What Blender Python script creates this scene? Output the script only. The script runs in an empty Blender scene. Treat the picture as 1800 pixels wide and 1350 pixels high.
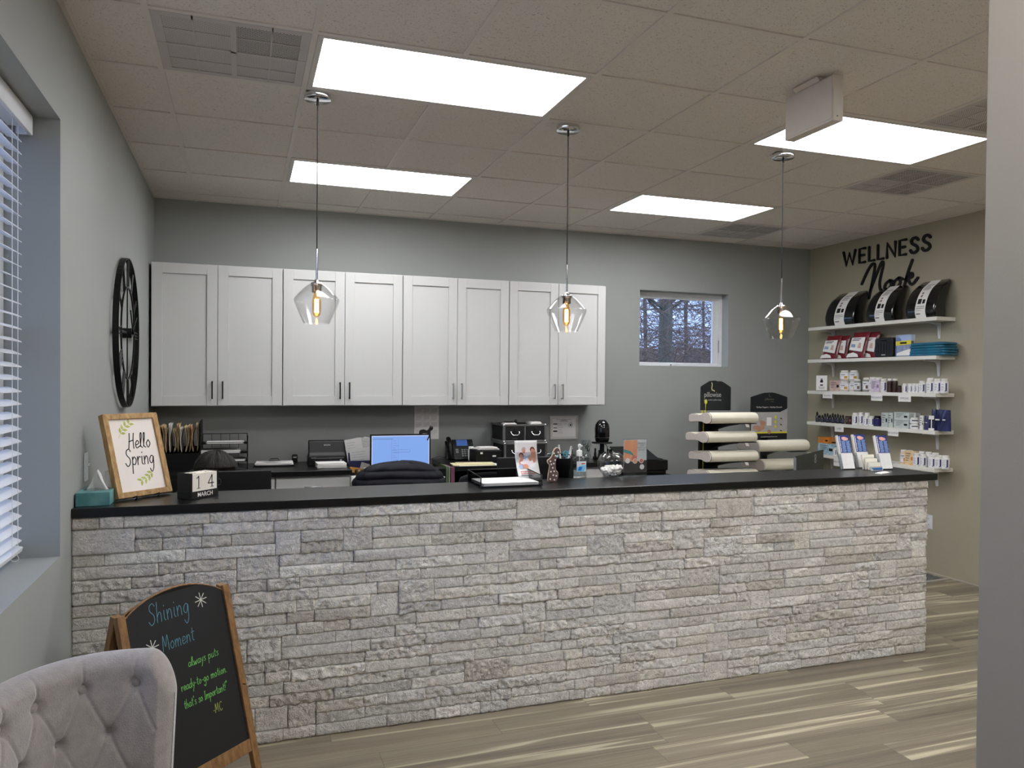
import bpy, math, random
import numpy as np
from mathutils import Vector, Matrix, noise
random.seed(7)
PI = math.pi
SC = bpy.context.scene
COL = SC.collection
# ---------------------------------------------------------------- camera
CAM = Vector((0.639, -6.407, 1.565)); YAW, PIT, ROL, FPX, SHY = 0.3360, -0.0139, 0.0088, 1354.6, 13.75
cam_d = bpy.data.cameras.new('camera'); cam = bpy.data.objects.new('camera', cam_d); COL.objects.link(cam)
_fw = Vector((math.sin(YAW)*math.cos(PIT), math.cos(YAW)*math.cos(PIT), math.sin(PIT)))
_rt = Vector((math.cos(YAW), -math.sin(YAW), 0)); _up = _rt.cross(_fw)
RT = _rt*math.cos(ROL)+_up*math.sin(ROL); UP = -_rt*math.sin(ROL)+_up*math.cos(ROL); FW = _fw
cam.matrix_world = Matrix(((RT.x,UP.x,-FW.x,CAM.x),(RT.y,UP.y,-FW.y,CAM.y),(RT.z,UP.z,-FW.z,CAM.z),(0,0,0,1)))
cam_d.sensor_width = 36; cam_d.lens = 36*FPX/1800; cam_d.shift_y = SHY/1800; cam_d.clip_start = 0.05
SC.camera = cam
# ---------------------------------------------------------------- world, exposure
SC.view_settings.view_transform = 'Standard'; SC.view_settings.look = 'None'
SC.view_settings.exposure = EXPO = 0.88; SC.view_settings.gamma = 1; SC.view_settings.use_curve_mapping = False
SC.cycles.use_denoising = True
SC.cycles.max_bounces = 10; SC.cycles.diffuse_bounces = 6; SC.cycles.transparent_max_bounces = 16
SKY = 1.7; TROFFER = 7.5; TROFFER_BACK = 6.5; TROFFER_RIGHT = 19; BULB = 40
w = bpy.data.worlds.new('overcast_sky'); SC.world = w; w.use_nodes = True
_n = w.node_tree.nodes; _l = w.node_tree.links
bg = _n['Background']; tc = _n.new('ShaderNodeTexCoord'); sx = _n.new('ShaderNodeSeparateXYZ'); rp = _n.new('ShaderNodeValToRGB')
_l.new(tc.outputs['Generated'], sx.inputs[0]); _l.new(sx.outputs['Z'], rp.inputs[0]); _l.new(rp.outputs[0], bg.inputs[0])
rp.color_ramp.elements[0].color = (.40,.53,.90,1); rp.color_ramp.elements[1].color = (.54,.68,1,1); bg.inputs[1].default_value = SKY
# ---------------------------------------------------------------- room numbers (metres)
H = 2.925; XR = 6.069; T = 0.6096; GX = 0.2929; GY = 0.2253; YF = -8.6     # ceiling height, right wall, tile, grid offsets, front wall
CT = 1.045                                                                 # top of the reception counter
RC = 0.900                                                                 # rear work counter
def ray(u, v): return FW + RT*((u-900)/FPX) - UP*((v-675-SHY)/FPX)
def at_x(u, v, X): d = ray(u, v); return CAM + d*((X-CAM.x)/d.x)
def at_y(u, v, Y): d = ray(u, v); return CAM + d*((Y-CAM.y)/d.y)
def at_z(u, v, Z): d = ray(u, v); return CAM + d*((Z-CAM.z)/d.z)
# ---------------------------------------------------------------- materials
def lin(c):
    return tuple((x/12.92 if x <= .04045 else ((x+.055)/1.055)**2.4) for x in [k/255 for k in c[:3]])+(1,)
MATS = {}
def mat(name, rgb=(128,128,128), rough=.5, metal=0, var=0, vs=20, bump=0, bs=60, emit=0, ecol=None, spec=.5, coat=0, stretch=None, sheen=0, alpha=1, trans=0, ior=1.45, rgb2=None):
    if name in MATS: return MATS[name]
    m = bpy.data.materials.new(name); m.use_nodes = True; nt = m.node_tree; N = nt.nodes; L = nt.links
    p = N['Principled BSDF']; p.inputs['Base Color'].default_value = lin(rgb); p.inputs['Roughness'].default_value = rough
    p.inputs['Metallic'].default_value = metal; p.inputs['Specular IOR Level'].default_value = spec
    p.inputs['Coat Weight'].default_value = coat; p.inputs['Sheen Weight'].default_value = sheen
    p.inputs['Transmission Weight'].default_value = trans; p.inputs['IOR'].default_value = ior; p.inputs['Alpha'].default_value = alpha
    if emit:
        p.inputs['Emission Color'].default_value = lin(ecol or rgb); p.inputs['Emission Strength'].default_value = emit
    if var or bump:
        t = N.new('ShaderNodeTexCoord'); mp = N.new('ShaderNodeMapping'); L.new(t.outputs['Object'], mp.inputs[0])
        if stretch: mp.inputs['Scale'].default_value = stretch
    if var:
        nz = N.new('ShaderNodeTexNoise'); nz.inputs['Scale'].default_value = vs; nz.inputs['Detail'].default_value = 4; L.new(mp.outputs[0], nz.inputs[0])
        r = N.new('ShaderNodeValToRGB'); L.new(nz.outputs[0], r.inputs[0]); a = lin(rgb)
        r.color_ramp.elements[0].position = .3; r.color_ramp.elements[1].position = .7
        lo = lin(rgb2) if rgb2 else tuple(x*(1-var) for x in a[:3])+(1,)
        r.color_ramp.elements[0].color = lo; r.color_ramp.elements[1].color = tuple(min(1, x*(1+var)) for x in a[:3])+(1,) if not rgb2 else a
        L.new(r.outputs[0], p.inputs['Base Color'])
    if bump:
        nb = N.new('ShaderNodeTexNoise'); nb.inputs['Scale'].default_value = bs; nb.inputs['Detail'].default_value = 3; L.new(mp.outputs[0], nb.inputs[0])
        b = N.new('ShaderNodeBump'); b.inputs['Strength'].default_value = bump; b.inputs['Distance'].default_value = .01; L.new(nb.outputs[0], b.inputs['Height']); L.new(b.outputs[0], p.inputs['Normal'])
    MATS[name] = m; return m
def thin_glass(name, tint=(250,250,250), refl=.05, edge=.32):
    if name in MATS: return MATS[name]
    m = bpy.data.materials.new(name); m.use_nodes = True; nt = m.node_tree; N = nt.nodes; L = nt.links
    N.remove(N['Principled BSDF']); o = N['Material Output']
    tr = N.new('ShaderNodeBsdfTransparent'); tr.inputs[0].default_value = lin(tint)
    gl = N.new('ShaderNodeBsdfGlossy'); gl.inputs['Roughness'].default_value = .03; gl.inputs[0].default_value = (.9,.9,.9,1)
    lw = N.new('ShaderNodeLayerWeight'); lw.inputs[0].default_value = .35
    mr = N.new('ShaderNodeMapRange'); mr.inputs['To Min'].default_value = refl*.4; mr.inputs['To Max'].default_value = edge; mr.inputs['From Min'].default_value = .1; mr.inputs['From Max'].default_value = 1
    L.new(lw.outputs['Facing'], mr.inputs[0]); mx = N.new('ShaderNodeMixShader'); L.new(mr.outputs[0], mx.inputs[0]); L.new(tr.outputs[0], mx.inputs[1]); L.new(gl.outputs[0], mx.inputs[2]); L.new(mx.outputs[0], o.inputs[0])
    MATS[name] = m; return m
WHITE = mat('white_plastic', (232,230,226), .35, var=.02)
PAPER = mat('white_paper', (236,234,230), .8, var=.02, vs=6)
BLACK = mat('black_plastic', (9,9,10), .42, var=.1, spec=.35)
BLACKM = mat('black_metal', (14,14,15), .4, metal=.3, var=.1)
INK = mat('black_ink', (14,13,16), .7, var=.05)
CHROME = mat('chrome', (225,225,228), .09, metal=1, var=.02)
STEEL = mat('brushed_aluminium', (175,176,178), .3, metal=1, var=.05, stretch=(1,1,30))
GREYINK = mat('grey_ink', (120,120,122), .8, var=.05)
GLASS = thin_glass('clear_glass')
GLASSP = thin_glass('window_glass', (238,243,248), .08, .5)
ACRYL = thin_glass('clear_acrylic', (244,246,247), .12, .6)
# ---------------------------------------------------------------- mesh builder
class B:
    def __init__(s): s.v = []; s.f = []; s.mi = []; s.sm = []; s.m = 0; s.M = Matrix(); s.smooth = False
    def add(s, vs, fs, smooth=None):
        n = len(s.v); M = s.M; s.v += [tuple(M @ Vector(p)) for p in vs]
        s.f += [tuple(n+i for i in f) for f in fs]; s.mi += [s.m]*len(fs); s.sm += [s.smooth if smooth is None else smooth]*len(fs); return s
    def bx(s, x0, y0, z0, x1, y1, z1):
        x0,x1 = min(x0,x1),max(x0,x1); y0,y1 = min(y0,y1),max(y0,y1); z0,z1 = min(z0,z1),max(z0,z1)
        return s.add([(x0,y0,z0),(x1,y0,z0),(x1,y1,z0),(x0,y1,z0),(x0,y0,z1),(x1,y0,z1),(x1,y1,z1),(x0,y1,z1)],
              [(0,3,2,1),(4,5,6,7),(0,1,5,4),(1,2,6,5),(2,3,7,6),(3,0,4,7)], False)
    def cbox(s, c, d, rz=0, rx=0, ry=0):
        O = s.M; s.M = O @ Matrix.Translation(c) @ Matrix.Rotation(rz,4,'Z') @ Matrix.Rotation(ry,4,'Y') @ Matrix.Rotation(rx,4,'X')
        s.bx(-d[0]/2,-d[1]/2,-d[2]/2,d[0]/2,d[1]/2,d[2]/2); s.M = O; return s
    def lathe(s, pts, n=24, cx=0, cy=0, cz=0, caps=True, smooth=True):
        vs = []; fs = []
        for r, z in pts:
            for k in range(n): a = 2*PI*k/n; vs.append((cx+r*math.cos(a), cy+r*math.sin(a), cz+z))
        for i in range(len(pts)-1):
            for k in range(n): a, b = i*n+k, i*n+(k+1)%n; fs.append((a, b, b+n, a+n))
        s.add(vs, fs, smooth)
        if caps:
            s.add([vs[k] for k in range(n)], [tuple(reversed(range(n)))], False); q = (len(pts)-1)*n
            s.add([vs[q+k] for k in range(n)], [tuple(range(n))], False)
        return s
    def cyl(s, p0, p1, r, n=12, r2=None): return s.tube([p0, p1], r, n, r2=r2)
    def tube(s, path, r, n=8, r2=None, closed=False, caps=True):
        P = [Vector(p) for p in path]; k = len(P); vs = []; fs = []
        prev = None
        for i in range(k):
            if closed: t = P[(i+1)%k]-P[i-1]
            else: t = P[min(i+1,k-1)]-P[max(i-1,0)]
            t.normalize()
            if prev is None:
                a = Vector((0,0,1)) if abs(t.z) < .9 else Vector((1,0,0)); u = t.cross(a).normalized()
            else:
                u = prev - t*prev.dot(t)
                if u.length < 1e-6: u = t.cross(Vector((.3,.5,.8)))
                u.normalize()
            prev = u; q = t.cross(u)
            rr = r if r2 is None else r+(r2-r)*i/(k-1)
            for j in range(n): a = 2*PI*j/n; vs.append(tuple(P[i]+u*(rr*math.cos(a))+q*(rr*math.sin(a))))
        for i in range(k if closed else k-1):
            for j in range(n): a=i*n+j; b=i*n+(j+1)%n; c=((i+1)%k)*n+(j+1)%n; d=((i+1)%k)*n+j; fs.append((a,b,c,d))
        s.add(vs, fs, n > 5)
        if caps and not closed:
            s.add([vs[j] for j in range(n)], [tuple(reversed(range(n)))], False); s.add([vs[(k-1)*n+j] for j in range(n)], [tuple(range(n))], False)
        return s
    def prism(s, poly, O=(0,0,0), U=(1,0,0), V=(0,0,1), t=.01, side=1):
        # flat outline in the U,V plane, thickness t along U x V (side=-1: the other way)
        O=Vector(O); U=Vector(U); V=Vector(V); Nn = U.cross(V).normalized()*t*side; k=len(poly)
        a=[tuple(O+U*p[0]+V*p[1]) for p in poly]; b=[tuple(Vector(q)+Nn) for q in a]
        ar = sum(poly[i][0]*poly[(i+1)%k][1]-poly[(i+1)%k][0]*poly[i][1] for i in range(k))
        fs = [tuple(reversed(range(k))), tuple(range(k,2*k))]+[(i,(i+1)%k,(i+1)%k+k,i+k) for i in range(k)]
        if (ar < 0) ^ (side < 0): fs = [tuple(reversed(f)) for f in fs]
        return s.add(a+b, fs, False)
    def sphere(s, c, r, n=16, m=10, sc=(1,1,1)):
        vs=[(c[0],c[1],c[2]-r*sc[2])]; fs=[]
        for i in range(1,m):
            p=-PI/2+PI*i/m
            for k in range(n): a=2*PI*k/n; vs.append((c[0]+r*sc[0]*math.cos(p)*math.cos(a), c[1]+r*sc[1]*math.cos(p)*math.sin(a), c[2]+r*sc[2]*math.sin(p)))
        vs.append((c[0],c[1],c[2]+r*sc[2]))
        for k in range(n): fs.append((0,1+(k+1)%n,1+k)); fs.append((len(vs)-1,1+(m-2)*n+k,1+(m-2)*n+(k+1)%n))
        for i in range(m-2):
            for k in range(n): a=1+i*n+k; b=1+i*n+(k+1)%n; fs.append((a,b,b+n,a+n))
        return s.add(vs, fs, True)
    def grid(s, fn, nu, nv, closed_u=False, smooth=True, flip=False):
        vs=[fn(i/(nu if closed_u else nu-1), j/(nv-1)) for j in range(nv) for i in range(nu)]; fs=[]
        for j in range(nv-1):
            for i in range(nu if closed_u else nu-1):
                a=j*nu+i; b=j*nu+(i+1)%nu; f=(a,b,b+nu,a+nu); fs.append(tuple(reversed(f)) if flip else f)
        return s.add(vs, fs, smooth)
    def strokes(s, lines, O, U, V, w, t=.0004):
        # pen strokes lying on the U,V plane: each a flat band with round joints, t thick
        O=Vector(O); U=Vector(U); V=Vector(V); Nn=U.cross(V).normalized()
        lu, lv = U.length, V.length; Uh=U/lu; Vh=V/lv
        for ln in lines:
            P=[(p[0]*lu, p[1]*lv) for p in ln]; k=len(P); L=[]; R=[]
            for i in range(k):
                a=P[max(i-1,0)]; b=P[min(i+1,k-1)]; dx,dy=b[0]-a[0],b[1]-a[1]; q=math.hypot(dx,dy) or 1
                nx,ny=-dy/q*w/2,dx/q*w/2; L.append((P[i][0]+nx,P[i][1]+ny)); R.append((P[i][0]-nx,P[i][1]-ny))
            def cap(p, q):   # round end
                ang=math.atan2(p[1]-q[1],p[0]-q[0]); return [(p[0]+w/2*math.cos(ang+g), p[1]+w/2*math.sin(ang+g)) for g in (PI/3,0,-PI/3)]
            e=cap(P[-1],P[-2]); b0=cap(P[0],P[1])
            for i in range(k-1):
                s.prism([R[i],R[i+1],L[i+1],L[i]], O, Uh, Vh, t)
            s.prism([L[-1]]+e+[R[-1]], O, Uh, Vh, t, 1); s.prism([R[0]]+b0+[L[0]], O, Uh, Vh, t, 1)
        return s
def smooth_line(pts, n=5):
    if len(pts) < 3: return pts
    P=[pts[0]]+list(pts)+[pts[-1]]; out=[]
    for i in range(1,len(P)-2):
        p0,p1,p2,p3=P[i-1],P[i],P[i+1],P[i+2]
        for k in range(n):
            t=k/n; out.append(tuple(.5*((2*b)+(-a+c)*t+(2*a-5*b+4*c-d)*t*t+(-a+3*b-3*c+d)*t**3) for a,b,c,d in zip(p0,p1,p2,p3)))
    out.append(tuple(pts[-1])); return out
HF = {  # hand lettering, x-height 1
'a':(1.05,[[(.8,.85),(.4,1),(0,.55),(.12,.08),(.45,.05),(.75,.4),(.82,.95),(.8,.3),(1,.02)]]),
'b':(1.0,[[(.05,2),(0,.9),(.05,.05)],[(.03,.6),(.4,1),(.8,.6),(.6,.05),(.05,.1)]]),
'c':(.9,[[(.75,.8),(.4,1),(0,.5),(.3,0),(.8,.25)]]),
'd':(1.05,[[(.75,.85),(.35,1),(0,.5),(.25,0),(.65,.2),(.8,.8)],[(.85,2),(.8,.8),(.82,.2),(1,0)]]),
'e':(.95,[[(.05,.45),(.5,.5),(.75,.75),(.4,1),(.03,.55),(.25,.02),(.9,.25)]]),
'g':(1.05,[[(.8,.85),(.4,1),(0,.55),(.2,.1),(.6,.2),(.82,.9),(.75,-.5),(.35,-1),(0,-.6)]]),
'h':(1.0,[[(.1,2),(.02,1),(0,0)],[(0,.45),(.35,.95),(.65,.8),(.7,.0)]]),
'i':(.5,[[(.1,1),(.1,.2),(.35,.02)],[(.15,1.45),(.16,1.52)]]),
'k':(.95,[[(.1,2),(0,0)],[(.65,1),(.05,.45),(.7,0)]]),
'l':(.6,[[(0,.2),(.35,1.4),(.35,2),(.1,1.7),(.1,.3),(.5,.05)]]),
'm':(1.5,[[(0,1),(.05,0)],[(.05,.5),(.35,1),(.55,.8),(.6,0)],[(.6,.5),(.9,1),(1.15,.8),(1.2,0)]]),
'n':(1.05,[[(0,1),(.05,0)],[(.05,.5),(.4,1),(.7,.75),(.75,.0)]]),
'o':(1.0,[[(.45,1),(0,.55),(.35,0),(.8,.5),(.45,1)]]),
'p':(1.0,[[(.05,1),(0,-1)],[(.03,.6),(.4,1),(.8,.6),(.5,.05),(.03,.2)]]),
'r':(.75,[[(0,1),(.05,0)],[(.05,.5),(.3,.95),(.65,.9)]]),
's':(.8,[[(.65,.85),(.35,1),(.1,.75),(.6,.35),(.35,0),(0,.15)]]),
't':(.75,[[(.3,1.7),(.25,.25),(.6,.05)],[(0,1.15),(.65,1.2)]]),
'u':(1.05,[[(.05,1),(.1,.2),(.4,0),(.75,.4)],[(.78,1),(.75,.3),(.95,0)]]),
'w':(1.4,[[(0,1),(.15,.1),(.35,0),(.6,.8),(.75,.05),(.95,.1),(1.2,1)]]),
'y':(1.0,[[(.05,1),(.2,.3),(.55,.25)],[(.8,1),(.6,0),(.2,-1)]]),
'S':(1.3,[[(1.1,1.7),(.8,2),(.3,1.8),(.3,1.3),(.9,.8),(.9,.2),(.4,-.1),(0,.3)]]),
'H':(1.4,[[(.3,2),(.2,1),(0,0)],[(1.2,2),(1.05,1),(1.1,0)],[(.1,.9),(1.1,1.1)]]),
'M':(1.6,[[(0,0),(.15,2),(.6,.5),(1.1,2),(1.35,0)]]),
'I':(.5,[[(.1,1.9),(.1,0)],[(-.1,1.9),(.35,1.9)],[(-.15,0),(.35,0)]]),
'C':(1.2,[[(1.1,1.6),(.6,1.9),(.05,1),(.5,0),(1.1,.3)]]),
'N':(1.5,[[(-.9,1.0),(-.1,1.95),(.35,1.7),(.1,-.5)],[(.3,.3),(1.0,2.0),(1.15,1.7),(.95,.1),(1.25,-.1)]]),
'-':(.7,[[(.05,.6),(.5,.62)]]), '.':(.4,[[(.1,.0),(.14,.06)]]), '!':(.5,[[(.2,1.9),(.12,.6)],[(.1,.05),(.12,.12)]]),
"'":(.3,[[(.15,2),(.1,1.6)]]), '"':(.5,[[(.1,2.1),(.07,1.7)],[(.3,2.1),(.27,1.7)]]), ' ':(.7,[]), ',':(.3,[[(.1,.1),(0,-.3)]]) }
def hand(b, s, size, O, U, V, w, slant=.15, track=.12, t=.0004, cond=1):
    x=0; out=[]
    for ch in s:
        wd, ls = HF[ch]
        for l in ls: out.append([((x+p[0]+slant*p[1])*size*cond, p[1]*size) for p in smooth_line(l, 4)])
        x += wd+track
    b.strokes(out, O, Vector(U).normalized(), Vector(V).normalized(), w, t); return x*size
_txt = {}
def text(b, s, size, O, U, V, align='CENTER', t=.0003, bold=0, sx=1):
    key=(s, align, bold)
    if key not in _txt:
        c=bpy.data.curves.new('t','FONT'); c.body=s; c.size=1; c.align_x=align; c.align_y='CENTER'; c.resolution_u=3; c.offset=bold
        o=bpy.data.objects.new('t',c); me=bpy.data.meshes.new_from_object(o)
        _txt[key]=([tuple(v.co) for v in me.vertices],[tuple(p.vertices) for p in me.polygons]); bpy.data.objects.remove(o); bpy.data.meshes.remove(me); bpy.data.curves.remove(c)
    vs, fs = _txt[key]; O=Vector(O); U=Vector(U).normalized(); V=Vector(V).normalized(); Nn=U.cross(V)
    b.add([tuple(O+U*(p[0]*size*sx)+V*(p[1]*size)+Nn*t) for p in vs], fs, False); return b
# ---------------------------------------------------------------- objects
def obj(name, b, mats, parent=None, bevel=0, seg=2, sub=0, loc=None):
    me = bpy.data.meshes.new(name); me.from_pydata(b.v, [], b.f)
    if not isinstance(mats, (list, tuple)): mats=[mats]
    for m in mats: me.materials.append(m)
    me.polygons.foreach_set('material_index', b.mi); me.polygons.foreach_set('use_smooth', b.sm); me.update()
    o = bpy.data.objects.new(name, me); COL.objects.link(o)
    if parent: o.parent = parent
    if loc: o.location = loc
    if bevel:
        d=o.modifiers.new('bevel','BEVEL'); d.width=bevel; d.segments=seg; d.limit_method='ANGLE'; d.angle_limit=.6; d.harden_normals=False
    if sub: d=o.modifiers.new('sub','SUBSURF'); d.levels=sub; d.render_levels=sub
    return o
def tag(o, label, cat, group=None, kind=None):
    o['label']=label; o['category']=cat
    if group: o['group']=group
    if kind: o['kind']=kind
    return o
def thing(name, label, cat, loc=(0,0,0), rz=0, group=None):
    o=bpy.data.objects.new(name, None); COL.objects.link(o); o.location=loc; o.rotation_euler=(0,0,rz); o.empty_display_size=.05
    return tag(o, label, cat, group)
def single(name, b, mats, label, cat, loc=(0,0,0), rz=0, group=None, bevel=0, **k):
    o=obj(name,b,mats,None,bevel,**k); o.location=loc; o.rotation_euler=(0,0,rz); return tag(o,label,cat,group)
def struct(name, b, mats, parent=None, **k):
    o=obj(name,b,mats,parent,**k)
    if not parent: o['kind']='structure'
    return o
def dup(root, loc, rz=0, label=None, group=None):
    r=root.copy(); COL.objects.link(r); r.location=loc; r.rotation_euler=(0,0,rz)
    if label: r['label']=label
    if group: r['group']=group
    for ch in list(root.children):
        c=ch.copy(); COL.objects.link(c); c.parent=r
        for g in ch.children: d=g.copy(); COL.objects.link(d); d.parent=c
    return r
# ================================================================ THE SETTING
def nodes_mat(name):
    m=bpy.data.materials.new(name); m.use_nodes=True; return m, m.node_tree.nodes, m.node_tree.links
def mth(N,L,op,a,b=None,c=None):
    n=N.new('ShaderNodeMath'); n.operation=op
    for i,x in enumerate((a,b,c)):
        if x is None: continue
        if isinstance(x,(int,float)): n.inputs[i].default_value=x
        else: L.new(x,n.inputs[i])
    return n.outputs[0]
WALL = mat('grey_green_wall_paint',(157,160,157),.55,var=.015,vs=3,bump=.05,bs=300)
WALLR = mat('olive_beige_wall_paint',(168,162,142),.55,var=.015,vs=3,bump=.05,bs=300)
WALLP = mat('taupe_wall_paint',(148,141,130),.6,var=.015,vs=3,bump=.05,bs=300)
TRIMW = mat('white_vinyl_trim',(226,228,230),.4,var=.02)
def ceiling_mat():
    m,N,L=nodes_mat('fissured_ceiling_tile'); p=N['Principled BSDF']; p.inputs['Roughness'].default_value=.9
    tc=N.new('ShaderNodeTexCoord'); 
    mp=N.new('ShaderNodeMapping'); mp.inputs['Scale'].default_value=(1,1.6,1); L.new(tc.outputs['Object'],mp.inputs[0])
    n1=N.new('ShaderNodeTexNoise'); n1.inputs['Scale'].default_value=95; n1.inputs['Detail'].default_value=2; n1.inputs['Distortion'].default_value=.8; L.new(mp.outputs[0],n1.inputs[0])
    v=N.new('ShaderNodeTexVoronoi'); v.inputs['Scale'].default_value=95; L.new(tc.outputs['Object'],v.inputs[0])
    r1=N.new('ShaderNodeMapRange'); r1.inputs['From Min'].default_value=.64; r1.inputs['From Max'].default_value=.69; L.new(n1.outputs[0],r1.inputs[0])
    r2=N.new('ShaderNodeMapRange'); r2.inputs['From Min'].default_value=.19; r2.inputs['From Max'].default_value=.13; L.new(v.outputs['Distance'],r2.inputs[0])
    mx=mth(N,L,'MAXIMUM',r1.outputs[0],r2.outputs[0])
    mix=N.new('ShaderNodeMix'); mix.data_type='RGBA'; mix.inputs[6].default_value=lin((228,222,214)); mix.inputs[7].default_value=lin((182,173,163)); L.new(mx,mix.inputs[0]); L.new(mix.outputs[2],p.inputs['Base Color'])
    b=N.new('ShaderNodeBump'); b.inputs['Strength'].default_value=.5; b.inputs['Distance'].default_value=.004; b.invert=True; L.new(mx,b.inputs['Height']); L.new(b.outputs[0],p.inputs['Normal']); return m
def floor_mat():
    m,N,L=nodes_mat('streaked_vinyl_plank'); p=N['Principled BSDF']; p.inputs['Roughness'].default_value=.42
    tc=N.new('ShaderNodeTexCoord'); s=N.new('ShaderNodeSeparateXYZ'); L.new(tc.outputs['Object'],s.inputs[0]); X,Y=s.outputs[0],s.outputs[1]
    PW,PL=.152,1.22
    row=mth(N,L,'FLOOR',mth(N,L,'DIVIDE',Y,PW)); wn=N.new('ShaderNodeTexWhiteNoise'); wn.noise_dimensions='1D'; L.new(row,wn.inputs['W'])
    x2=mth(N,L,'ADD',X,mth(N,L,'MULTIPLY',wn.outputs['Value'],PL)); colm=mth(N,L,'FLOOR',mth(N,L,'DIVIDE',x2,PL))
    c2=N.new('ShaderNodeCombineXYZ'); L.new(row,c2.inputs[0]); L.new(colm,c2.inputs[1]); wid=N.new('ShaderNodeTexWhiteNoise'); wid.noise_dimensions='2D'; L.new(c2.outputs[0],wid.inputs['Vector'])
    idv=wid.outputs['Value']
    cc=N.new('ShaderNodeCombineXYZ'); L.new(mth(N,L,'ADD',mth(N,L,'MULTIPLY',X,.26),mth(N,L,'MULTIPLY',idv,53)),cc.inputs[0]); L.new(mth(N,L,'ADD',mth(N,L,'MULTIPLY',Y,12.0),mth(N,L,'MULTIPLY',idv,31)),cc.inputs[1])
    n1=N.new('ShaderNodeTexNoise'); n1.inputs['Scale'].default_value=1.0; n1.inputs['Detail'].default_value=2; n1.inputs['Roughness'].default_value=.45; n1.inputs['Distortion'].default_value=.9; L.new(cc.outputs[0],n1.inputs[0])
    r=N.new('ShaderNodeValToRGB'); L.new(n1.outputs[0],r.inputs[0]); e=r.color_ramp.elements
    e[0].position=.25; e[0].color=lin((112,102,88)); e[1].position=.48; e[1].color=lin((138,127,109))
    for ps,c in ((.565,(144,133,114)),(.605,(190,180,153)),(.628,(200,191,164)),(.645,(142,131,112)),(.85,(118,108,92))): q=e.new(ps); q.color=lin(c)
    # fine grain
    g=N.new('ShaderNodeCombineXYZ'); L.new(mth(N,L,'MULTIPLY',x2,5),g.inputs[0]); L.new(mth(N,L,'MULTIPLY',Y,140),g.inputs[1]); L.new(idv,g.inputs[2])
    n2=N.new('ShaderNodeTexNoise'); n2.inputs['Scale'].default_value=1; n2.inputs['Detail'].default_value=3; L.new(g.outputs[0],n2.inputs[0])
    hv=N.new('ShaderNodeHueSaturation'); L.new(r.outputs[0],hv.inputs['Color'])
    val=mth(N,L,'ADD',mth(N,L,'ADD',.46,mth(N,L,'MULTIPLY',n2.outputs[0],.50)),mth(N,L,'MULTIPLY',idv,.30)); L.new(val,hv.inputs['Value'])
    # seams
    fy=mth(N,L,'FRACT',mth(N,L,'DIVIDE',Y,PW)); fx=mth(N,L,'FRACT',mth(N,L,'DIVIDE',x2,PL))
    sy=mth(N,L,'LESS_THAN',fy,.012); sx_=mth(N,L,'LESS_THAN',fx,.0018); sm=mth(N,L,'MAXIMUM',sy,sx_)
    mix=N.new('ShaderNodeMix'); mix.data_type='RGBA'; L.new(mth(N,L,'MULTIPLY',sm,.6),mix.inputs[0]); L.new(hv.outputs[0],mix.inputs[6]); mix.inputs[7].default_value=lin((60,54,48)); L.new(mix.outputs[2],p.inputs['Base Color'])
    b=N.new('ShaderNodeBump'); b.inputs['Strength'].default_value=.15; b.inputs['Distance'].default_value=.002; L.new(n2.outputs[0],b.inputs['Height']); L.new(b.outputs[0],p.inputs['Normal']); return m
TILE=ceiling_mat(); PLANK=floor_mat(); GRIDM=mat('ceiling_grid_paint',(222,215,208),.5,var=.02)
b=B(); b.bx(-.22,YF,-.08,XR+.15,.2,0); struct('floor',b,PLANK)
# ceiling: lay-in tiles with openings where fixtures and grilles sit
FIX=[(1,1,'far left'),(5,1,'far right'),(1,4,'near left'),(5,4,'near right')]; FIXB=[(1,8,''),(5,8,''),(1,11,''),(5,11,'')]
VENTS=[(0,4),(7,3),(7,0),(6,5)]
taken=set()
for i,j,_ in FIX+FIXB: taken|={(i,j),(i+1,j)}
taken|=set(VENTS)
b=B()
for i in range(-1,10):
    for j in range(-1,14):
        if (i,j) in taken: continue
        x0=max(0,GX+i*T); x1=min(XR,GX+(i+1)*T); y1=min(0,-GY-j*T); y0=max(YF,-GY-(j+1)*T)
        if x1>x0 and y1>y0: b.bx(x0,y0,H+.006,x1,y1,H+.03)
ceil=struct('ceiling',b,TILE)
b=B()
fixc=set((i+1,j) for i,j,_ in FIX+FIXB)
for i in range(0,10):
    x=GX+i*T
    for j in range(-1,14):
        if (i,j) in fixc: continue
        b.bx(x-.012,max(YF,-GY-(j+1)*T),H,x+.012,min(0,-GY-j*T),H+.0065)
for j in range(0,14): y=-GY-j*T; b.bx(0,y-.012,H+.0004,XR,y+.012,H+.0067)
b.bx(0,-.02,H+.001,XR,0,H+.0056); b.bx(0,YF,H+.001,.02,0,H+.0056); b.bx(XR-.02,YF,H+.001,XR,0,H+.0056)
obj('ceiling_grid',b,GRIDM,ceil)
b=B(); b.bx(-.3,YF-.2,H+.16,XR+.3,.3,H+.2); struct('ceiling',b,WALL)
# back wall with the small window
WX0,WX1,WZ0,WZ1=4.134,5.105,1.722,2.428
b=B(); b.bx(-.22,0,0,WX0,.2,H+.16); b.bx(WX1,0,0,XR+.15,.2,H+.16); b.bx(WX0,0,0,WX1,.2,WZ0); b.bx(WX0,0,WZ1,WX1,.2,H+.16); struct('wall_back',b,WALL)
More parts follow.
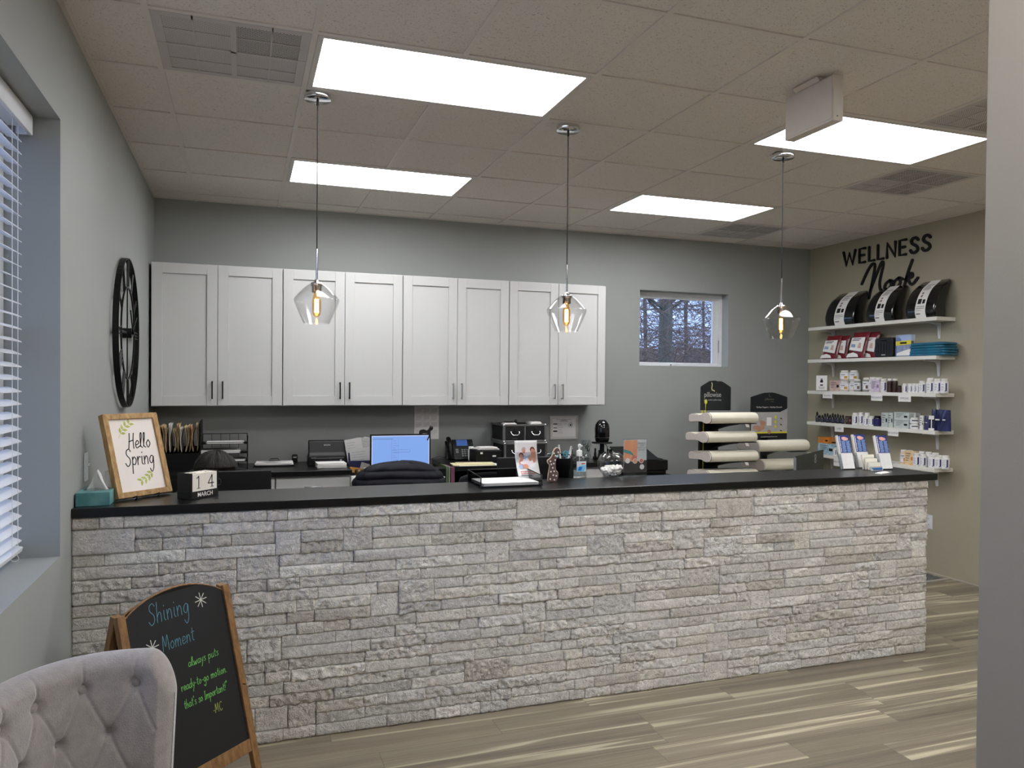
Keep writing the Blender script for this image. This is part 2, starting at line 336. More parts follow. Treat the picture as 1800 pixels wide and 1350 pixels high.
# left wall with the tall window
LY0,LY1,LZ0,LZ1=-5.65,-3.16,.899,2.515
b=B(); b.bx(-.22,LY1,0,0,0,H+.16); b.bx(-.22,YF,0,0,LY0,H+.16); b.bx(-.22,LY0,0,0,LY1,LZ0); b.bx(-.22,LY0,LZ1,0,LY1,H+.16); struct('wall_left',b,WALL)
b=B(); b.bx(XR,YF,0,XR+.15,0,H+.16); struct('wall_right',b,WALLR)
b=B(); b.bx(-.22,YF-.15,0,XR+.15,YF,H+.16); struct('wall_front',b,WALLP)
b=B(); b.bx(2.352,-7.1,0,2.49,-5.0,H+.16); struct('wall_partition',b,WALLP,bevel=.004)
BASE=mat('taupe_cove_base',(142,134,122),.5,var=.03)
b=B(); b.prism([(0,0),(.014,0),(.005,.012),(.004,.10),(0,.10)],(XR,YF,0),(-1,0,0),(0,0,1),-YF,-1); struct('baseboard_right',b,BASE)
b=B(); b.bx(XR-.034,-4.8,0,XR-.012,-.02,.007); struct('trim_1',b,mat('pale_metal_strip',(190,186,176),.4,metal=.3,var=.03))
b=B(); b.bx(0,-.006,0,XR,0,.10); struct('baseboard_back',b,BASE)
# small back window
b=B(); fy0,fy1=.105,.15; z0,z1=WZ0,WZ1
b.bx(WX0,fy0,z0,WX1,fy1,z0+.022); b.bx(WX0,fy0,z1-.03,WX1,fy1,z1); b.bx(WX0,fy0,z0+.022,WX0+.03,fy1,z1-.03); b.bx(WX1-.035,fy0,z0+.022,WX1,fy1,z1-.03)
win=struct('window_2',b,TRIMW,bevel=.003)
b=B(); sx0,sx1,sz0,sz1=WX0+.03,WX1-.035,z0+.022,z1-.03
b.bx(sx0,fy0+.015,sz0,sx1,fy1,sz0+.014); b.bx(sx0,fy0+.015,sz1-.03,sx1,fy1,sz1); b.bx(sx0,fy0+.015,sz0+.014,sx0+.03,fy1-.001,sz1-.03); b.bx(sx1-.065,fy0+.015,sz0+.014,sx1,fy1-.001,sz1-.03); obj('sash',b,TRIMW,win,bevel=.003)
b=B(); b.bx(sx0+.028,.13,sz0+.012,sx1-.06,.134,sz1-.028); obj('pane',b,GLASSP,win)
b=B(); b.bx(4.52,fy0-.012,z0+.006,4.60,fy0,z0+.018); b.tube([(4.56,fy0-.012,z0+.012),(4.585,fy0-.022,z0+.026),(4.62,fy0-.02,z0+.02)],.004,6); b.m=1; b.sphere((4.525,fy0-.015,z0+.012),.006,8,6); obj('crank_handle',b,[TRIMW,BLACKM],win)
b=B(); b.bx(WX1-.045,fy0-.006,z0+.14,WX1-.037,fy0,z0+.26); obj('hinge',b,STEEL,win)
# tall left window
b=B(); X0,X1=-.215,-.18
b.bx(X0,LY0,LZ0,X1,LY1,LZ0+.05); b.bx(X0,LY0,LZ1-.05,X1,LY1,LZ1); b.bx(X0,LY1-.06,LZ0+.05,X1,LY1,LZ1-.05); b.bx(X0,LY0,LZ0+.05,X1,LY0+.06,LZ1-.05)
for y in (-3.98,-4.82): b.bx(X0+.001,y-.03,LZ0+.05,X1+.001,y+.03,LZ1-.05)
b.bx(X0+.002,LY0+.06,1.70,X1-.001,LY1-.06,1.75)
wl=struct('window_1',b,TRIMW,bevel=.003); b=B(); b.bx(-.203,LY0+.03,LZ0+.03,-.199,LY1-.03,LZ1-.03); obj('pane',b,GLASSP,wl)
# blind
SLAT=mat('white_faux_wood',(222,224,228),.4,var=.02,stretch=(1,.1,1))
bt=thing('window_blind','white horizontal slat blind hanging open in the tall left window','blind',(-.135,LY1-.02,LZ1))
L_=LY1-LY0-.04
b=B(); b.bx(.037,-L_,-.075,.051,0,-.005); b.bx(.0,-.014,-.075,.037,0,-.005); obj('valance',b,SLAT,bt,bevel=.002)
b=B(); b.bx(-.025,-L_+.01,-.05,.03,-.016,-.006); obj('headrail',b,TRIMW,bt)
b=B(); nsl=33; zt=-.10; pitch=.0447
for k in range(nsl):
    z=zt-k*pitch; a=math.radians(20)
    pr=[]
    for q in range(5):
        u=-.025+.0125*q; h=.003*(1-(u/.025)**2); pr.append((u*math.cos(a)-h*math.sin(a), -u*math.sin(a)+h*math.cos(a)))
    pr2=[(p[0],p[1]-.0028) for p in reversed(pr)]
    b.prism([(p[0],p[1]) for p in pr+pr2],(0,-L_+.02,z),(1,0,0),(0,0,1),L_-.05,-1)
obj('slats',b,SLAT,bt)
zb=zt-nsl*pitch+.008
b=B(); b.cbox((0,-L_/2,zb),(.05,L_-.04,.018),ry=math.radians(14)); obj('bottom_rail',b,SLAT,bt,bevel=.003)
for y in (-.10,-.17,-1.1,-1.2,-2.1,-2.25):
    b=B(); b.tube([(.028,y,-.06),(.028,y,zb)],.0012,5); b.tube([(-.027,y,-.06),(-.027,y,zb)],.0012,5); obj('ladder_cord',b,PAPER,bt)
b=B(); b.tube([(.026+.012*math.sin(2*PI*k/14),-.13+.004*math.cos(k),zb-.016+.012*math.cos(2*PI*k/14)) for k in range(14)],.0012,5,closed=True); obj('cord_loop',b,PAPER,bt)
# ---------------------------------------------------------------- outdoors
GRND=mat('winter_ground',(112,98,84),.95,var=.3,vs=1.5)
b=B()
def gz(x,y): return -.25+max(0,y-2.5)*.16+.25*noise.noise(Vector((x*.3,y*.3,0)))
b.grid(lambda u,v:(-14+34*u,.22+24*v,gz(-14+34*u,.22+24*v) if v>0.02 else -.25),40,30)
b.grid(lambda u,v:(-14+13.7*u,-14+14.2*v,-.25),4,4); tag(single('ground',b,GRND,'brown winter ground outside the windows','ground'),'brown winter ground outside the windows','ground',kind='structure')
BARK=mat('bark',(108,104,90),.95,var=.3,vs=6,stretch=(4,4,.6),bump=.6,bs=14)
TWIG=mat('winter_twigs',(122,102,88),.9,var=.45,vs=2)
def branch(b,p,d,L,r,depth,rnd):
    P=[Vector(p)]; d=Vector(d).normalized(); n=6
    for k in range(n):
        d=(d+Vector((rnd.uniform(-.22,.22),rnd.uniform(-.22,.22),rnd.uniform(-.08,.16)))).normalized(); P.append(P[-1]+d*L/n)
    b.tube(P,r,6 if r>.02 else 4,r2=r*.45,caps=False)
    if depth:
        for k in range(rnd.randint(3,5)):
            i=rnd.randint(2,n); q=P[i]; e=(d*.4+Vector((rnd.uniform(-1,1),rnd.uniform(-1,1),rnd.uniform(-.2,.9)))).normalized()
            branch(b,q,e,L*rnd.uniform(.45,.7),r*.5,depth-1,rnd)
def tree(u,Y,r,h,label,seed,lean=(0,0)):
    rnd=random.Random(seed); p=at_y(u,600,Y); x=p.x; t=thing('bare_tree',label,'tree',(0,0,0),group='bare trees outside the back window')
    t.location=(x,Y,gz(x,Y)-.1); b=B(); P=[(lean[0]*k/6*h+.05*math.sin(k*1.7),.04*math.cos(k),h*k/6) for k in range(7)]; b.tube(P,r,12,r2=r*.6); obj('trunk',b,BARK,t)
    b=B()
    for k in range(9):
        z=h*rnd.uniform(.25,1); a=rnd.uniform(0,2*PI); branch(b,(lean[0]*z,0,z),(math.cos(a),math.sin(a),rnd.uniform(.1,.8)),rnd.uniform(1.2,2.4),min(r*.3,.025),2,rnd)
    obj('branches',b,BARK,t)
tree(1166,4.6,.13,6.5,'thick bare grey-green trunk seen in left half of small back window',3,(.02,0))
tree(1205,8.5,.045,7,'thin dark bare tree in the middle of small back window view',5)
tree(1133,10.,.05,8,'bare tree far off at left edge of small back window view',8)
tree(1236,9.4,.035,7,'thin bare tree at right edge of small back window view',9)
b=B(); rnd=random.Random(4)
for k in range(7000):
    Y=rnd.uniform(3,10.5); s=rnd.uniform(.50,.76); x=.639+s*(Y+6.4); g=gz(x,Y); z=g+rnd.uniform(0,1.3)+ (rnd.random()**1.3)*rnd.uniform(0,4.2)
    a=rnd.uniform(0,2*PI); d=Vector((math.cos(a),math.sin(a)*.6,rnd.uniform(.1,1.6))).normalized(); p=Vector((x,Y,z)); P=[p]; L0=rnd.uniform(.3,.9)
    for q in range(4): d=(d+Vector((0,0,-.28))+Vector((rnd.uniform(-.2,.2),0,0))).normalized(); P.append(P[-1]+d*L0/4)
    b.tube(P,rnd.uniform(.003,.009),3,r2=.002,caps=False)
tag(single('winter_brush',b,TWIG,'tangle of brown winter brush outside the small back window','brush'),'tangle of brown winter brush outside the small back window','brush',kind='stuff')
# ---------------------------------------------------------------- recessed troffers
def lampm(name,e):
    m,N,L=nodes_mat(name); p=N['Principled BSDF']; p.inputs['Base Color'].default_value=(.8,.8,.8,1); p.inputs['Emission Color'].default_value=lin((250,251,254))
    tc=N.new('ShaderNodeTexCoord'); s=N.new('ShaderNodeSeparateXYZ'); L.new(tc.outputs['Object'],s.inputs[0])
    c=mth(N,L,'COSINE',mth(N,L,'MULTIPLY',s.outputs[1],2*PI/.19)); L.new(mth(N,L,'MULTIPLY',mth(N,L,'ADD',1,mth(N,L,'MULTIPLY',c,.10)),e),p.inputs['Emission Strength']); return m
LAMP=lampm('lit_prismatic_diffuser',TROFFER); LAMPB=lampm('lit_prismatic_diffuser_dim',TROFFER_BACK); FRM=mat('troffer_frame_paint',(208,204,198),.4,var=.02)
def troffer(i,j,label,m):
    x0=GX+i*T; y1=-GY-j*T; t=thing('ceiling_light',label,'ceiling light',(x0+T,y1-T/2,H),group='lit fluorescent ceiling panels'); a,c=T-.013,T/2-.013
    b=B(); f=.024
    b.bx(-a,-c,0,a,-c+f,.012); b.bx(-a,c-f,0,a,c,.012); b.bx(-a,-c+f,0,-a+f,c-f,.012); b.bx(a-f,-c+f,0,a,c-f,.012); obj('frame',b,FRM,t)
    b=B(); b.bx(-a+f,-c+f,.008,a-f,c-f,.012); obj('diffuser',b,m,t)
    b=B(); b.bx(-a,-c,.10,a,c,.104); b.bx(-a,-c,.012,-a+.004,c,.10); b.bx(a-.004,-c,.012,a,c,.10); b.bx(-a,-c,.012,a,-c+.004,.10); b.bx(-a,c-.004,.012,a,c,.10); obj('housing',b,FRM,t)
for i,j,n in FIX:
    troffer(i,j,{'near left':'lit ceiling light panel largest and nearest, above left pendant','far left':'lit ceiling light panel above the left wall cabinets','far right':'lit ceiling light panel between middle and right pendants, near the back wall','near right':'lit ceiling light panel behind the hanging white box, by the right wall'}[n],LAMP)
LAMPR=lampm('lit_prismatic_diffuser_bright',TROFFER_RIGHT)
for k,(i,j,n) in enumerate(FIXB): troffer(i,j,'lit ceiling light panel in the room in front of the counter, behind the viewer',LAMPR if i==5 and j==8 else LAMPB)
# ---------------------------------------------------------------- perforated ceiling grilles
def perf(name,base,hole,r):
    m,N,L=nodes_mat(name); p=N['Principled BSDF']; p.inputs['Roughness'].default_value=.5
    tc=N.new('ShaderNodeTexCoord'); mp=N.new('ShaderNodeMapping'); mp.inputs['Rotation'].default_value=(0,0,PI/4); L.new(tc.outputs['Object'],mp.inputs[0]); s=N.new('ShaderNodeSeparateXYZ'); L.new(mp.outputs[0],s.inputs[0])
    q=.0092; f=[mth(N,L,'SUBTRACT',mth(N,L,'FRACT',mth(N,L,'DIVIDE',s.outputs[k],q)),.5) for k in (0,1)]
    d=mth(N,L,'SQRT',mth(N,L,'ADD',mth(N,L,'MULTIPLY',f[0],f[0]),mth(N,L,'MULTIPLY',f[1],f[1]))); h=mth(N,L,'LESS_THAN',d,r)
    mx=N.new('ShaderNodeMix'); mx.data_type='RGBA'; L.new(h,mx.inputs[0]); mx.inputs[6].default_value=lin(base); mx.inputs[7].default_value=lin(hole); L.new(mx.outputs[2],p.inputs['Base Color']); return m
PD=perf('perforated_sheet_open',(200,196,192),(20,19,18),.36); PL_=perf('perforated_sheet_closed',(198,192,190),(128,122,118),.26); VF=mat('grille_paint',(196,190,187),.5,var=.02)
def vent(i,j,label,dark):
    x0=GX+i*T; y1=-GY-j*T; t=thing('ceiling_grille',label,'air vent',(x0+T/2,y1-T/2,H),group='perforated air grilles in the ceiling'); a=T/2-.013
    b=B()
    for s in (-1,1): b.bx(s*a,-a+.035,0,s*(a-.035),a-.035,.008); b.bx(-a,s*a,0,a,s*(a-.035),.008)
    b.bx(-.012,-a,-.001,.012,a,.007); b.bx(-a,-.008,-.001,a,.008,.007)
    for s in (-1,1): b.bx(s*a/2-.003,-a,0,s*a/2+.003,a,.006); b.bx(-a,s*a/2-.003,.0002,a,s*a/2+.003,.006)
    obj('frame',b,VF,t)
    for q,(sx_,sy_) in enumerate(((-1,-1),(1,-1),(-1,1),(1,1))):
        b=B(); b.bx(0,0,.003,sx_*a,sy_*a,.005); obj('perforated_panel',b,PD if q in dark else PL_,t)
vent(0,4,'square perforated air vent beside the nearest ceiling light, left corner',(1,))
vent(7,3,'square perforated air vent beyond the hanging white box, near right wall',(1,3,0))
vent(7,0,'small-looking square air vent far back, behind right pendant cord',(0,1))
vent(6,5,'square slotted air vent cut off by the partition edge, top right',(3,1))

# woven mat in the far corner by the right wall
RUG=mat('grey_patterned_rug',(120,120,120),.9,rgb2=(62,62,66),var=.3,vs=42,bump=.3,bs=120)
b=B(); b.prism([(5.05,-1.80),(5.98,-1.72),(5.98,-.55),(5.05,-.55)],(0,0,.0005),(1,0,0),(0,1,0),.007); b.m=1; b.prism([(5.03,-1.83),(6.0,-1.75),(6.0,-1.72),(5.03,-1.80)],(0,0,.0005),(1,0,0),(0,1,0),.009)
single('floor_mat',b,[RUG,mat('pale_rug_edge',(170,166,156),.8,var=.05)],'grey patterned floor mat by the right wall beyond the stone counter end','rug')
# ================================================================ RECEPTION COUNTER
def stone_palette(r):
    base=r.choice([(240,235,226),(238,232,224),(243,238,229),(232,226,216),(232,228,222),(240,235,227),(234,228,215),(246,240,230),(226,218,206),(236,232,226)])
    k=r.uniform(.93,1.03); return lin([min(250,c*k) for c in base])
def stone_mat():
    m,N,L=nodes_mat('split_face_stone'); p=N['Principled BSDF']; p.inputs['Roughness'].default_value=.75
    at=N.new('ShaderNodeAttribute'); at.attribute_name='stone_colour'
    tc=N.new('ShaderNodeTexCoord'); n1=N.new('ShaderNodeTexNoise'); n1.inputs['Scale'].default_value=30; n1.inputs['Detail'].default_value=7; n1.inputs['Roughness'].default_value=.7; n1.inputs['Distortion'].default_value=1.6; L.new(tc.outputs['Object'],n1.inputs[0])
    r=N.new('ShaderNodeMapRange'); r.inputs['From Min'].default_value=.3; r.inputs['From Max'].default_value=.7; r.inputs['To Min'].default_value=.64; r.inputs['To Max'].default_value=1.12; L.new(n1.outputs[0],r.inputs[0])
    hv=N.new('ShaderNodeHueSaturation'); L.new(at.outputs['Color'],hv.inputs['Color']); L.new(r.outputs[0],hv.inputs['Value']); L.new(hv.outputs[0],p.inputs['Base Color'])
    n2=N.new('ShaderNodeTexNoise'); n2.inputs['Scale'].default_value=65; n2.inputs['Detail'].default_value=5; n2.inputs['Distortion'].default_value=1.5; L.new(tc.outputs['Object'],n2.inputs[0])
    b=N.new('ShaderNodeBump'); b.inputs['Strength'].default_value=1; b.inputs['Distance'].default_value=.010; L.new(n2.outputs[0],b.inputs['Height']); L.new(b.outputs[0],p.inputs['Normal']); return m
STONE=stone_mat(); JOINT=mat('dark_joint',(64,60,56),.9,var=.2)
def stone_face(name, parent, O, U, Nn, width, height, seed):
    r=random.Random(seed); O=Vector(O); U=Vector(U); Nn=Vector(Nn); nc=20; ch=height/nc
    occ=[[] for _ in range(nc)]; stones=[]
    for k in range(nc):
        iv=sorted(occ[k]); x=0; gaps=[]
        for a,c in iv:
            if a>x+1e-4: gaps.append((x,a))
            x=max(x,c)
        if x<width-1e-4: gaps.append((x,width))
        for a,c in gaps:
            x=a
            while x<c-1e-4:
                wd=r.choice([r.uniform(.08,.14),r.uniform(.14,.24),r.uniform(.2,.32),r.uniform(.24,.36)])
                if c-x-wd<.07: wd=c-x
                tall=1
                if k<nc-1 and .085<wd<.24 and r.random()<.17 and all(b_<=x+1e-4 or a_>=x+wd-1e-4 for a_,b_ in occ[k+1]): tall=2; occ[k+1].append((x,x+wd))
                stones.append((x,x+wd,k*ch,(k+tall)*ch)); x+=wd
    V=[]; F=[]; C=[]; step=.0062
    for (x0,x1,z0,z1) in stones:
        x0+=.0009; x1-=.0009; z0+=.0009; z1-=.0009
        nu=max(4,int((x1-x0)/step)); nv=max(4,int((z1-z0)/step)); base=r.uniform(.009,.020); amp=r.choice([.006,.013,.018,.022]); col=stone_palette(r); off=r.uniform(0,90); tx=r.uniform(-.03,.03); tz=r.uniform(-.12,.04); fr=r.uniform(26,48)
        n0=len(V)
        for j in range(nv+1):
            for i in range(nu+1):
                u=x0+(x1-x0)*i/nu; z=z0+(z1-z0)*j/nv
                q=Vector((u*fr+off,z*fr*1.25,off)); h=.75*(.42-abs(noise.noise(q))*1.6)+.30*noise.noise(q*.45)+.5*(.3-abs(noise.noise(q*2.2+Vector((7,3,1)))))
                e=min(i,nu-i,j,nv-j); ed=.62 if e==0 else 1
                d=max(.004,(base+amp*h+tx*(u-(x0+x1)/2)+tz*(z-(z0+z1)/2)))*(.5+.5*ed)
                p=O+U*u+Vector((0,0,z))+Nn*d; V.append(tuple(p))
        wv=nu+1
        for j in range(nv):
            for i in range(nu):
                a=n0+j*wv+i; F.append((a,a+1,a+1+wv,a+wv)); C.append(col)
        # sides back to the wall
        ring=[n0+i for i in range(nu)]+[n0+nu+wv*j for j in range(nv)]+[n0+nv*wv+nu-i for i in range(nu)]+[n0+wv*(nv-j) for j in range(nv)]
        n1=len(V); V+=[tuple(Vector(V[q])-Nn*((Vector(V[q])-O).dot(Nn)+.002)) for q in ring]; k=len(ring)
        for q in range(k): F.append((ring[q],n1+q,n1+(q+1)%k,ring[(q+1)%k])); C.append(col)
    me=bpy.data.meshes.new(name); me.from_pydata(V,[],F); me.materials.append(STONE)
    ca=me.color_attributes.new('stone_colour','FLOAT_COLOR','CORNER'); arr=np.repeat(np.array(C,dtype=np.float32),4,axis=0).reshape(-1); ca.data.foreach_set('color',arr)
    me.polygons.foreach_set('use_smooth',[True]*len(F)); me.update()
    o=bpy.data.objects.new(name,me); COL.objects.link(o); o.parent=parent; return o
RX=4.425
rec=thing('reception_counter','long reception counter faced with rough pale grey stacked ledger stone','reception counter',(0,0,0))
b=B(); b.bx(0.001,-2.94,0,RX-.01,-2.78,CT-.038); b.m=1; b.bx(0.001,-2.9435,0,RX-.008,-2.94,CT-.038); b.bx(RX-.01,-2.94,0,RX-.0065,-2.78,CT-.038); obj('wall_core',b,[mat('counter_back_panel',(60,60,62),.6,var=.05),JOINT],rec)
stone_face('stone_facing',rec,(0,-2.944,0.001),(1,0,0),(0,-1,0),RX-.003,CT-.038,11)
stone_face('stone_end',rec,(RX-.006,-2.955,0.001),(0,1,0),(1,0,0),.165,CT-.038,12)
LAM=mat('black_slate_laminate',(20,20,21),.30,var=.35,vs=9,rgb2=(12,12,13),bump=.04,bs=60)
b=B(); b.bx(0,-2.972,CT-.038,4.49,-2.60,CT); single('countertop',b,LAM,'long black slate-look countertop on the stone reception counter','countertop',bevel=.003)
# lower staff desk behind
DK=.74
desk=thing('staff_desk','low black desk surface behind the reception counter','desk',(0,0,0))
b=B(); b.bx(.004,-2.775,DK-.03,3.6,-2.0,DK); obj('desktop',b,LAM,desk,bevel=.002)
for x in (.02,1.8,3.56):
    b=B(); b.bx(x,-2.77,0,x+.03,-2.05,DK-.03); obj('support_panel',b,BLACK,desk)
# rear work counter
CAB=mat('white_cabinet_paint',(206,206,204),.42,var=.01,vs=3)
b=B(); b.bx(0.001,-.645,RC-.038,1.405,-.001,RC); single('work_counter',b,LAM,'black work counter along the back wall under the left wall cabinets','countertop',bevel=.003)
b=B(); b.bx(2.16,-.645,RC-.038,3.50,-.001,RC); single('work_counter',b,LAM,'black work counter along the back wall holding the phone and storage cases','countertop',bevel=.003)
def base_cab(x0,x1,n,label):
    t=thing('base_cabinet',label,'cabinet',((x0+x1)/2,0,0)); w2=(x1-x0)/2
    b=B(); b.bx(-w2,-.60,.09,w2,-.001,RC-.038); b.bx(-w2,-.54,0,w2,-.001,.09); obj('body',b,CAB,t)
    for k in range(n):
        a=-w2+(x1-x0)*k/n+.003; c=-w2+(x1-x0)*(k+1)/n-.003
        b=B(); b.bx(a,-.62,RC-.21,c,-.60,RC-.058); d=obj('drawer',b,CAB,t,bevel=.002); b=B(); m=(a+c)/2; b.tube([(m-.06,-.62,RC-.12),(m-.06,-.645,RC-.12),(m+.06,-.645,RC-.12),(m+.06,-.62,RC-.12)],.005,8); obj('handle',b,STEEL,d)
        b=B(); b.bx(a,-.62,.10,c,-.60,RC-.216); d=obj('door',b,CAB,t,bevel=.002); b=B(); b.tube([(c-.04,-.62,.60),(c-.04,-.645,.60),(c-.04,-.645,.48),(c-.04,-.62,.48)],.005,8); obj('handle',b,BLACKM,d)
base_cab(.45,.86,1,'narrow white base cabinet under the left work counter, beside the black monitor'); base_cab(.864,1.395,1,'white base cabinet with drawer front below the paper stack')
base_cab(3.02,3.47,1,'white base cabinet seen through the gap behind sanitizer bottle')
b=B(); b.bx(1.405,-.60,DK-.03,2.16,-.001,DK); single('desk_bridge',b,LAM,'low black desk section holding the blue-lit monitor','desk',bevel=.002)
bk=thing('open_shelf_unit','dark open shelf unit under the black counter beside the yellow envelope','shelf unit',(2.18,0,0))
b=B(); b.bx(0,-.60,.0,.02,-.001,RC-.038); b.bx(.80,-.60,0,.82,-.001,RC-.038); b.bx(.02,-.6,.02,.80,-.001,.04); b.bx(.02,-.60,.44,.80,-.001,.46); b.bx(.02,-.02,.04,.80,-.001,RC-.038); obj('carcass',b,BLACK,bk)
# ================================================================ WALL CABINETS
CZ0,CZ1=1.360,2.400
xs=[.012,.475,.934,1.394,1.845,2.294,2.741,3.184,3.640]
xs=[at_y(u,715,-.345).x for u in (264.5,382.2,496.5,605.5,707,803,894,980.5,1063.5)]
def wall_cab(k,label,hm):
    x0,xm,x1=xs[2*k],xs[2*k+1],xs[2*k+2]; t=thing('wall_cabinet',label,'cabinet',(xm,0,CZ0),group='white wall cabinets on the back wall')
    a,c=x0-xm+.001,x1-xm-.001; hh=CZ1-CZ0
    b=B(); b.bx(a,-.322,0,c,-.001,hh); obj('body',b,CAB,t,bevel=.001)
    for s,(l,r_) in enumerate(((a+.003,-.0018),(.0018,c-.003))):
        b=B(); f=.072; y0,y1=-.345,-.324
        b.bx(l,y0,.006,l+f,y1,hh-.006); b.bx(r_-f,y0,.006,r_,y1,hh-.006); b.bx(l+f,y0+.0006,.006,r_-f,y1,.006+f); b.bx(l+f,y0+.0006,hh-.006-f,r_-f,y1,hh-.006); b.bx(l+f,y0+.011,.006+f,r_-f,y1,hh-.006-f)
        d=obj('door',b,CAB,t,bevel=.0012,seg=1)
        hx=r_-.034 if s==0 else l+.034; b=B(); b.bx(hx-.005,y0-.032,.055,hx+.005,y0-.023,.185); b.bx(hx-.005,y0-.024,.06,hx+.005,y0,.068); b.bx(hx-.005,y0-.024,.172,hx+.005,y0,.18); obj('handle',b,hm,d,bevel=.002)
wall_cab(0,'white two-door wall cabinet in the corner, leftmost, above the folders',BLACKM)
wall_cab(1,'white two-door wall cabinet behind the left glass pendant',BLACKM)
wall_cab(2,'white two-door wall cabinet above the wall calendar, no pendant before it',STEEL)
wall_cab(3,'white two-door wall cabinet at right end, behind the middle pendant',STEEL)
# ================================================================ PENDANTS
WARM=mat('warm_led_filament',(255,214,150),.5,emit=BULB,ecol=(255,196,120)); BULBG=thin_glass('amber_bulb_glass',(255,226,180),.1,.5)
CORD=mat('black_fabric_cord',(12,12,12),.7,var=.2)
def pendant(x,y,label):
    t=thing('pendant_lamp',label,'pendant lamp',(x,y,H),group='clear glass pendant lamps over the counter')
    b=B(); b.lathe([(.062,0),(.064,-.004),(.064,-.022),(.060,-.026),(.004,-.027)],36); obj('canopy',b,CHROME,t)
    b=B(); b.tube([(0,0,-.027),(0,0,-.05)],.006,10); b.tube([(0,0,-.05),(0,0,-.735)],.0028,8); obj('cord',b,CORD,t)
    b=B(); b.cyl((0,0,-.735),(0,0,-.885),.0055,12); b.lathe([(.009,-.880),(.010,-.892),(.026,-.896),(.028,-.900),(.028,-.912),(.023,-.914),(.023,-.942),(.018,-.945)],24); obj('stem',b,CHROME,t)
    b=B(); b.lathe([(.026,-.900),(.034,-.902),(.060,-.922),(.105,-.972),(.108,-.980),(.106,-.988),(.083,-1.045),(.062,-1.092)],44,caps=False)
    b.lathe([(.060,-1.092),(.081,-1.045),(.104,-.988),(.1055,-.980),(.1025,-.973),(.058,-.9245),(.034,-.905)],44,caps=False); b.lathe([(.062,-1.092),(.060,-1.092)],44,caps=False); obj('shade',b,GLASS,t)
    b=B(); b.lathe([(.012,-.940),(.014,-.955),(.019,-.972),(.0205,-.99),(.0205,-1.035),(.016,-1.052),(.006,-1.060),(.0004,-1.061)],20,caps=False); bu=obj('bulb',b,BULBG,t)
    b=B()
    for k in range(6): a=2*PI*k/6; b.tube([(.007*math.cos(a),.007*math.sin(a),-.975),(.008*math.cos(a),.008*math.sin(a),-1.04)],.0018,5)
    obj('filament',b,WARM,bu)
for u,v,n in ((559,165,'left clear glass pendant lamp on a long cord, before the second cabinet'),(995,226,'middle clear glass pendant lamp, hanging before the right end cabinet'),(1365,276,'right clear glass pendant lamp, hanging beside the small back window')):
    p=at_z(u,v,H); pendant(p.x,-2.60,n)
# ================================================================ HANGING WHITE BOX
sb=thing('sign_box','white rectangular sign box hanging edge-on from the ceiling before a light panel','sign box',(3.078,-3.535,H))
BOXM=mat('off_white_enamel',(214,206,198),.4,var=.02)
b=B(); b.bx(-.026,-.158,-.215,.026,.158,-.016); obj('housing',b,BOXM,sb,bevel=.002)
b=B(); b.bx(-.029,-.150,-.205,-.026,.150,-.024); obj('side_cover',b,BOXM,sb,bevel=.001); b=B(); b.bx(.026,-.150,-.205,.029,.150,-.024); obj('side_cover',b,BOXM,sb,bevel=.001)
b=B(); b.prism([(-.03,0),(.03,0),(.045,.016),(-.045,.016)],(0,-.075,-.016),(1,0,0),(0,0,1),.16,-1); obj('mount',b,BOXM,sb)
b=B(); b.cyl((-.005,-.159,-.195),(-.005,-.1575,-.195),.003,8); obj('screw',b,BLACKM,sb)
# ================================================================ ON THE RECEPTION COUNTER
WOOD=mat('weathered_pine',(196,162,112),.6,rgb2=(150,112,66),var=.2,vs=5,stretch=(14,14,2),bump=.2,bs=20)
WOODD=mat('oiled_oak',(150,112,70),.5,rgb2=(112,80,46),var=.2,vs=6,stretch=(16,16,2),bump=.15,bs=20)
# tissue box
t=thing('tissue_box','teal marbled tissue box with white tissues at left end of the counter','tissue box',(.068,-2.80,CT),0)
TEAL=mat('teal_marbled_card',(112,160,160),.5,rgb2=(66,122,126),var=.2,vs=14)
b=B(); b.bx(-.062,-.12,0,.062,.12,.055); obj('box',b,TEAL,t,bevel=.002)
b=B(); b.prism([(.055*math.cos(k*PI/12),.075*math.sin(k*PI/12)) for k in range(24)],(0,0,.0552),(1,0,0),(0,1,0),.0006); obj('opening_film',b,ACRYL,t)
b=B()
def tis(u,v):
    a=-.045+.09*u; k=(1-v)**.8; return (a*k+.004*math.sin(9*u+5*v), .02+.03*math.sin(u*5+v)*k-.02, .05+.085*v-.01*abs(u-.5)*v)
b.grid(tis,14,10); b.grid(lambda u,v:((-.02+.07*u)*(1-.5*v)+.03,.03+.02*math.sin(7*u)*(1-v)+.015*v,.05+.075*v-.02*(u-.4)**2),12,8); obj('tissue',b,PAPER,t)
# framed sign on small easel
import itertools
SG0=at_z(210,882,CT); SG1=at_z(305,868,CT); Uv=Vector((SG1.x-SG0.x,SG1.y-SG0.y,0)); SW=.268; ang=math.radians(44)
t=thing('framed_sign','wood-framed sign reading Hello Spring leaning on a small easel','framed sign',(SG0.x-.002,SG0.y-.004,CT+.012),ang)
tilt=math.radians(17); F=B(); F.M=Matrix.Rotation(-tilt,4,'X'); SHh=.368; fw=.024
for pl in ([(0,0),(SW,0),(SW-fw,fw),(fw,fw)],[(SW,0),(SW,SHh),(SW-fw,SHh-fw),(SW-fw,fw)],[(SW,SHh),(0,SHh),(fw,SHh-fw),(SW-fw,SHh-fw)],[(0,SHh),(0,0),(fw,fw),(fw,SHh-fw)]): F.prism(pl,(0,0,0),(1,0,0),(0,0,1),.03,-1)
obj('frame',F,WOOD,t,bevel=.0015)
F=B(); F.M=Matrix.Rotation(-tilt,4,'X'); F.bx(fw,.010,fw,SW-fw,.014,SHh-fw); F.m=1; PU=(1,0,0); PV=(0,0,1)
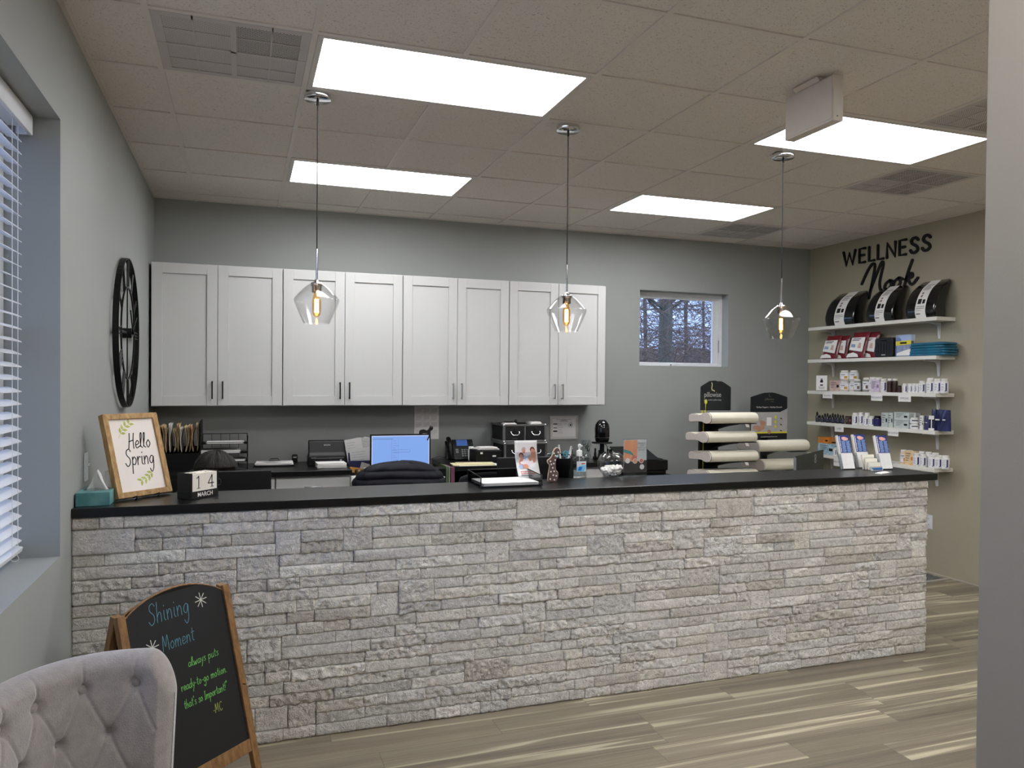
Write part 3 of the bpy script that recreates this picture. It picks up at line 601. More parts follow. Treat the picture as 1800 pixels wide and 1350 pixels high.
hand(F,'Hello',.034,(.100,.0098,.212),PU,PV,.0044,.2,.10,cond=.66); hand(F,'Spring',.036,(.070,.0098,.138),PU,PV,.0044,.2,.08,cond=.66)
LEAF=mat('sage_green_ink',(186,194,104),.8,var=.15,vs=30); F.m=2
def sprig(ox,oz,ang_,flip):
    M0=[(0,0),(.03,.012),(.06,.016),(.09,.012)]; c,s_=math.cos(ang_),math.sin(ang_); tr=lambda p:(ox+p[0]*c-p[1]*s_, oz+p[0]*s_+p[1]*c)
    F.strokes([[tr(p) for p in smooth_line(M0,4)]],(0,.0098,0),PU,PV,.0011)
    for k,(lx,lz) in enumerate([(.022,.009),(.040,.014),(.062,.016),(.084,.013)]):
        for sd in (1,-1):
            a=sd*.8*flip+.15; L=.026; pts=[(0,0),(L*.35,.0058),(L*.7,.004),(L,0),(L*.7,-.004),(L*.35,-.0058)]; F.prism([tr((lx+p[0]*math.cos(a)-p[1]*math.sin(a), lz+p[0]*math.sin(a)+p[1]*math.cos(a))) for p in pts],(0,.0098,0),PU,PV,.0004)
sprig(.062,.262,.62,1); sprig(.205,.115,PI+.42,1)
obj('print',F,[mat('cream_print_paper',(240,232,224),.6,var=.01),INK,LEAF],t)
b=B(); b.tube([(.07,-.02,-.004),(.07,-.022,.006),(.07,-.004,-.001),(.07,.05,-.004),(.09,.10,-.010),(.12,.14,-.0115)],.003,6); b.tube([(.18,-.02,-.004),(.18,-.022,.006),(.18,-.004,-.001),(.18,.05,-.004),(.16,.10,-.010),(.12,.14,-.0115)],.003,6); b.tube([(.12,.15,-.0115),(.125,.10,.14),(.125,.075,.2)],.003,6)
for x in (.07,.18): b.tube([(x,-.02,-.004),(x,-.012,-.0118)],.003,6)
obj('easel',b,BLACKM,t)
# perpetual block calendar
C0=at_z(336.5,878.7,CT); C1=at_z(384,870,CT); U2=Vector((C1.x-C0.x,C1.y-C0.y,0)); CW=.158; ang=math.atan2(U2.y,U2.x)
t=thing('block_calendar','black wooden block calendar stand reading MARCH, right of the framed sign','calendar',(C0.x,C0.y,CT),ang); CD=.080; hb=.032; hc=.080
b=B(); b.bx(0,0,0,CW,CD,hb); b.bx(0,0,hb,.006,CD,hb+hc); b.bx(CW-.006,0,hb,CW,CD,hb+hc); b.bx(.006,CD-.006,hb,CW-.006,CD,hb+hc-.01); obj('stand',b,mat('black_painted_wood',(20,19,19),.5,var=.2),t,bevel=.001)
b=B(); text(b,'MARCH',.026,(CW/2,-.0004,hb/2),(1,0,0),(0,0,1),bold=.01); obj('lettering',b,PAPER,t)
cs=(CW-.014)/2
for k,(dg,lab) in enumerate((('1','cream cube with numeral one, left in the block calendar'),('4','cream cube with numeral four, right in the block calendar'))):
    x=.007+k*cs; M=Matrix.Translation((C0.x,C0.y,CT))@Matrix.Rotation(ang,4,'Z'); p=M@Vector((x+cs/2,.001+cs/2,hb+.0002))
    b=B(); b.bx(-cs/2+.0006,-cs/2+.001,0,cs/2-.0006,cs/2,hc-.004); b.m=1; b.strokes({'1':[[(0,.052),(0,0)],[(-.011,.044),(0,.052)]],'4':[[(.006,.052),(.006,0)],[(.006,.052),(-.017,.016)],[(-.017,.016),(.016,.016)]]}[dg],(0,-cs/2+.0008,.012),(1,0,0),(0,0,1),.0042); b.strokes([[(-.010 if dg=='1' else -.003,0),(.010 if dg=='1' else .015,0)]],(0,-cs/2+.0008,.012),(1,0,0),(0,0,1),.0022); text(b,'2' if k else '3',.055,(0,0,hc-.004),(1,0,0),(0,1,0))
    single('number_cube',b,[mat('cream_painted_wood',(238,232,220),.6,var=.02),INK],lab,'calendar cube',p,ang,bevel=0)
# mesh letter tray with papers
TR=[at_z(u,v,CT) for u,v in ((850,858),(925,855),(929,848),(822,845))]
t=thing('letter_tray','black wire mesh letter tray on the counter holding white paper','letter tray',(1.885,-2.735,CT)); MESH=thin_glass('fine_black_mesh',(150,150,152),.0,.02)
def trayp(): return None
b=B(); W2,D2=.158,.115; b.tube([(-W2,-D2,.004),(W2,-D2,.004),(W2,D2,.004),(-W2,D2,.004)],.003,6,closed=True); b.tube([(-W2,-D2,.004),(-W2,-D2,.052),(-W2,D2,.065),(W2,D2,.065),(W2,-D2,.052),(W2,-D2,.004)],.003,6); b.tube([(-W2,D2,.004),(-W2,D2,.065)],.003,6); b.tube([(W2,D2,.004),(W2,D2,.065)],.003,6)
for k in range(3): b.bx(-W2,-D2+.02+k*.09,.001,W2,-D2+.03+k*.09,.005)
obj('rim',b,BLACKM,t)
b=B(); b.add([(-W2,-D2,.004),(-W2,D2,.004),(-W2,D2,.065),(-W2,-D2,.052)],[(0,1,2,3)]); b.add([(W2,-D2,.004),(W2,D2,.004),(W2,D2,.065),(W2,-D2,.052)],[(0,1,2,3)]); b.add([(-W2,D2,.004),(W2,D2,.004),(W2,D2,.065),(-W2,D2,.065)],[(0,1,2,3)]); obj('mesh_side',b,MESH,t)
b=B(); n=14
for k in range(n): z=.007+.0011*k; dx=.004*math.sin(k*2.3); dy=.004*math.cos(k*1.7); b.bx(-.142+dx,-.105+dy,z,.142+dx,.100+dy,z+.0008)
single('paper_stack',b,PAPER,'stack of white paper sheets in the wire mesh tray','paper',(1.885,-2.735,CT),0)
# family brochure holder
def picture(b,items):
    for m_,pl,z in items: b.m=m_; b.prism(pl[0],*pl[1:],t=z)
BR0=at_z(912,848,CT); BR1=at_z(955,846,CT); Wb=.125
t=thing('brochure_stand','clear stand holding curled brochure with family photograph, behind the mesh tray','brochure stand',(BR0.x+.005,BR0.y,CT),math.radians(2))
SK=mat('printed_skin_tone',(214,150,124),.7,var=.1,vs=40); RD=mat('printed_red',(222,120,100),.7,var=.05); PK=mat('printed_blush',(240,226,228),.7,var=.05,vs=20); HR=mat('printed_brown_hair',(112,62,48),.7,var=.2,vs=40); BLP=mat('printed_pale_blue',(176,190,220),.7,var=.1,vs=30); GYH=mat('printed_grey_hair',(190,180,172),.7,var=.1,vs=40)
def bro(u,v): # curled sheet
    return (u*Wb-.012*(1-v)*0-.018*v**2, .03+.02*v-.045*max(0,v-.55)**2*4*0, .008+.205*v)
b=B(); b.grid(lambda u,v:(u*Wb-.014*(v-.3)*1.2, .018+.030*v+.02*math.sin(PI*v), .006+.205*v),10,14)
def bp(u,v,e=.0008): return Vector((u*Wb-.014*(v-.3)*1.2, .018+.030*v+.02*math.sin(PI*v)-e, .006+.205*v))
def patch(b,cu,cv,ru,rv,m_,e,n=14):
    b.m=m_; vs=[bp(cu,cv,e)]+[bp(cu+ru*math.cos(2*PI*k/n),cv+rv*math.sin(2*PI*k/n),e) for k in range(n)]; b.add([tuple(p) for p in vs],[(0,1+k,1+(k+1)%n) for k in range(n)],False)
patch(b,.5,.58,.46,.26,2,.0006)
for cu,cv,ru,rv,m_ in ((.45,.60,.13,.17,5),(.30,.42,.17,.13,1),(.72,.42,.17,.12,4),(.82,.62,.12,.2,1)): patch(b,cu,cv,ru,rv,m_,.001)
for cu,cv,h_ in ((.40,.74,6),(.78,.74,3),(.27,.60,3),(.66,.54,6)): patch(b,cu,cv+.02,.105,.075,h_,.0014); patch(b,cu,cv-.01,.075,.062,1,.0018)
patch(b,.2,.34,.10,.06,5,.002); patch(b,.42,.34,.12,.06,1,.002)
b.m=7
for k,(w_,c_) in enumerate(((.6,2),(.8,2),(.65,7))):
    z=.20-.045*k; b.m=(8,8,7)[k]; n=6; 
    for q in range(int(w_*10)): u0=.15+q*.08; b.add([tuple(bp(u0,z,.001)),tuple(bp(u0+.06,z,.001)),tuple(bp(u0+.06,z+.022,.001)),tuple(bp(u0,z+.022,.001))],[(0,1,2,3)],False)
o=obj('brochure',b,[PAPER,SK,PK,HR,mat('printed_white',(240,236,236),.7,var=.03),BLP,GYH,GREYINK,RD],t); 
d=o.modifiers.new('s','SOLIDIFY'); d.thickness=-.0006
b=B(); b.bx(-.002,-.01,0,Wb+.002,.07,.002); b.bx(-.002,.004,.002,Wb+.002,.006,.035); b.bx(-.002,.050,.002,Wb+.002,.052,.15); obj('holder',b,ACRYL,t)
# polka dot rabbit cutout
p=at_z(972,847,CT); BR=mat('brown_dotted_fabric',(104,80,74),.8,var=.1,vs=40); DOT=mat('white_dots',(240,236,230),.7,var=.02)
out=smooth_line([(.062,0),(0,0),(-.004,.03),(.004,.06),(.008,.085),(-.006,.095),(-.01,.108),(.012,.118),(.03,.135),(.038,.152),(.052,.168),(.068,.172),(.083,.166),(.09,.152),(.078,.14),(.062,.12),(.054,.10),(.052,.075),(.058,.055),(.072,.045),(.074,.025),(.062,0)],4)
out=[((x-.03)*.66,y) for x,y in out[:-1]]
b=B(); b.prism(out,(0,0,0),(1,0,0),(0,0,1),.014,-1); b.m=1
for x,y in ((-.02,.012),(.015,.008),(.005,.032),(.03,.028),(-.015,.05),(.012,.052),(.0,.07),(-.012,.088),(.008,.092),(.02,.11),(-.02,.104),(.035,.13),(.045,.15),(.022,.132),(.01,.145)): x*=.66; b.prism([(x+.0042*math.cos(a*PI/5),y+.0045*math.sin(a*PI/5)) for a in range(10)],(0,0,0),(1,0,0),(0,0,1),.0005)
b.m=2; b.tube([(x,.007,y) for x,y in out],.0035,6,closed=True)
o=single('rabbit_cutout',b,[BR,DOT,mat('natural_wood_edge',(214,192,160),.6,var=.1)],'brown polka-dot rabbit cutout beside the pencil cup','ornament',(p.x-.004,p.y-.005,CT+.0035),0)
# pencil cup, pens
p=at_z(990,839,CT); cx,cy=p.x+.004,p.y+.012; t=thing('pencil_cup','black mesh pencil cup between the dotted rabbit and sanitizer bottle','pencil cup',(cx,cy,CT))
b=B(); b.lathe([(.034,0),(.034,.003),(.036,.003),(.043,.102),(.044,.105),(.042,.105),(.034,.006),(.001,.006)],28,caps=False); obj('cup',b,mat('black_wire_mesh',(20,20,22),.45,metal=.4,var=.5,vs=200),t)
SC_T=mat('teal_plastic',(60,150,170),.35,var=.05); PEN=mat('white_pen',(225,225,222),.3,var=.03)
for k,(ax,ay,l,m_,nm,lab) in enumerate(((-.02,.0,.135,SC_T,'scissors','teal-handled scissors standing in the pencil cup, left pair'),(.012,.01,.132,SC_T,'scissors','teal-handled scissors standing in the pencil cup, right pair'),(.015,-.01,.165,PEN,'pen','tall white pen leaning in the pencil cup, foremost'),(.024,.012,.158,PEN,'pen','white pen leaning right in the pencil cup, shorter'),(-.005,.018,.168,PEN,'marker','white marker standing upright at back of the pencil cup'))):
    b=B(); d=Vector((ax*2.4,ay*1.5,l)).normalized(); q0=Vector((ax*.3,ay*.3,.008)); q1=q0+d*l
    if nm=='scissors':
        b.tube([q0,q0+d*(l-.03)],.004,6)
        for s in (-1,1):
            c=q0+d*(l-.012)+Vector((s*.011,0,0)); b.tube([(c.x+.010*math.cos(a*PI/6),c.y,c.z+.014*math.sin(a*PI/6)) for a in range(12)],.0032,6,closed=True)
    else: b.tube([q0,q1],.0048,10); b.m=1; b.tube([q0+d*(l-.05),q0+d*(l-.045)],.0052,10); b.bx(q1.x-.001,q1.y-.007,q1.z-.04,q1.x+.001,q1.y-.005,q1.z-.004)
    single(nm,b,[m_,BLACK],lab,nm,(cx,cy,CT))
# sanitizer
p=at_z(1020,838,CT); t=thing('sanitizer_bottle','clear pump bottle of hand sanitizer with blue label beside glass bowl','bottle',(p.x,p.y+.015,CT))
def rrect(w,d,r,n=4): return [(sx_*(w-r)+r*math.cos(a0+k*PI/2/n), sy_*(d-r)+r*math.sin(a0+k*PI/2/n)) for sx_,sy_,a0 in ((1,1,0),(-1,1,PI/2),(-1,-1,PI),(1,-1,1.5*PI)) for k in range(n+1)]
def loft(b,secs,smooth=True):
    n=len(secs[0][0]); vs=[(x*s,y*s,z) for pl,z,s in secs for x,y in pl]; fs=[(i*n+k,i*n+(k+1)%n,(i+1)*n+(k+1)%n,(i+1)*n+k) for i in range(len(secs)-1) for k in range(n)]
    b.add(vs,fs,smooth); b.add(vs[:n],[tuple(reversed(range(n)))],False); b.add(vs[-n:],[tuple(range(n))],False); return b
R_=rrect(.036,.024,.008)
b=B(); loft(b,[(R_,.0,.96),(R_,.003,1),(R_,.095,1),(R_,.104,.9),(R_,.112,.5),(R_,.116,.36)]); obj('bottle',b,GLASS,t)
b=B(); loft(b,[(R_,.004,.9),(R_,.085,.9)]); obj('gel',b,thin_glass('clear_gel',(226,232,234),.05,.2),t)
b=B(); b.bx(-.026,-.0248,.028,.030,-.0242,.085); b.m=1; b.prism([(-.026,.030),(.020,.030),(.030,.066),(.0,.062),(-.026,.052)],(0,-.0249,0),(1,0,0),(0,0,1),.0004); b.m=2; b.prism([(-.018,.036),(.0,.036),(.008,.055),(-.012,.056)],(0,-.0254,0),(1,0,0),(0,0,1),.0003); b.m=3; b.prism([(.002,.068),(.024,.070),(.024,.076),(.002,.075)],(0,-.0249,0),(1,0,0),(0,0,1),.0004)
obj('label',b,[mat('label_silver',(214,220,224),.5,var=.03),mat('label_light_blue',(120,196,236),.5,var=.05),mat('label_deep_blue',(40,110,190),.5,var=.05),mat('label_red',(214,90,80),.5,var=.05)],t)
b=B(); b.lathe([(.016,.112),(.016,.140),(.013,.144),(.005,.145),(.005,.158),(.009,.160),(.008,.176),(.003,.178)],20); b.bx(-.004,-.034,.166,.004,0,.174); b.tube([(0,0,.112),(0,0,.01)],.0025,6); obj('pump',b,WHITE,t)
# fish bowl with white stones
p=at_z(1081,840,CT); t=thing('glass_bowl','round clear glass bowl half filled with white pieces','glass bowl',(p.x,p.y+.045,CT)); r=.077
prof=[(.001,.0),(.032,.0),(.034,.002)]+[(r*math.sin(a),r*.95-r*.95*math.cos(a)) for a in [PI*(.19+.62*k/16) for k in range(17)]]
b=B(); b.lathe(prof+[(x-.0022,z) for x,z in reversed(prof[3:])]+[(.001,.010)],40,caps=False); obj('bowl',b,GLASS,t)
b=B(); rr=random.Random(5)
for k in range(230):
    z=rr.uniform(.012,.062); rm=math.sqrt(max(.0001,r*r-(z/.95-r)**2))-.0135; a=rr.uniform(0,2*PI); q=rm*math.sqrt(rr.random()); z=min(z,.030+.45*(q*math.cos(a)+.06)*.55+rr.uniform(0,.012)) if z>.03 else z
    sc=(rr.uniform(.8,1.3),rr.uniform(.7,1.1),rr.uniform(.5,.8)); b.sphere((q*math.cos(a),q*math.sin(a),z),.0092,7,5,sc)
tag(single('white_pebbles',b,mat('white_mint_pieces',(250,248,242),.35,var=.02),'white pieces filling the lower half of the glass bowl','mints',(p.x,p.y+.045,CT)),'white pieces filling the lower half of the glass bowl','mints',kind='stuff')
# flyer in acrylic stand
p0=at_z(1090,837,CT); p1=at_z(1132,835.5,CT); t=thing('flyer_stand','acrylic stand with orange and white flyer behind the glass bowl','flyer stand',(at_z(1132,835.5,CT).x-.148,-2.628,CT),math.radians(2)); w_=.148; h_=.207
b=B(); b.bx(0,0,.003,w_,.002,h_); b.bx(0,.004,.003,w_,.006,h_); b.bx(0,-.012,0,w_,.026,.003); obj('acrylic',b,ACRYL,t)
b=B(); b.bx(.002,.0022,.022,w_-.002,.0038,h_-.004); O_=(0,.0020,0)
M_=[PAPER,mat('flyer_orange',(240,176,132),.6,rgb2=(236,150,112),var=.2,vs=12),mat('flyer_dark',(58,54,54),.6,var=.05),mat('flyer_teal',(84,150,146),.6,var=.1),mat('flyer_pink',(226,128,110),.6,var=.1),GREYINK]
b.m=1; b.prism([(.004,.085),(.086,.085),(.086,h_-.007),(.004,h_-.007)],O_,(1,0,0),(0,0,1),.0003)
b.m=4; b.prism([(.055,.088),(.082,.085),(.084,.11),(.07,.118),(.05,.105)],(0,.0016,0),(1,0,0),(0,0,1),.0003)
b.m=3; b.prism([(.002,.135),(.05,.122),(.066,.108),(.06,.126),(.045,.140),(.002,.152)],(0,.0015,0),(1,0,0),(0,0,1),.0003)
b.m=2; b.prism([(.002,.022),(w_-.002,.022),(w_-.002,.088)]+[(w_-.002-(k+1)*.0225, .082 if k%2 else .088) for k in range(6)]+[(.002,.088)],(0,.0013,0),(1,0,0),(0,0,1),.0003)
for x,z,m_ in ((.027,.088,0),(.073,.085,1),(.113,.086,4),(.117,.052,0)): b.m=0; b.prism([(x+.0145*math.cos(a*PI/8),z+.0145*math.sin(a*PI/8)) for a in range(16)],(0,.0010,0),(1,0,0),(0,0,1),.0003); b.m=m_; b.prism([(x+.0115*math.cos(a*PI/8),z+.0115*math.sin(a*PI/8)) for a in range(16)],(0,.0007,0),(1,0,0),(0,0,1),.0003)
b.m=5
for s_,z in (('ENHANCE',.182),('YOUR',.170),('WEIGHT LOSS',.158),('JOURNEY',.146)): text(b,s_,.011,(.115,.0013,z),(1,0,0),(0,0,1),sx=.85)
obj('flyer',b,M_,t)
# right end: three brochure racks, cards
NAVY=mat('brochure_navy',(44,62,128),.5,var=.08,vs=20); LBL=mat('brochure_light_blue',(138,164,208),.5,var=.08,vs=60); PNK=mat('brochure_pink',(232,176,166),.5,var=.1,vs=60); CREAM=mat('cream_paper',(236,230,214),.7,var=.02)
def rack(u,v,label,rz,flip=0,dy=0):
    p=at_z(u,v,CT); t=thing('brochure_rack',label,'brochure rack',(p.x,p.y+dy,CT),rz,group='brochure racks at the right end of the counter'); W_=.098; tl=math.radians(15)
    b=B(); b.M=Matrix.Translation((0,.012,.004))@Matrix.Rotation(-tl,4,'X'); b.bx(0,.020,0,W_,.022,.20); b.bx(0,0,0,W_,.0015,.095); b.bx(0,0,0,.0015,.022,.095); b.bx(W_-.0015,0,0,W_,.022,.095); b.bx(0,0,0,W_,.022,.0015); b.M=Matrix(); b.bx(0,0,0,W_,.07,.002); obj('acrylic',b,ACRYL,t)
    b=B(); b.M=Matrix.Translation((0,.012,.004))@Matrix.Rotation(-tl,4,'X'); b.bx(.003,.004,.003,W_-.003,.019,.21); b.m=1; b.prism([(.010,.10),(W_-.003,.10),(W_-.003,.21),(.010,.21)],(0,.0038,0),(1,0,0),(0,0,1),.0004)
    b.m=3; c=(.055,.188); b.prism([(c[0]+.022*math.cos(a*PI/7)*(1.3 if a in(0,13,1) else 1),c[1]+.012*math.sin(a*PI/7)-.002*math.cos(a*PI/7)) for a in range(14)],(0,.0033,0),(1,0,0),(0,0,1),.0004)
    b.m=2
    for q in range(2):
        for r_ in range(9): z=.105+r_*.008; b.prism([(.030+q*.034,z),(.030+q*.034+.026+.003*((r_*5+q)%3-1),z),(.030+q*.034+.026,z+.0055),(.030+q*.034,z+.0055)],(0,.0033,0),(1,0,0),(0,0,1),.0003)
    b.m=0
    for r_ in range(11): z=.106+r_*.009; b.prism([(.0145,z),(.021+.002*(r_%3),z),(.021,z+.006),(.0145,z+.006)],(0,.0033,0),(1,0,0),(0,0,1),.0003)
    obj('brochure',b,[PAPER,NAVY,LBL,PNK],t)
    b=B(); b.M=Matrix.Translation((0,.012,.004))@Matrix.Rotation(-tl,4,'X'); b.bx(.006,-.0022,.003,W_-.006,-.0006,.094); obj('front_leaflet',b,mat('white_leaflet',(236,235,232),.6,var=.03,vs=40),t)
rack(1484,826.5,'blue brochure rack on the counter end, leftmost of the three',0)
rack(1516,824.5,'blue brochure rack on the counter end, middle and partly behind cards',0,dy=.02)
rack(1551,826.5,'blue brochure rack on the counter end, rightmost of the three',0,dy=.0)
p=at_z(1533,826,CT); t=thing('card_holder','tiered clear holder with cream cards in front of the middle brochure rack','card holder',(p.x,p.y-.012,CT),0)
b=B(); b.bx(-.05,-.02,0,.05,.05,.002)
for k in range(3): b.bx(-.05,-.018+k*.022,.002,.05,-.0165+k*.022,.024+.026*k)
obj('acrylic',b,ACRYL,t)
for k in range(3): b=B(); b.M=Matrix.Translation((0,-.014+k*.022,.004))@Matrix.Rotation(-.2,4,'X'); b.bx(-.045,0,0,.045,.012,.044+.022*k); obj('card_stack',b,CREAM,t)
b=B(); b.bx(-.04,-.028,.0,.045,-.016,.004); b.bx(-.04,-.0285,.004,.045,-.0165,.008); b.m=1; b.bx(-.032,-.0290,.004,.038,-.0286,.017); b.bx(-.032,-.0286,.004,.038,-.020,.017); obj('card_box',b,[WHITE,mat('card_blue',(70,120,180),.5,var=.1,vs=50)],t)
p=at_z(1552,832,CT); b=B(); b.bx(-.05,-.02,0,.045,.02,.004); b.bx(-.03,-.01,.004,.05,.018,.007); single('business_cards',b,PAPER,'loose white cards lying at the counter edge before the card holder','cards',(p.x,p.y,CT),.3)
# ================================================================ LEFT WALL
IRON=mat('black_wrought_iron',(20,20,21),.5,metal=.4,var=.2)
yc=-1.62; zc=1.815; Rr=.415
ck=thing('wall_clock','large round black metal skeleton clock on the left wall, seen edge-on','wall clock',(0,yc,zc))
def ring(b,x0,x1,r0,r1,n=64):
    vs=[];
    for k in range(n):
        a=2*PI*k/n
        for x,r in ((x0,r0),(x1,r0),(x1,r1),(x0,r1)): vs.append((x,r*math.cos(a),r*math.sin(a)))
    b.add(vs,[(k*4+j,k*4+(j+1)%4,((k+1)%n)*4+(j+1)%4,((k+1)%n)*4+j) for k in range(n) for j in range(4)],False)
b=B(); ring(b,.010,.040,Rr-.006,Rr); obj('outer_ring',b,IRON,ck)
b=B(); ring(b,.026,.034,.250,.260); obj('inner_ring',b,IRON,ck)
for s in range(2):
    b=B(); b.bx(.024,-.006,-Rr+.004,.030,.006,Rr-.004) if s==0 else b.bx(.024,-Rr+.004,-.006,.030,Rr-.004,.006); obj('cross_bar',b,IRON,ck)
ROM=['XII','I','II','III','IIII','V','VI','VII','VIII','IX','X','XI']
for h_,s in enumerate(ROM):
    a=PI/2-h_*PI/6; b=B(); ur=Vector((0,math.cos(a),math.sin(a))); ut=Vector((0,math.sin(a),-math.cos(a))); wd={'I':.018,'V':.034,'X':.034}; tot=sum(wd[c] for c in s); x=-tot/2
    for c in s:
        m0=x+wd[c]/2; seg=[((0,0),(0,1))] if c=='I' else ([((-.5,1),(0,0)),((.5,1),(0,0))] if c=='V' else [((-.5,1),(.5,0)),((.5,1),(-.5,0))])
        for (ax,az),(bx_,bz) in seg:
            P0=ur*(.262+az*.145)+ut*(m0+ax*.024)+Vector((.03,0,0)); P1=ur*(.262+bz*.145)+ut*(m0+bx_*.024)+Vector((.03,0,0)); b.tube([P0,P1],.0045,4)
        x+=wd[c]
    obj('numeral',b,IRON,ck)
b=B(); b.cyl((.002,0,0),(.05,0,0),.028,20); obj('hub',b,IRON,ck)
b=B(); b.tube([(.056,0,0),(.056,-.10,.12)],.004,5); obj('hour_hand',b,IRON,ck); b=B(); b.tube([(.052,0,0),(.052,.20,.10)],.0035,5); obj('minute_hand',b,IRON,ck); b=B(); b.cyl((.046,0,0),(.062,0,0),.008,12); obj('pivot',b,IRON,ck)
p=at_x(149,820,0); t=thing('light_switch','white light dimmer switch on the left wall above tissue box','light switch',(0,-2.68,1.18))
b=B(); b.bx(.0005,-.036,-.060,.006,.036,.060); obj('wall_plate',b,TRIMW,t,bevel=.002); b=B(); b.bx(.006,-.017,-.034,.009,.017,.034); b.bx(.009,-.006,.004,.017,.006,.016); obj('slider',b,TRIMW,t,bevel=.001)
p=at_x(1633,917,XR); t=thing('wall_outlet','white electrical outlet low on the olive right wall','outlet',(XR,p.y,p.z))
b=B(); b.bx(-.006,-.036,-.058,-.0005,.036,.058); obj('wall_plate',b,TRIMW,t,bevel=.002)
for s in (-1,1):
    b=B(); b.bx(-.009,-.017,s*.024-.014,-.006,.017,s*.024+.014); b.m=1; b.bx(-.0094,-.008,s*.024-.002,-.009,-.005,s*.024+.008); b.bx(-.0094,.005,s*.024-.002,-.009,.008,s*.024+.008); obj('socket',b,[TRIMW,BLACK],t,bevel=.0006)
# ================================================================ REAR COUNTER, LEFT
KRAFT=mat('kraft_card',(196,168,130),.8,var=.1,vs=20); BUFF=mat('buff_card',(214,196,160),.8,var=.08,vs=20); MANW=mat('white_folder',(220,218,214),.7,var=.03)
t=thing('file_sorter','black vertical file sorter in the back corner, behind the framed sign','file sorter',(.20,-.32,RC))
b=B(); b.bx(-.14,-.14,0,.155,.14,.012); b.bx(-.14,-.14,.012,-.135,.14,.15)
b.bx(.150,-.14,.012,.155,.14,.36); b.bx(-.135,-.14,.012,.15,-.135,.13); b.bx(-.135,.135,.012,.15,.14,.16)
for k in range(6): x=-.135+.049*k; b.bx(x,-.135,.012,x+.002,.135,.12)
obj('rack',b,BLACKM,t)
cols=[BUFF,KRAFT,BUFF,MANW,BUFF,KRAFT,MANW,BUFF,KRAFT,KRAFT,BUFF]
labs=['buff file folder','brown file folder at left end','buff file folder next to the white curled one','white curled file folder','buff file folder right of the white curled one','brown file folder in the middle','white file folder in the middle','buff file folder right of the middle','brown file folder','brown file folder, second from the right','buff file folder, rightmost']
for k in range(11):
    x=-.125+.0255*k; bow=.020*math.sin(k*1.9)+.005; hgt=.285+.02*math.sin(k*2.7)
    b=B()
    for sd in (-1,1): b.grid(lambda u,v,sd=sd:(x+sd*(.0015+.006*v**2)+bow*math.sin(PI*v)*(1 if sd>0 else .6), -.12+.235*u, .125+ (hgt-.10)*v+ .0*u),6,10)
    b.grid(lambda u,v:(x+.003*v+bow*.8*math.sin(PI*v), -.115+.22*u, .128+(hgt-.115)*v),6,10)
    o=single('file_folder',b,[cols[k]],labs[k]+' in the black corner sorter'if k not in (0,8) else ('buff file folder, leftmost in the black corner sorter' if k==0 else 'brown file folder, third from the right in the corner sorter'),'file folder',(.20,-.32,RC+.012),group='file folders in the black sorter')
    d=o.modifiers.new('s','SOLIDIFY'); d.thickness=.0009
# wire tray tower with papers
p0=at_y(353,820,-.40); p1=at_y(435,820,-.40); W_=p1.x-p0.x; t=thing('tray_tower','black wire tray tower with papers, behind the person on the rear counter','letter tray tower',(p0.x,-.40,RC))
b=B(); hT=.245
for x in (0,W_):
    for y in (0,.27): b.tube([(x,y,0),(x,y,hT)],.004,6)
    b.tube([(x,0,hT),(x,.27,hT)],.003,6); b.bx(x-.001,0,.0,x+.001,.27,.16 if x==0 else .12)
for q in range(6): b.tube([(W_*q/5,.27,.0),(W_*q/5,.27,hT)],.0018,5)
b.tube([(0,.27,hT),(W_,.27,hT)],.003,6); b.tube([(0,0,hT),(0,.27,hT)],.003,6); obj('frame',b,BLACKM,t)
for z in (.055,.115,.185):
    b=B(); b.bx(.002,.002,z,W_-.002,.268,z+.003); b.bx(.002,0,z,W_-.002,.003,z+.016); obj('shelf',b,BLACKM,t)
for k,(z,dx,w_,n,lab) in enumerate(((.189,.04,.25,3,'white papers on the top shelf of the wire tray tower'),(.119,-.005,.27,9,'white paper pile on the middle shelf of the wire tray tower'),(.059,.05,.25,5,'white papers on the bottom shelf of the wire tray tower'))):
    b=B()
    for q in range(n): b.cbox((dx+w_/2+.006*math.sin(q*2.1),.10,.002+.0022*q),(w_,.22,.0016),rz=.03*math.sin(q*3.1))
    single('paper_pile',b,PAPER,lab,'paper',(p0.x,-.40,RC+z),0)
# clipboard stack, small black stamp, scanner, paper ream
p=at_z(482,818,RC); t=thing('clipboard_stack','black clipboards piled with printed sheets on the rear counter left of scanner','clipboard',(p.x,p.y,RC),-.05)
b=B(); b.bx(-.15,-.10,0,.15,.11,.006); b.cbox((0,.0,.010),(.29,.21,.003),rz=.05); obj('board',b,BLACK,t)
b=B(); 
for q in range(5): b.cbox((.004*math.sin(q*2),.0,.013+.003*q),(.27,.195,.0022),rz=.05*math.sin(q*1.7))
b.m=1
for q in range(9): b.cbox((-.05+.02*(q%3),.07-.018*q,.0268),(.12-.02*(q%2),.004,.0004))
obj('sheet',b,[PAPER,GREYINK],t); b=B(); b.tube([(-.03,.105,.028),(-.03,.12,.04),(.03,.12,.04),(.03,.105,.028)],.003,6); b.bx(-.045,.09,.024,.045,.11,.030); obj('clip',b,BLACKM,t)
p=at_z(518,812,RC); t=thing('self_inking_stamp','small black stamp standing on the rear counter left of the scanner','stamp',(p.x,p.y,RC)); b=B(); loft(b,[(rrect(.022,.016,.006),0,1),(rrect(.022,.016,.006),.05,1),(rrect(.022,.016,.006),.062,.8)]); obj('body',b,BLACK,t); b=B(); b.bx(-.014,-.017,.034,.014,-.016,.044); obj('label_window',b,WHITE,t)
p0=at_y(542,812,-.36); p1=at_y(609,812,-.36); W_=p1.x-p0.x; t=thing('document_scanner','black sheet-fed document scanner on the rear counter below the second cabinet','scanner',(p0.x,-.36,RC))
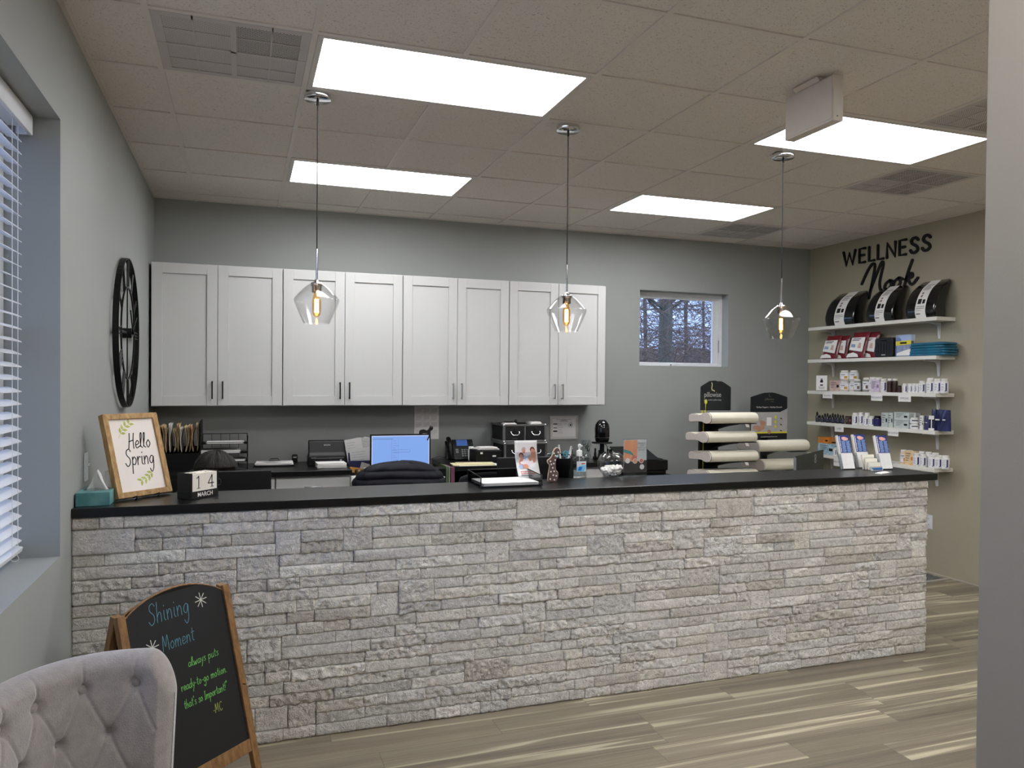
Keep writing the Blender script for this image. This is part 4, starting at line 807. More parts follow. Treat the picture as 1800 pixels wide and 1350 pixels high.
b=B(); b.prism([(0,0),(.15,0),(.15,.07),(.02,.10),(0,.075)],(0,0,0),(0,1,0),(0,0,1),W_); obj('base',b,BLACK,t,bevel=.006)
b=B(); b.prism([(.0,.078),(.02,.104),(.05,.19),(.085,.195),(.075,.09)],(.004,0,0),(0,1,0),(0,0,1),W_-.008); obj('lid',b,BLACK,t,bevel=.006)
b=B(); text(b,'EPSON',.016,(W_/2,.0385,.158),(1,0,0),(0,.32,.95)); text(b,'WorkForce',.008,(.04,-.0006,.068),(1,0,0),(0,0,1)); obj('lettering',b,mat('pale_grey_ink',(170,172,176),.6,var=.02),t)
b=B(); b.bx(.02,-.004,.060,W_-.02,.002,.063); b.bx(W_-.05,-.003,.035,W_-.035,.001,.050); obj('trim',b,STEEL,t)
p0=at_z(558,824,RC); p1=at_z(611,824,RC); b=B(); rr=random.Random(2)
for q in range(16): b.cbox((rr.uniform(-.004,.004),rr.uniform(-.003,.003),.0015+.0023*q),((p1.x-p0.x),.16,.0018),rz=rr.uniform(-.02,.02))
single('paper_ream',b,PAPER,'thick stack of white paper at the front of the rear counter by scanner','paper',((p0.x+p1.x)/2,p0.y+.09,RC))
# papers in a dark blue organiser beside the monitor
p0=at_y(606,812,-.38); p1=at_y(654,812,-.38); t=thing('document_organizer','navy desktop organizer stuffed with grey papers, left of the lit monitor','organizer',(1.43,-.38,DK)); w_=.22
NAVYP=mat('navy_card',(26,32,66),.6,var=.1)
b=B(); b.bx(-.02,0,0,w_,.2,.26) ; b.bx(-.02,-.04,0,w_,0,.20); obj('box',b,NAVYP,t)
for q,(x0,zb_,w2_,h2_,y,ro,g_) in enumerate(((-.02,.17,.13,.19,.02,.16,186),(.02,.18,.15,.20,.045,-.10,168),(.05,.17,.17,.22,.07,-.28,192),(.09,.17,.16,.22,.095,-.42,176),(.0,.14,.20,.15,-.005,.10,182),(.03,.05,.22,.15,-.052,-.30,150))):
    b=B(); b.M=Matrix.Translation((x0,y-.02,zb_))@Matrix.Rotation(-ro,4,'Y')@Matrix.Rotation(-.12,4,'X'); b.bx(0,0,0,w2_,.002,h2_); b.m=1
    for r_ in range(5): b.bx(.015,-.0005,h2_-.03-.02*r_,w2_*(.6-.06*(r_%2)),-.0001,h2_-.027-.02*r_)
    obj('sheet',b,[mat('grey_sheet_%d'%g_,(g_,g_-1,g_-3),.8,var=.03,vs=30),mat('faint_grey_ink',(140,140,140),.8,var=.05)],t)
b=B(); b.prism([(-.03,.12),(.24,.09),(.24,.12),(-.02,.16)],(0,-.07,0),(1,0,0),(0,0,1),.01); obj('orange_folder',b,mat('orange_card',(200,140,60),.7,var=.05),t)
p=at_z(638,838,DK+.02); 
def jar(name,label,cat,u,v,Y,z,r,h,m,capm=None,ch=.02,lab=None):
    p=at_y(u,v,Y); t=thing(name,label,cat,(p.x,Y,z)); b=B(); b.lathe([(r*.92,0),(r,.004),(r,h-ch-.006),(r*.85,h-ch)],20); obj('body',b,m,t)
    b=B(); b.lathe([(r*.9,h-ch),(r*.9,h-.002),(r*.82,h)],20); obj('lid',b,capm or WHITE,t)
    if lab: b=B(); b.lathe([(r*1.01,h*.2),(r*1.01,h*.68)],20,caps=False); obj('label',b,lab,t)
AMB=mat('amber_plastic',(70,44,26),.25,var=.1,coat=.4)
jar('candle_jar','brown glass jar standing left of the navy jacket','jar',631,822,-.55,DK,.036,.15,AMB,mat('bronze_lid',(120,100,70),.3,metal=.7,var=.1),.03)
jar('white_tube','white cylindrical tube beside the brown jar','tube',644,822,-.50,DK,.026,.155,WHITE,WHITE,.02)
p=at_y(632,838,-.86); t=thing('wipe_canister','white labelled pouch in front of the brown jar','pouch',(p.x,-.70,DK)); b=B(); loft(b,[(rrect(.035,.02,.012),0,1),(rrect(.04,.022,.012),.07,1),(rrect(.04,.012,.01),.12,1.05)]); obj('body',b,PAPER,t); b=B(); 
for q,zz in enumerate((.095,.083,.06,.05,.04)): b.bx(-.028,-.0232+.004*(zz>.07),zz,.028,-.0215+.004*(zz>.07),zz+(.008 if q==1 else .003))
obj('print',b,INK,t)
b=B(); b.sphere((0,0,.04),.03,10,8,(.7,.5,1.5)); b.sphere((.02,.01,.03),.025,10,8,(.6,.5,1.4)); single('leafy_plant',b,mat('dark_leaf',(70,92,48),.6,var=.2),'dark green leaf shape behind the white pouch left of the jacket','plant',(at_y(618,832,-.6).x,-.6,DK))
# lit monitor
m0=at_y(651,764,-.66); m1=at_y(757,762,-.66); W_=m1.x-m0.x; zt=m0.z; MH=W_*.585
t=thing('computer_monitor','computer monitor with bright pale blue screen on the rear desk','monitor',((m0.x+m1.x)/2,-.66,DK)); a=W_/2; z1=zt-DK; z0=z1-MH
b=B(); b.bx(-a,0,z0,a,.022,z1); b.bx(-.08,.022,z0+.05,.08,.05,z1-.06); obj('bezel',b,BLACK,t,bevel=.002)
SCR=mat('lit_screen',(60,70,90),.3,emit=.42,ecol=(140,182,255)); SCW=mat('lit_screen_white',(60,70,90),.3,emit=.45,ecol=(215,225,255)); SCG=mat('lit_screen_lines',(50,60,80),.3,emit=.22,ecol=(110,140,190))
b=B(); b.bx(-a+.010,-.0006,z0+.012,a-.010,-.0001,z1-.010); b.m=1; b.bx(-a+.010,-.0010,z1-.016,a-.010,-.0007,z1-.010); b.bx(-a+.010,-.001,z0+.012,-a+.015,-.0007,z1-.01); b.bx(a-.015,-.001,z0+.012,a-.01,-.0007,z1-.01); b.m=2
b.bx(-a+.014,-.0012,z1-.036,-a+.17,-.0008,z1-.033); b.bx(-.07,-.0012,z0+.03,-.069,-.0008,z1-.04); b.bx(-.02,-.0012,z0+.03,-.0192,-.0008,z1-.04); b.bx(-.065,-.0012,z1-.118,.06,-.0008,z1-.1165)
for q in range(9): b.bx(-.06,-.0012,z1-.05-.018*q,-.06+.02+.01*(q%3),-.0008,z1-.0485-.018*q)
b.bx(-.062,-.0012,z1-.136,.07,-.0008,z1-.1345); b.bx(.069,-.0012,z1-.136,.0705,-.0008,z1-.11)
obj('screen',b,[SCR,SCW,SCG],t)
b=B(); b.bx(-.02,.03,.01,.02,.05,z0+.08); b.bx(-.11,-.05,0,.11,.12,.012); obj('stand',b,BLACK,t,bevel=.003)
# cat figure on the monitor corner
CATM=mat('dark_cat_figure',(26,22,22),.6,var=.1)
cat_o=smooth_line([(-.052,.0),(-.050,.02),(-.035,.032),(-.012,.034),(.005,.026),(.02,.034),(.03,.052),(.034,.064),(.04,.052),(.05,.058),(.056,.046),(.052,.032),(.038,.022),(.036,.006),(.03,-.02),(.018,-.044),(.012,-.05),(.01,-.042),(.022,-.018),(.02,.0),(-.01,.004),(-.03,.002),(-.04,-.004),(-.052,.0)],3)
b=B(); b.prism([(x,z) for x,z in cat_o[:-1]],(0,0,0),(1,0,0),(0,0,1),.008,1); b.sphere((.044,-.004,.046),.012,10,8)
q=at_y(749,760,-.675); single('cat_figure',b,CATM,'small dark cat figure draped over the lit monitor corner','figurine',(q.x,-.6615,zt+.0),0)
# calendar and certificate on the wall
q0=at_y(728,772,0); q1=at_y(771,772,0); zt_=1.355
b=B(); b.bx(q0.x,-.004,1.235-.0,q1.x,-.0008,zt_+.0); 
b=B(); b.bx(0,-.004,0,q1.x-q0.x,-.0008,.30); b.m=1; w_=q1.x-q0.x
for c in range(3):
    for r_ in range(4):
        for l in range(5): b.bx(.012+c*.067,-.0044,.045+r_*.06+l*.008,.012+c*.067+.05-(l==0)*.02,-.0041,.0465+r_*.06+l*.008)
b.bx(.01,-.0044,.286,.10,-.0041,.294); single('wall_calendar',b,[PAPER,mat('light_grey_ink',(160,160,160),.8,var=.05)],'white year-planner sheet on the back wall behind the cat figure','calendar',(q0.x,0,at_y(750,772,0).z),0)
q0=at_y(965.5,773,0); q1=at_y(1015,773,0); w_=q1.x-q0.x; h_=at_y(990,731,0).z-q0.z; t=thing('framed_certificate','silver-framed certificate on the back wall right of the storage cases','certificate',(q0.x,0,q0.z))
b=B(); f=.014; b.bx(0,-.014,0,w_,-.001,f); b.bx(0,-.014,h_-f,w_,-.001,h_); b.bx(0,-.014,f,f,-.001,h_-f); b.bx(w_-f,-.014,f,w_,-.001,h_-f); obj('frame',b,mat('silver_frame',(198,196,190),.4,metal=.3,var=.05),t,bevel=.001)
b=B(); b.bx(f,-.005,f,w_-f,-.001,h_-f); b.m=1
for x0,z0_,x1,z1_ in ((.022,.022,w_-.022,.0235),(.022,h_-.0235,w_-.022,h_-.022),(.022,.022,.0235,h_-.022),(w_-.0235,.022,w_-.022,h_-.022),(.035,.137,.075,.145),(.035,.103,.075,.109),(.035,.07,.075,.082)): b.bx(x0,-.0056,z0_,x1,-.0051,z1_)
for q in range(6): b.bx(.08,-.0056,.06+.016*q,.08+.05-.006*(q%3),-.0051,.0615+.016*q)
for q in range(3): b.bx(w_/2-.04+.008*q,-.0056,.165+.006*q,w_/2+.04-.008*q,-.0051,.167+.006*q)
text(b,'CERTIFICATE OF RECOGNITION',.010,(w_/2,-.0055,h_-.034),(1,0,0),(0,0,1))
b.tube([(w_-.07+.020*math.cos(k*PI/10),-.0056,.13+.020*math.sin(k*PI/10)) for k in range(20)],.0012,4,closed=True); b.prism([(w_-.07+.009*math.cos(k*PI/5),.13+.009*math.sin(k*PI/5)) for k in range(10)],(0,-.0052,0),(1,0,0),(0,0,1),.0004)
obj('sheet',b,[PAPER,INK],t)
# ================================================================ REAR COUNTER, RIGHT
q=at_z(803,806,RC); t=thing('desk_phone','black desk phone with small blue screen on the rear counter','telephone',(q.x,-.20,RC)); tl=1.05
b=B(); b.M=Matrix.Rotation(tl,4,'X'); b.bx(-.065,0,0,.115,.185,.018); b.bx(-.125,.01,0,-.068,.175,.014); obj('body',b,BLACK,t,bevel=.004)
b=B(); b.bx(-.10,.0,0,.10,.12,.004); b.bx(-.08,.07,.004,.08,.09,.10); obj('foot',b,BLACK,t)
b=B(); b.M=Matrix.Rotation(tl,4,'X'); b.bx(-.03,.125,.0182,.065,.18,.0188); obj('display',b,mat('phone_display',(60,92,150),.3,emit=.25,ecol=(60,92,160)),t)
b=B(); b.M=Matrix.Rotation(tl,4,'X')
for i in range(3):
    for j in range(4): b.bx(.005+i*.022,.028+j*.018,.018,.020+i*.022,.038+j*.018,.020)
for j in range(3): b.bx(-.045,.06+j*.014,.018,-.02,.068+j*.014,.0195)
obj('keypad',b,mat('phone_keys',(120,124,122),.5,var=.1),t)
b=B(); b.M=Matrix.Rotation(tl,4,'X'); b.tube([(-.097,.015,.022),(-.097,.03,.04),(-.097,.10,.052),(-.097,.17,.04),(-.097,.19,.022)],.02,10); obj('handset',b,BLACK,t)
b=B(); b.tube([(-.12,.03,.02),(-.18,.06,.03),(-.24,.02,.02),(-.30,0,.0)],.002,5); obj('cord',b,BLACK,t)
jar('white_bottle','slim white bottle behind the desk phone, left one','bottle',828,800,-.22,RC,.024,.115,WHITE,WHITE,.02)
jar('white_bottle','slim white bottle behind the desk phone, right one by the label printer','bottle',835,802,-.26,RC,.019,.11,WHITE,WHITE,.02)
q0=at_y(836,806,-.42); q1=at_y(882,806,-.42); w_=q1.x-q0.x; t=thing('label_printer','black boxy label printer between phone and storage cases','printer',(q0.x,-.42,RC))
b=B(); b.bx(0,0,0,w_,.2,.10); obj('body',b,BLACK,t,bevel=.008); b=B(); b.bx(.06,-.001,.012,w_-.03,.0,.07); b.m=1; b.bx(w_-.08,-.002,.045,w_-.05,-.001,.058); b.bx(.04,-.002,.07,.06,0,.085); obj('front_panel',b,[BLACKM,WHITE],t)
b=B()
for q in range(5): b.cbox((w_/2+.01,.09,.102+.004*q),(.18-.01*q,.13,.003),rz=.1*math.sin(q*2))
single('paper_pile',b,PAPER,'white papers lying on top of the black label printer','paper',(q0.x,-.42,RC+.0008))
p0=at_z(784,808,RC+.01); b=B(); b.cbox((.16,.05,.004),(.33,.17,.006),rz=-.10); b.cbox((.18,.045,.010),(.30,.15,.004),rz=-.16); b.m=1; b.cbox((.2,.03,.0005),(.33,.16,.001),rz=-.05); single('manila_envelope',b,[mat('pale_yellow_paper',(232,222,180),.7,var=.03),PAPER],'pale yellow envelopes at the front of the rear counter below the phone','envelope',(2.20,-.585,RC),0)
# aluminium-edged storage cases
def case(z,label,x,y):
    t=thing('storage_case',label,'storage case',(x,y,z),group='black storage cases with metal edges'); W_,D_,H_=.385,.34,.150; e=.019
    b=B(); b.bx(e/2,e/2,.003,W_-e/2,D_,H_-.003); obj('body',b,mat('black_textured_panel',(18,18,18),.6,var=.2,vs=60,bump=.2,bs=200),t)
    b=B()
    for x0 in (0,W_-e): b.bx(x0,0,0,x0+e,e,H_); b.bx(x0,0,0,x0+e,D_,e*.8); b.bx(x0,0,H_-e*.8,x0+e,D_,H_); b.bx(x0,D_-e,0,x0+e,D_,H_)
    b.bx(0,0,0,W_,e,e*.8); b.bx(0,0,H_-e*.8,W_,e,H_); b.bx(W_/2-.006,0,e*.5,W_/2+.006,e*.8,H_-e*.5); obj('metal_edging',b,STEEL,t,bevel=.001)
    for cx_ in (0,W_):
        for cz_ in (0,H_): b=B(); b.sphere((cx_+(.008 if cx_==0 else -.008),.008,cz_+(.007 if cz_==0 else -.007)),.012,10,8); obj('corner_cap',b,CHROME,t)
    for k in range(2):
        x0=e+.003+k*(W_/2-.008); x1=x0+W_/2-e-.009; m_=(x0+x1)/2; b=B(); b.bx(x0,.003,e,x1,.02,H_-e); d=obj('drawer',b,MATS['black_textured_panel'],t)
        b=B(); b.bx(m_-.022,.000,.078,m_+.022,.003,.095); b.tube([(m_-.036,.0,.085),(m_-.036,-.008,.075),(m_-.02,-.014,.060),(m_+.02,-.014,.060),(m_+.036,-.008,.075),(m_+.036,.0,.085)],.004,7); b.sphere((m_-.036,.0,.085),.008,8,6); b.sphere((m_+.036,0,.085),.008,8,6); obj('handle',b,CHROME,d)
        b=B(); b.cyl((m_,.003,.118),(m_,-.006,.118),.009,14); b.bx(m_-.004,-.004,.104,m_+.004,.002,.118); obj('lock',b,CHROME,d)
        if k==0: b=B(); b.bx(m_-.022,.0015,.026,m_+.022,.003,.036); obj('name_plate',b,mat('dull_plate',(70,72,74),.4,metal=.6,var=.1),d)
q=at_y(886,804,-.36); case(RC,'lower black storage case with metal edges, partly behind family brochure',q.x,-.36); q=at_y(884.5,745,-.35); case(RC+.154,'upper black storage case with metal edges and two visible drawers',q.x,-.355)
zt=RC+.154+.150; b=B(); b.bx(0,0,0,.11,.09,.006); b.bx(.01,.01,.006,.10,.08,.012); b.m=1; b.bx(.02,.02,.012,.09,.07,.02); b.tube([(.10,.03,.022),(.12,.05,.034),(.12,.07,.022)],.006,8); b.sphere((.112,.03,.020),.014,10,8); single('tape_dispenser',b,[PAPER,BLACK],'small black gadget on white cards atop the upper storage case','gadget',(q.x+.02,-.32,zt),0)
b=B(); b.bx(0,0,0,.10,.12,.010); b.cbox((.048,.06,.015),(.09,.11,.008),rz=.1); single('small_books',b,PAPER,'white booklets at right on top of the upper storage case','books',(q.x+.25,-.33,zt),0)
# clear packaging, card terminal, wrapped item
def blister(u,v,Y,w_,h_,label,nm='plastic_packaging'):
    p=at_y(u,v,Y); b=B(); rr=random.Random(int(u))
    b.grid(lambda a,c:((a-.5)*w_+.006*math.sin(13*c+5*a),-.012+.012*math.sin(11*a+7*c),h_*c),9,9,smooth=False); b.grid(lambda a,c:((a-.5)*w_*.9,.02+.012*math.sin(9*a+8*c),h_*c),9,9,smooth=False,flip=True)
    for q in range(5): b.sphere((rr.uniform(-.3,.3)*w_,0,rr.uniform(.2,.85)*h_),.014,8,6)
    single(nm,b,thin_glass('crinkled_clear_plastic',(225,230,230),.2,.8),label,'packaging',(p.x,Y,RC),0)
blister(1030,797,-.38,.08,.165,'clear plastic packaging standing left of the black dome device'); blister(971,800,-.45,.13,.065,'crumpled clear plastic bag behind the dotted rabbit cutout')
q=at_y(997,803,-.5); t=thing('card_terminal','black card payment terminal on the rear counter behind the pencil cup','card terminal',(q.x,-.50,RC),.1); b=B(); loft(b,[(rrect(.06,.07,.02),0,1),(rrect(.058,.068,.02),.04,1),(rrect(.055,.06,.02),.062,.85)]); obj('body',b,BLACK,t); b=B(); loft(b,[(rrect(.04,.035,.008),.0625,1),(rrect(.04,.035,.008),.067,.95)]); obj('screen',b,mat('olive_screen',(84,90,44),.4,var=.1),t)
# black dome device on a stand
q=at_y(1058,808,-.42); t=thing('dome_device','tall black bullet-shaped device on a round stand, right end of rear counter','device',(q.x,-.42,RC))
b=B(); b.lathe([(.050,.150),(.060,.165),(.064,.19),(.064,.265),(.058,.30),(.044,.322),(.030,.336),(.026,.340),(.001,.341)],28,caps=False); b.lathe([(.001,.149),(.05,.15)],28,caps=False); obj('dome',b,mat('glossy_black_plastic',(12,12,13),.12,var=.05,coat=.5),t)
b=B(); b.lathe([(.0646,.188),(.0648,.191)],28,caps=False); obj('seam_band',b,STEEL,t)
b=B(); b.lathe([(.088,.138),(.09,.142),(.088,.148),(.04,.150)],28); obj('round_tray',b,BLACK,t); b=B(); b.cyl((0,0,.02),(0,0,.14),.020,16); b.bx(-.065,-.045,0,.065,.045,.022); obj('pedestal',b,BLACK,t); b=B(); b.tube([(.02,-.01,.14),(.04,-.02,.11),(.045,-.02,.06)],.003,6); obj('cable',b,BLACK,t)
for k,(dx,dy,h_) in enumerate(((-.078,-.03,.10),(-.05,-.05,.085),(-.03,-.055,.07),(.03,-.05,.095),(.052,-.045,.088),(.075,-.03,.092),(0,-.06,.07))):
    b=B(); b.lathe([(.010,0),(.011,.002),(.011,h_*.62),(.006,h_*.68),(.0075,h_*.7),(.0075,h_)],12); single('sample_vial',b,BLACK,['small black bottle at far left around the dome device base','small black bottle left of the dome device post','shortest black bottle left in front of the dome device','small black bottle just right of the dome device post','small black bottle among the right group at dome device','small black bottle at far right around the dome device base','short black bottle directly before the dome device post'][k],'bottle',(q.x+dx,-.42+dy-.0,RC),group='small black bottles around the dome device')
# printer right on its own stand
q0=at_y(1095,820,-.52); q1=at_y(1174.5,820,-.52); w_=q1.x-q0.x; PZ=.765
t=thing('printer_stand','low dark stand carrying the black printer at the back wall','stand',(q0.x-.02,-.56,0)); b=B(); b.bx(0,0,PZ-.03,w_+.04,.5,PZ); obj('top',b,BLACK,t)
for x in (0,w_+.02):
    for y in (0,.47): b=B(); b.bx(x,y,0,x+.02,y+.02,PZ-.03); obj('leg',b,BLACK,t)
t=thing('office_printer','black flat office printer with raised lid, right of the orange flyer','printer',(q0.x,-.52,PZ)); 
b=B(); b.bx(0,0,.035,w_,.38,.125); b.bx(.01,.01,0,w_-.012,.37,.035); obj('body',b,BLACK,t,bevel=.008); b=B(); b.prism([(0,.13),(.02,.128),(.30,.215),(.30,.225)],(.02,0,0),(0,1,0),(0,0,1),w_-.10); b.prism([(.0,.12),(.30,.12),(.30,.14),(.03,.135)],(.01,0,0),(0,1,0),(0,0,1),w_-.05); obj('lid',b,BLACK,t,bevel=.003); b=B(); b.bx(.02,-.012,.02,w_-.06,.0,.03); obj('paper_tray',b,BLACK,t)
# files on the desk section under the counter edge
for k,(u,c,w_,h_,lab) in enumerate(((777,BLACK,.07,.16,'black holder with white scraps right of the navy jacket'),(787,mat('green_file',(92,110,76),.7,var=.1),.012,.17,'green upright file between black holder and grey file'),(791,mat('grey_green_file',(120,128,110),.7,var=.1),.012,.165,'grey-green upright file beside the green file'),(797,mat('plum_file',(112,64,88),.7,var=.1),.03,.16,'plum coloured upright file right of the green files'))):
    q=at_y(u,840,-.80 if k==0 else -.72); b=B(); b.bx(-w_/2,-.08,0,w_/2,.12,h_)
    if k==0:
        b.m=1
        for s_ in range(5): b.cbox((-.025+.012*s_,-.081,.10-.02*((s_*3)%4)),(.012,.002,.008),ry=s_)
    single('upright_file' if k else 'black_file_holder',b,[c,WHITE],lab,'file',(q.x,(-.80 if k==0 else -.72)+.10,DK),0)
# ================================================================ PILLOW DISPLAYS
PIL=mat('cream_pillow_fabric',(232,226,206),.8,var=.03,vs=10,sheen=.3,bump=.1,bs=250); PILE=mat('pillow_end_fabric',(222,212,204),.85,var=.04,vs=40); SGN=mat('display_board_black',(20,24,28),.5,var=.1); YEL=mat('signal_yellow',(226,210,60),.5,var=.05)
def contour(D,hf,hb,hd,n=8):
    # side outline in (y,z): front lobe at y=0, back lobe at y=D
    top=[(0+.0,hf*.50),(.012,hf*.80),(.04,hf*.985),(.075,hf),(.115,hf*.94),(D*.5,hd),(D*.72,hb*.97),(D*.87,hb),(D*.97,hb*.85),(D,hb*.5)]
    bot=[(D*.985,hb*.18),(D*.93,.004),(D*.6,.012),(D*.4,.012),(.09,0),(.035,.004),(.008,hf*.2)]
    return smooth_line(top+bot+[top[0]],3)[:-1]
def pillow(c,W_,label,group,rz=0,hf=.092,hb=.075,D=.34,piping=(120,96,100)):
    t=thing('contour_pillow',label,'pillow',c,rz,group); P=contour(D,hf,hb,hf*.72); n=len(P)
    cy=D/2; cz=hf*.45; secs=[(0,.93),(.006,.985),(.02,1),(W_-.03,1),(W_-.012,.97),(W_-.003,.90),(W_,.80)]
    vs=[(x,cy+(y-cy)*(1-(1-s)*.35),cz+(z-cz)*s) for x,s in secs for y,z in P]; fs=[(i*n+k,(i+1)*n+k,(i+1)*n+(k+1)%n,i*n+(k+1)%n) for i in range(len(secs)-1) for k in range(n)]
    b=B(); b.add(vs,fs,True); q=(len(secs)-1)*n; b.add(vs[q:q+n],[tuple(range(n))],False); obj('cover',b,PIL,t)
    b=B(); b.add(vs[:n],[tuple(reversed(range(n)))],False); obj('end_panel',b,PILE,t)
    b=B(); b.tube([vs[n+k] for k in range(n)],.0022,5,closed=True); obj('piping',b,mat('piping_%d'%piping[0],piping,.7,var=.1),t)
    return t
GP='contour pillows on the display stands'
Yp=-1.0; rows=[(1250,745.5,1335,'top cream contour pillow on the left pillow display, touching header board',(120,84,90)),(1244,779.5,1333,'second cream contour pillow from top on the left pillow display',(150,110,114)),(1249.5,814,1335.5,'third cream contour pillow down, on the left pillow display',(90,88,86)),(1247,848,1336,'lowest cream contour pillow on left pillow display, cut off by counter',(90,88,86))]
spx=at_y(1236,700,-.60).x
st=thing('pillow_display','tall black display stand with header board holding four pillows','display stand',(spx,-.60,0))
xs_l=at_y(1229.5,700,-.60).x-spx; xs_r=at_y(1262,700,-.60).x-spx
zs=[]
for u,v,u2,lab,pc in rows:
    a=at_y(u,v,Yp); c_=at_y(u2,v,Yp); pillow((a.x,Yp,a.z),c_.x-a.x,lab,GP,0,piping=pc); zs.append(a.z)
b=B(); zt=at_y(1245,735,-.60).z; b.bx(xs_l,-.012,.02,xs_r,.012,zt); obj('spine',b,SGN,st); b=B(); b.bx(xs_l-.12,-.40,0,xs_r+.2,.2,.02); obj('base',b,SGN,st,bevel=.003)
for k,z in enumerate(zs):
    b=B(); b.prism([(0,z-.006),(-.33,z-.004),(-.33,z-.010),(-.20,z-.030),(0,z-.075)],((xs_l+xs_r)/2+.02,-.012,0),(0,1,0),(0,0,1),.05); b.bx(xs_l,-.36,z-.006,xs_r+.14,-.014,z-.001); obj('bracket',b,SGN,st)
    b=B(); b.prism([(0,0),(.035,-.004),(.045,-.03),(.012,-.026)],(xs_r+.02,-.365,z-.004),(1,0,0),(0,0,1),.001); obj('price_tag',b,PAPER,st)
h0=at_y(1230.5,721,-.615); h1=at_y(1274,721,-.615); h2=at_y(1285,721,-.55)
def header(w_,hh,ap): return smooth_line([(0,hh-ap),(w_*.06,hh-ap*.8),(w_*.35,hh-ap*.08)],3)+smooth_line([(w_*.5,hh),(w_*.65,hh-ap*.08),(w_*.94,hh-ap*.8),(w_,hh-ap)],3)[0:]+[(w_,0),(0,0)]
w_=h1.x-h0.x; zb=at_y(1250,721,-.615).z; zt2=at_y(1252,669,-.615).z
b=B(); b.prism(header(w_,zt2-zb,.055),(h0.x-spx,-.018,zb),(1,0,0),(0,0,1),.008,1)
obj('header_board',b,SGN,st); b=B(); b.prism(header(w_,zt2-zb,.055),(h0.x-spx+.105,.055,zb-.005),(1,0,0),(0,0,1),.008,1); b.bx(h0.x-spx+w_*.5,-.018,zb,h0.x-spx+w_*.5+.01,.055,zb+.2); obj('rear_header_board',b,SGN,st)
b=B(); cx_=h0.x-spx+w_*.47; yy=-.0268
text(b,'pillowise',.062,(cx_,yy,zb+.135),(1,0,0),(0,0,1),sx=.8); text(b,'your comfort pillow shop',.020,(cx_,yy,zb+.090),(1,0,0),(0,0,1),sx=.85); b.m=1; b.strokes([smooth_line([(-.012,.075),(-.006,.06),(-.010,.03),(-.006,.012),(.012,.008),(.018,.0)],4)],(cx_,yy,zb+.165),(1,0,0),(0,0,1),.007)
obj('lettering',b,[mat('silver_ink',(170,172,172),.5,var=.03),mat('pale_gold_ink',(214,204,150),.5,var=.03)],st)
b=B(); b.bx(xs_l+.012,-.020,zb-.04,xs_l+.026,-.0128,zb+.03); b.bx(xs_l+.03,-.018,zs[-1],xs_l+.036,-.0128,zb-.04); b.tube([(xs_l+.045,-.02,zb-.02),(xs_l+.047,-.022,zb+.06)],.006,6); b.prism([(xs_l+.048+.014*math.cos(k*PI/6),zb+.075+.022*math.sin(k*PI/6)) for k in range(12)],(0,-.024,0),(1,0,0),(0,0,1),.003); obj('measuring_tape',b,mat('tape_yellow',(210,200,70),.5,var=.2,vs=30),st)
# second display
h0=at_y(1319.5,773,-.30); h1=at_y(1383,773,-.30); w_=h1.x-h0.x; zt=at_y(1352,690,-.30).z; zb=at_y(1350,773,-.30).z; hh=zt-zb
s2=thing('pillow_display','shorter display stand with printed sign board and two pillows','display stand',(h0.x,-.30,0))
b=B(); b.prism(header(w_,hh,.045),(0,0,zb),(1,0,0),(0,0,1),.01,-1); b.m=1; b.prism([(0,hh*.14),(w_,hh*.14),(w_,hh*.66),(w_*.80,hh*.585),(0,hh*.585)],(0,-.0005,zb),(1,0,0),(0,0,1),.001); b.m=2; b.prism([(0,hh*.135),(w_,hh*.135),(w_,hh*.17),(0,hh*.165)],(0,-.0017,zb),(1,0,0),(0,0,1),.0004)
b.m=3; b.prism([(w_*.05,hh*.24),(w_*.22,hh*.17),(w_*.36,hh*.23),(w_*.42,hh*.36),(w_*.36,hh*.40),(w_*.24,hh*.42),(w_*.26,hh*.30),(w_*.08,hh*.30)],(0,-.0017,zb),(1,0,0),(0,0,1),.0004); b.prism([(w_*.5+.02*math.cos(k*PI/8),hh*.17+.022*math.sin(k*PI/8)) for k in range(16)],(0,-.0022,zb),(1,0,0),(0,0,1),.0004)
b.m=5; b.prism([(w_*.43,hh*.30),(w_*.56,hh*.30),(w_*.56,hh*.475),(w_*.43,hh*.475)],(0,-.0017,zb),(1,0,0),(0,0,1),.0004)
b.m=2
for k in range(3): b.prism([(w_*.67+.013*math.cos(a*PI/8),hh*(.48-.10*k)+.016*math.sin(a*PI/8)) for a in range(16)],(0,-.0017,zb),(1,0,0),(0,0,1),.0004)
b.m=0
for k in range(3): b.prism([(w_*.80,hh*(.465-.13*k)),(w_*.85,hh*(.455-.13*k)),(w_*.86,hh*(.43-.13*k)),(w_*.81,hh*(.44-.13*k))],(0,-.0017,zb),(1,0,0),(0,0,1),.0004)
b.m=4; text(b,'Perfect Support - Healthy Growth',.021,(w_/2,-.0008,zb+hh*.69),(1,0,0),(0,0,1)); text(b,'www.pillowisesummer.com',.017,(w_*.5,-.0008,zb+hh*.065),(1,0,0),(0,0,1)); b.m=6; text(b,'pillowise',.030,(w_*.5,-.0008,zb+hh*.86),(1,0,0),(0,0,1)); text(b,'junior',.014,(w_*.58,-.0008,zb+hh*.81),(1,0,0),(0,0,1)); b.strokes([[(-.006,.03),(-.002,.012),(-.003,.004),(.01,.0)]],(w_*.5,-.0008,zb+hh*.91),(1,0,0),(0,0,1),.004)
obj('sign_board',b,[SGN,mat('photo_light_grey',(190,188,184),.5,rgb2=(168,168,168),var=.1,vs=6),YEL,mat('photo_skin',(186,142,118),.6,var=.15,vs=20),WHITE,PAPER,mat('dim_grey_ink',(120,116,92),.5,var=.03)],s2)
b=B(); b.bx(w_*.30,.0,.02,w_*.46,.02,zb+.02); b.bx(0,-.35,0,w_,.1,.02); obj('post',b,SGN,s2)
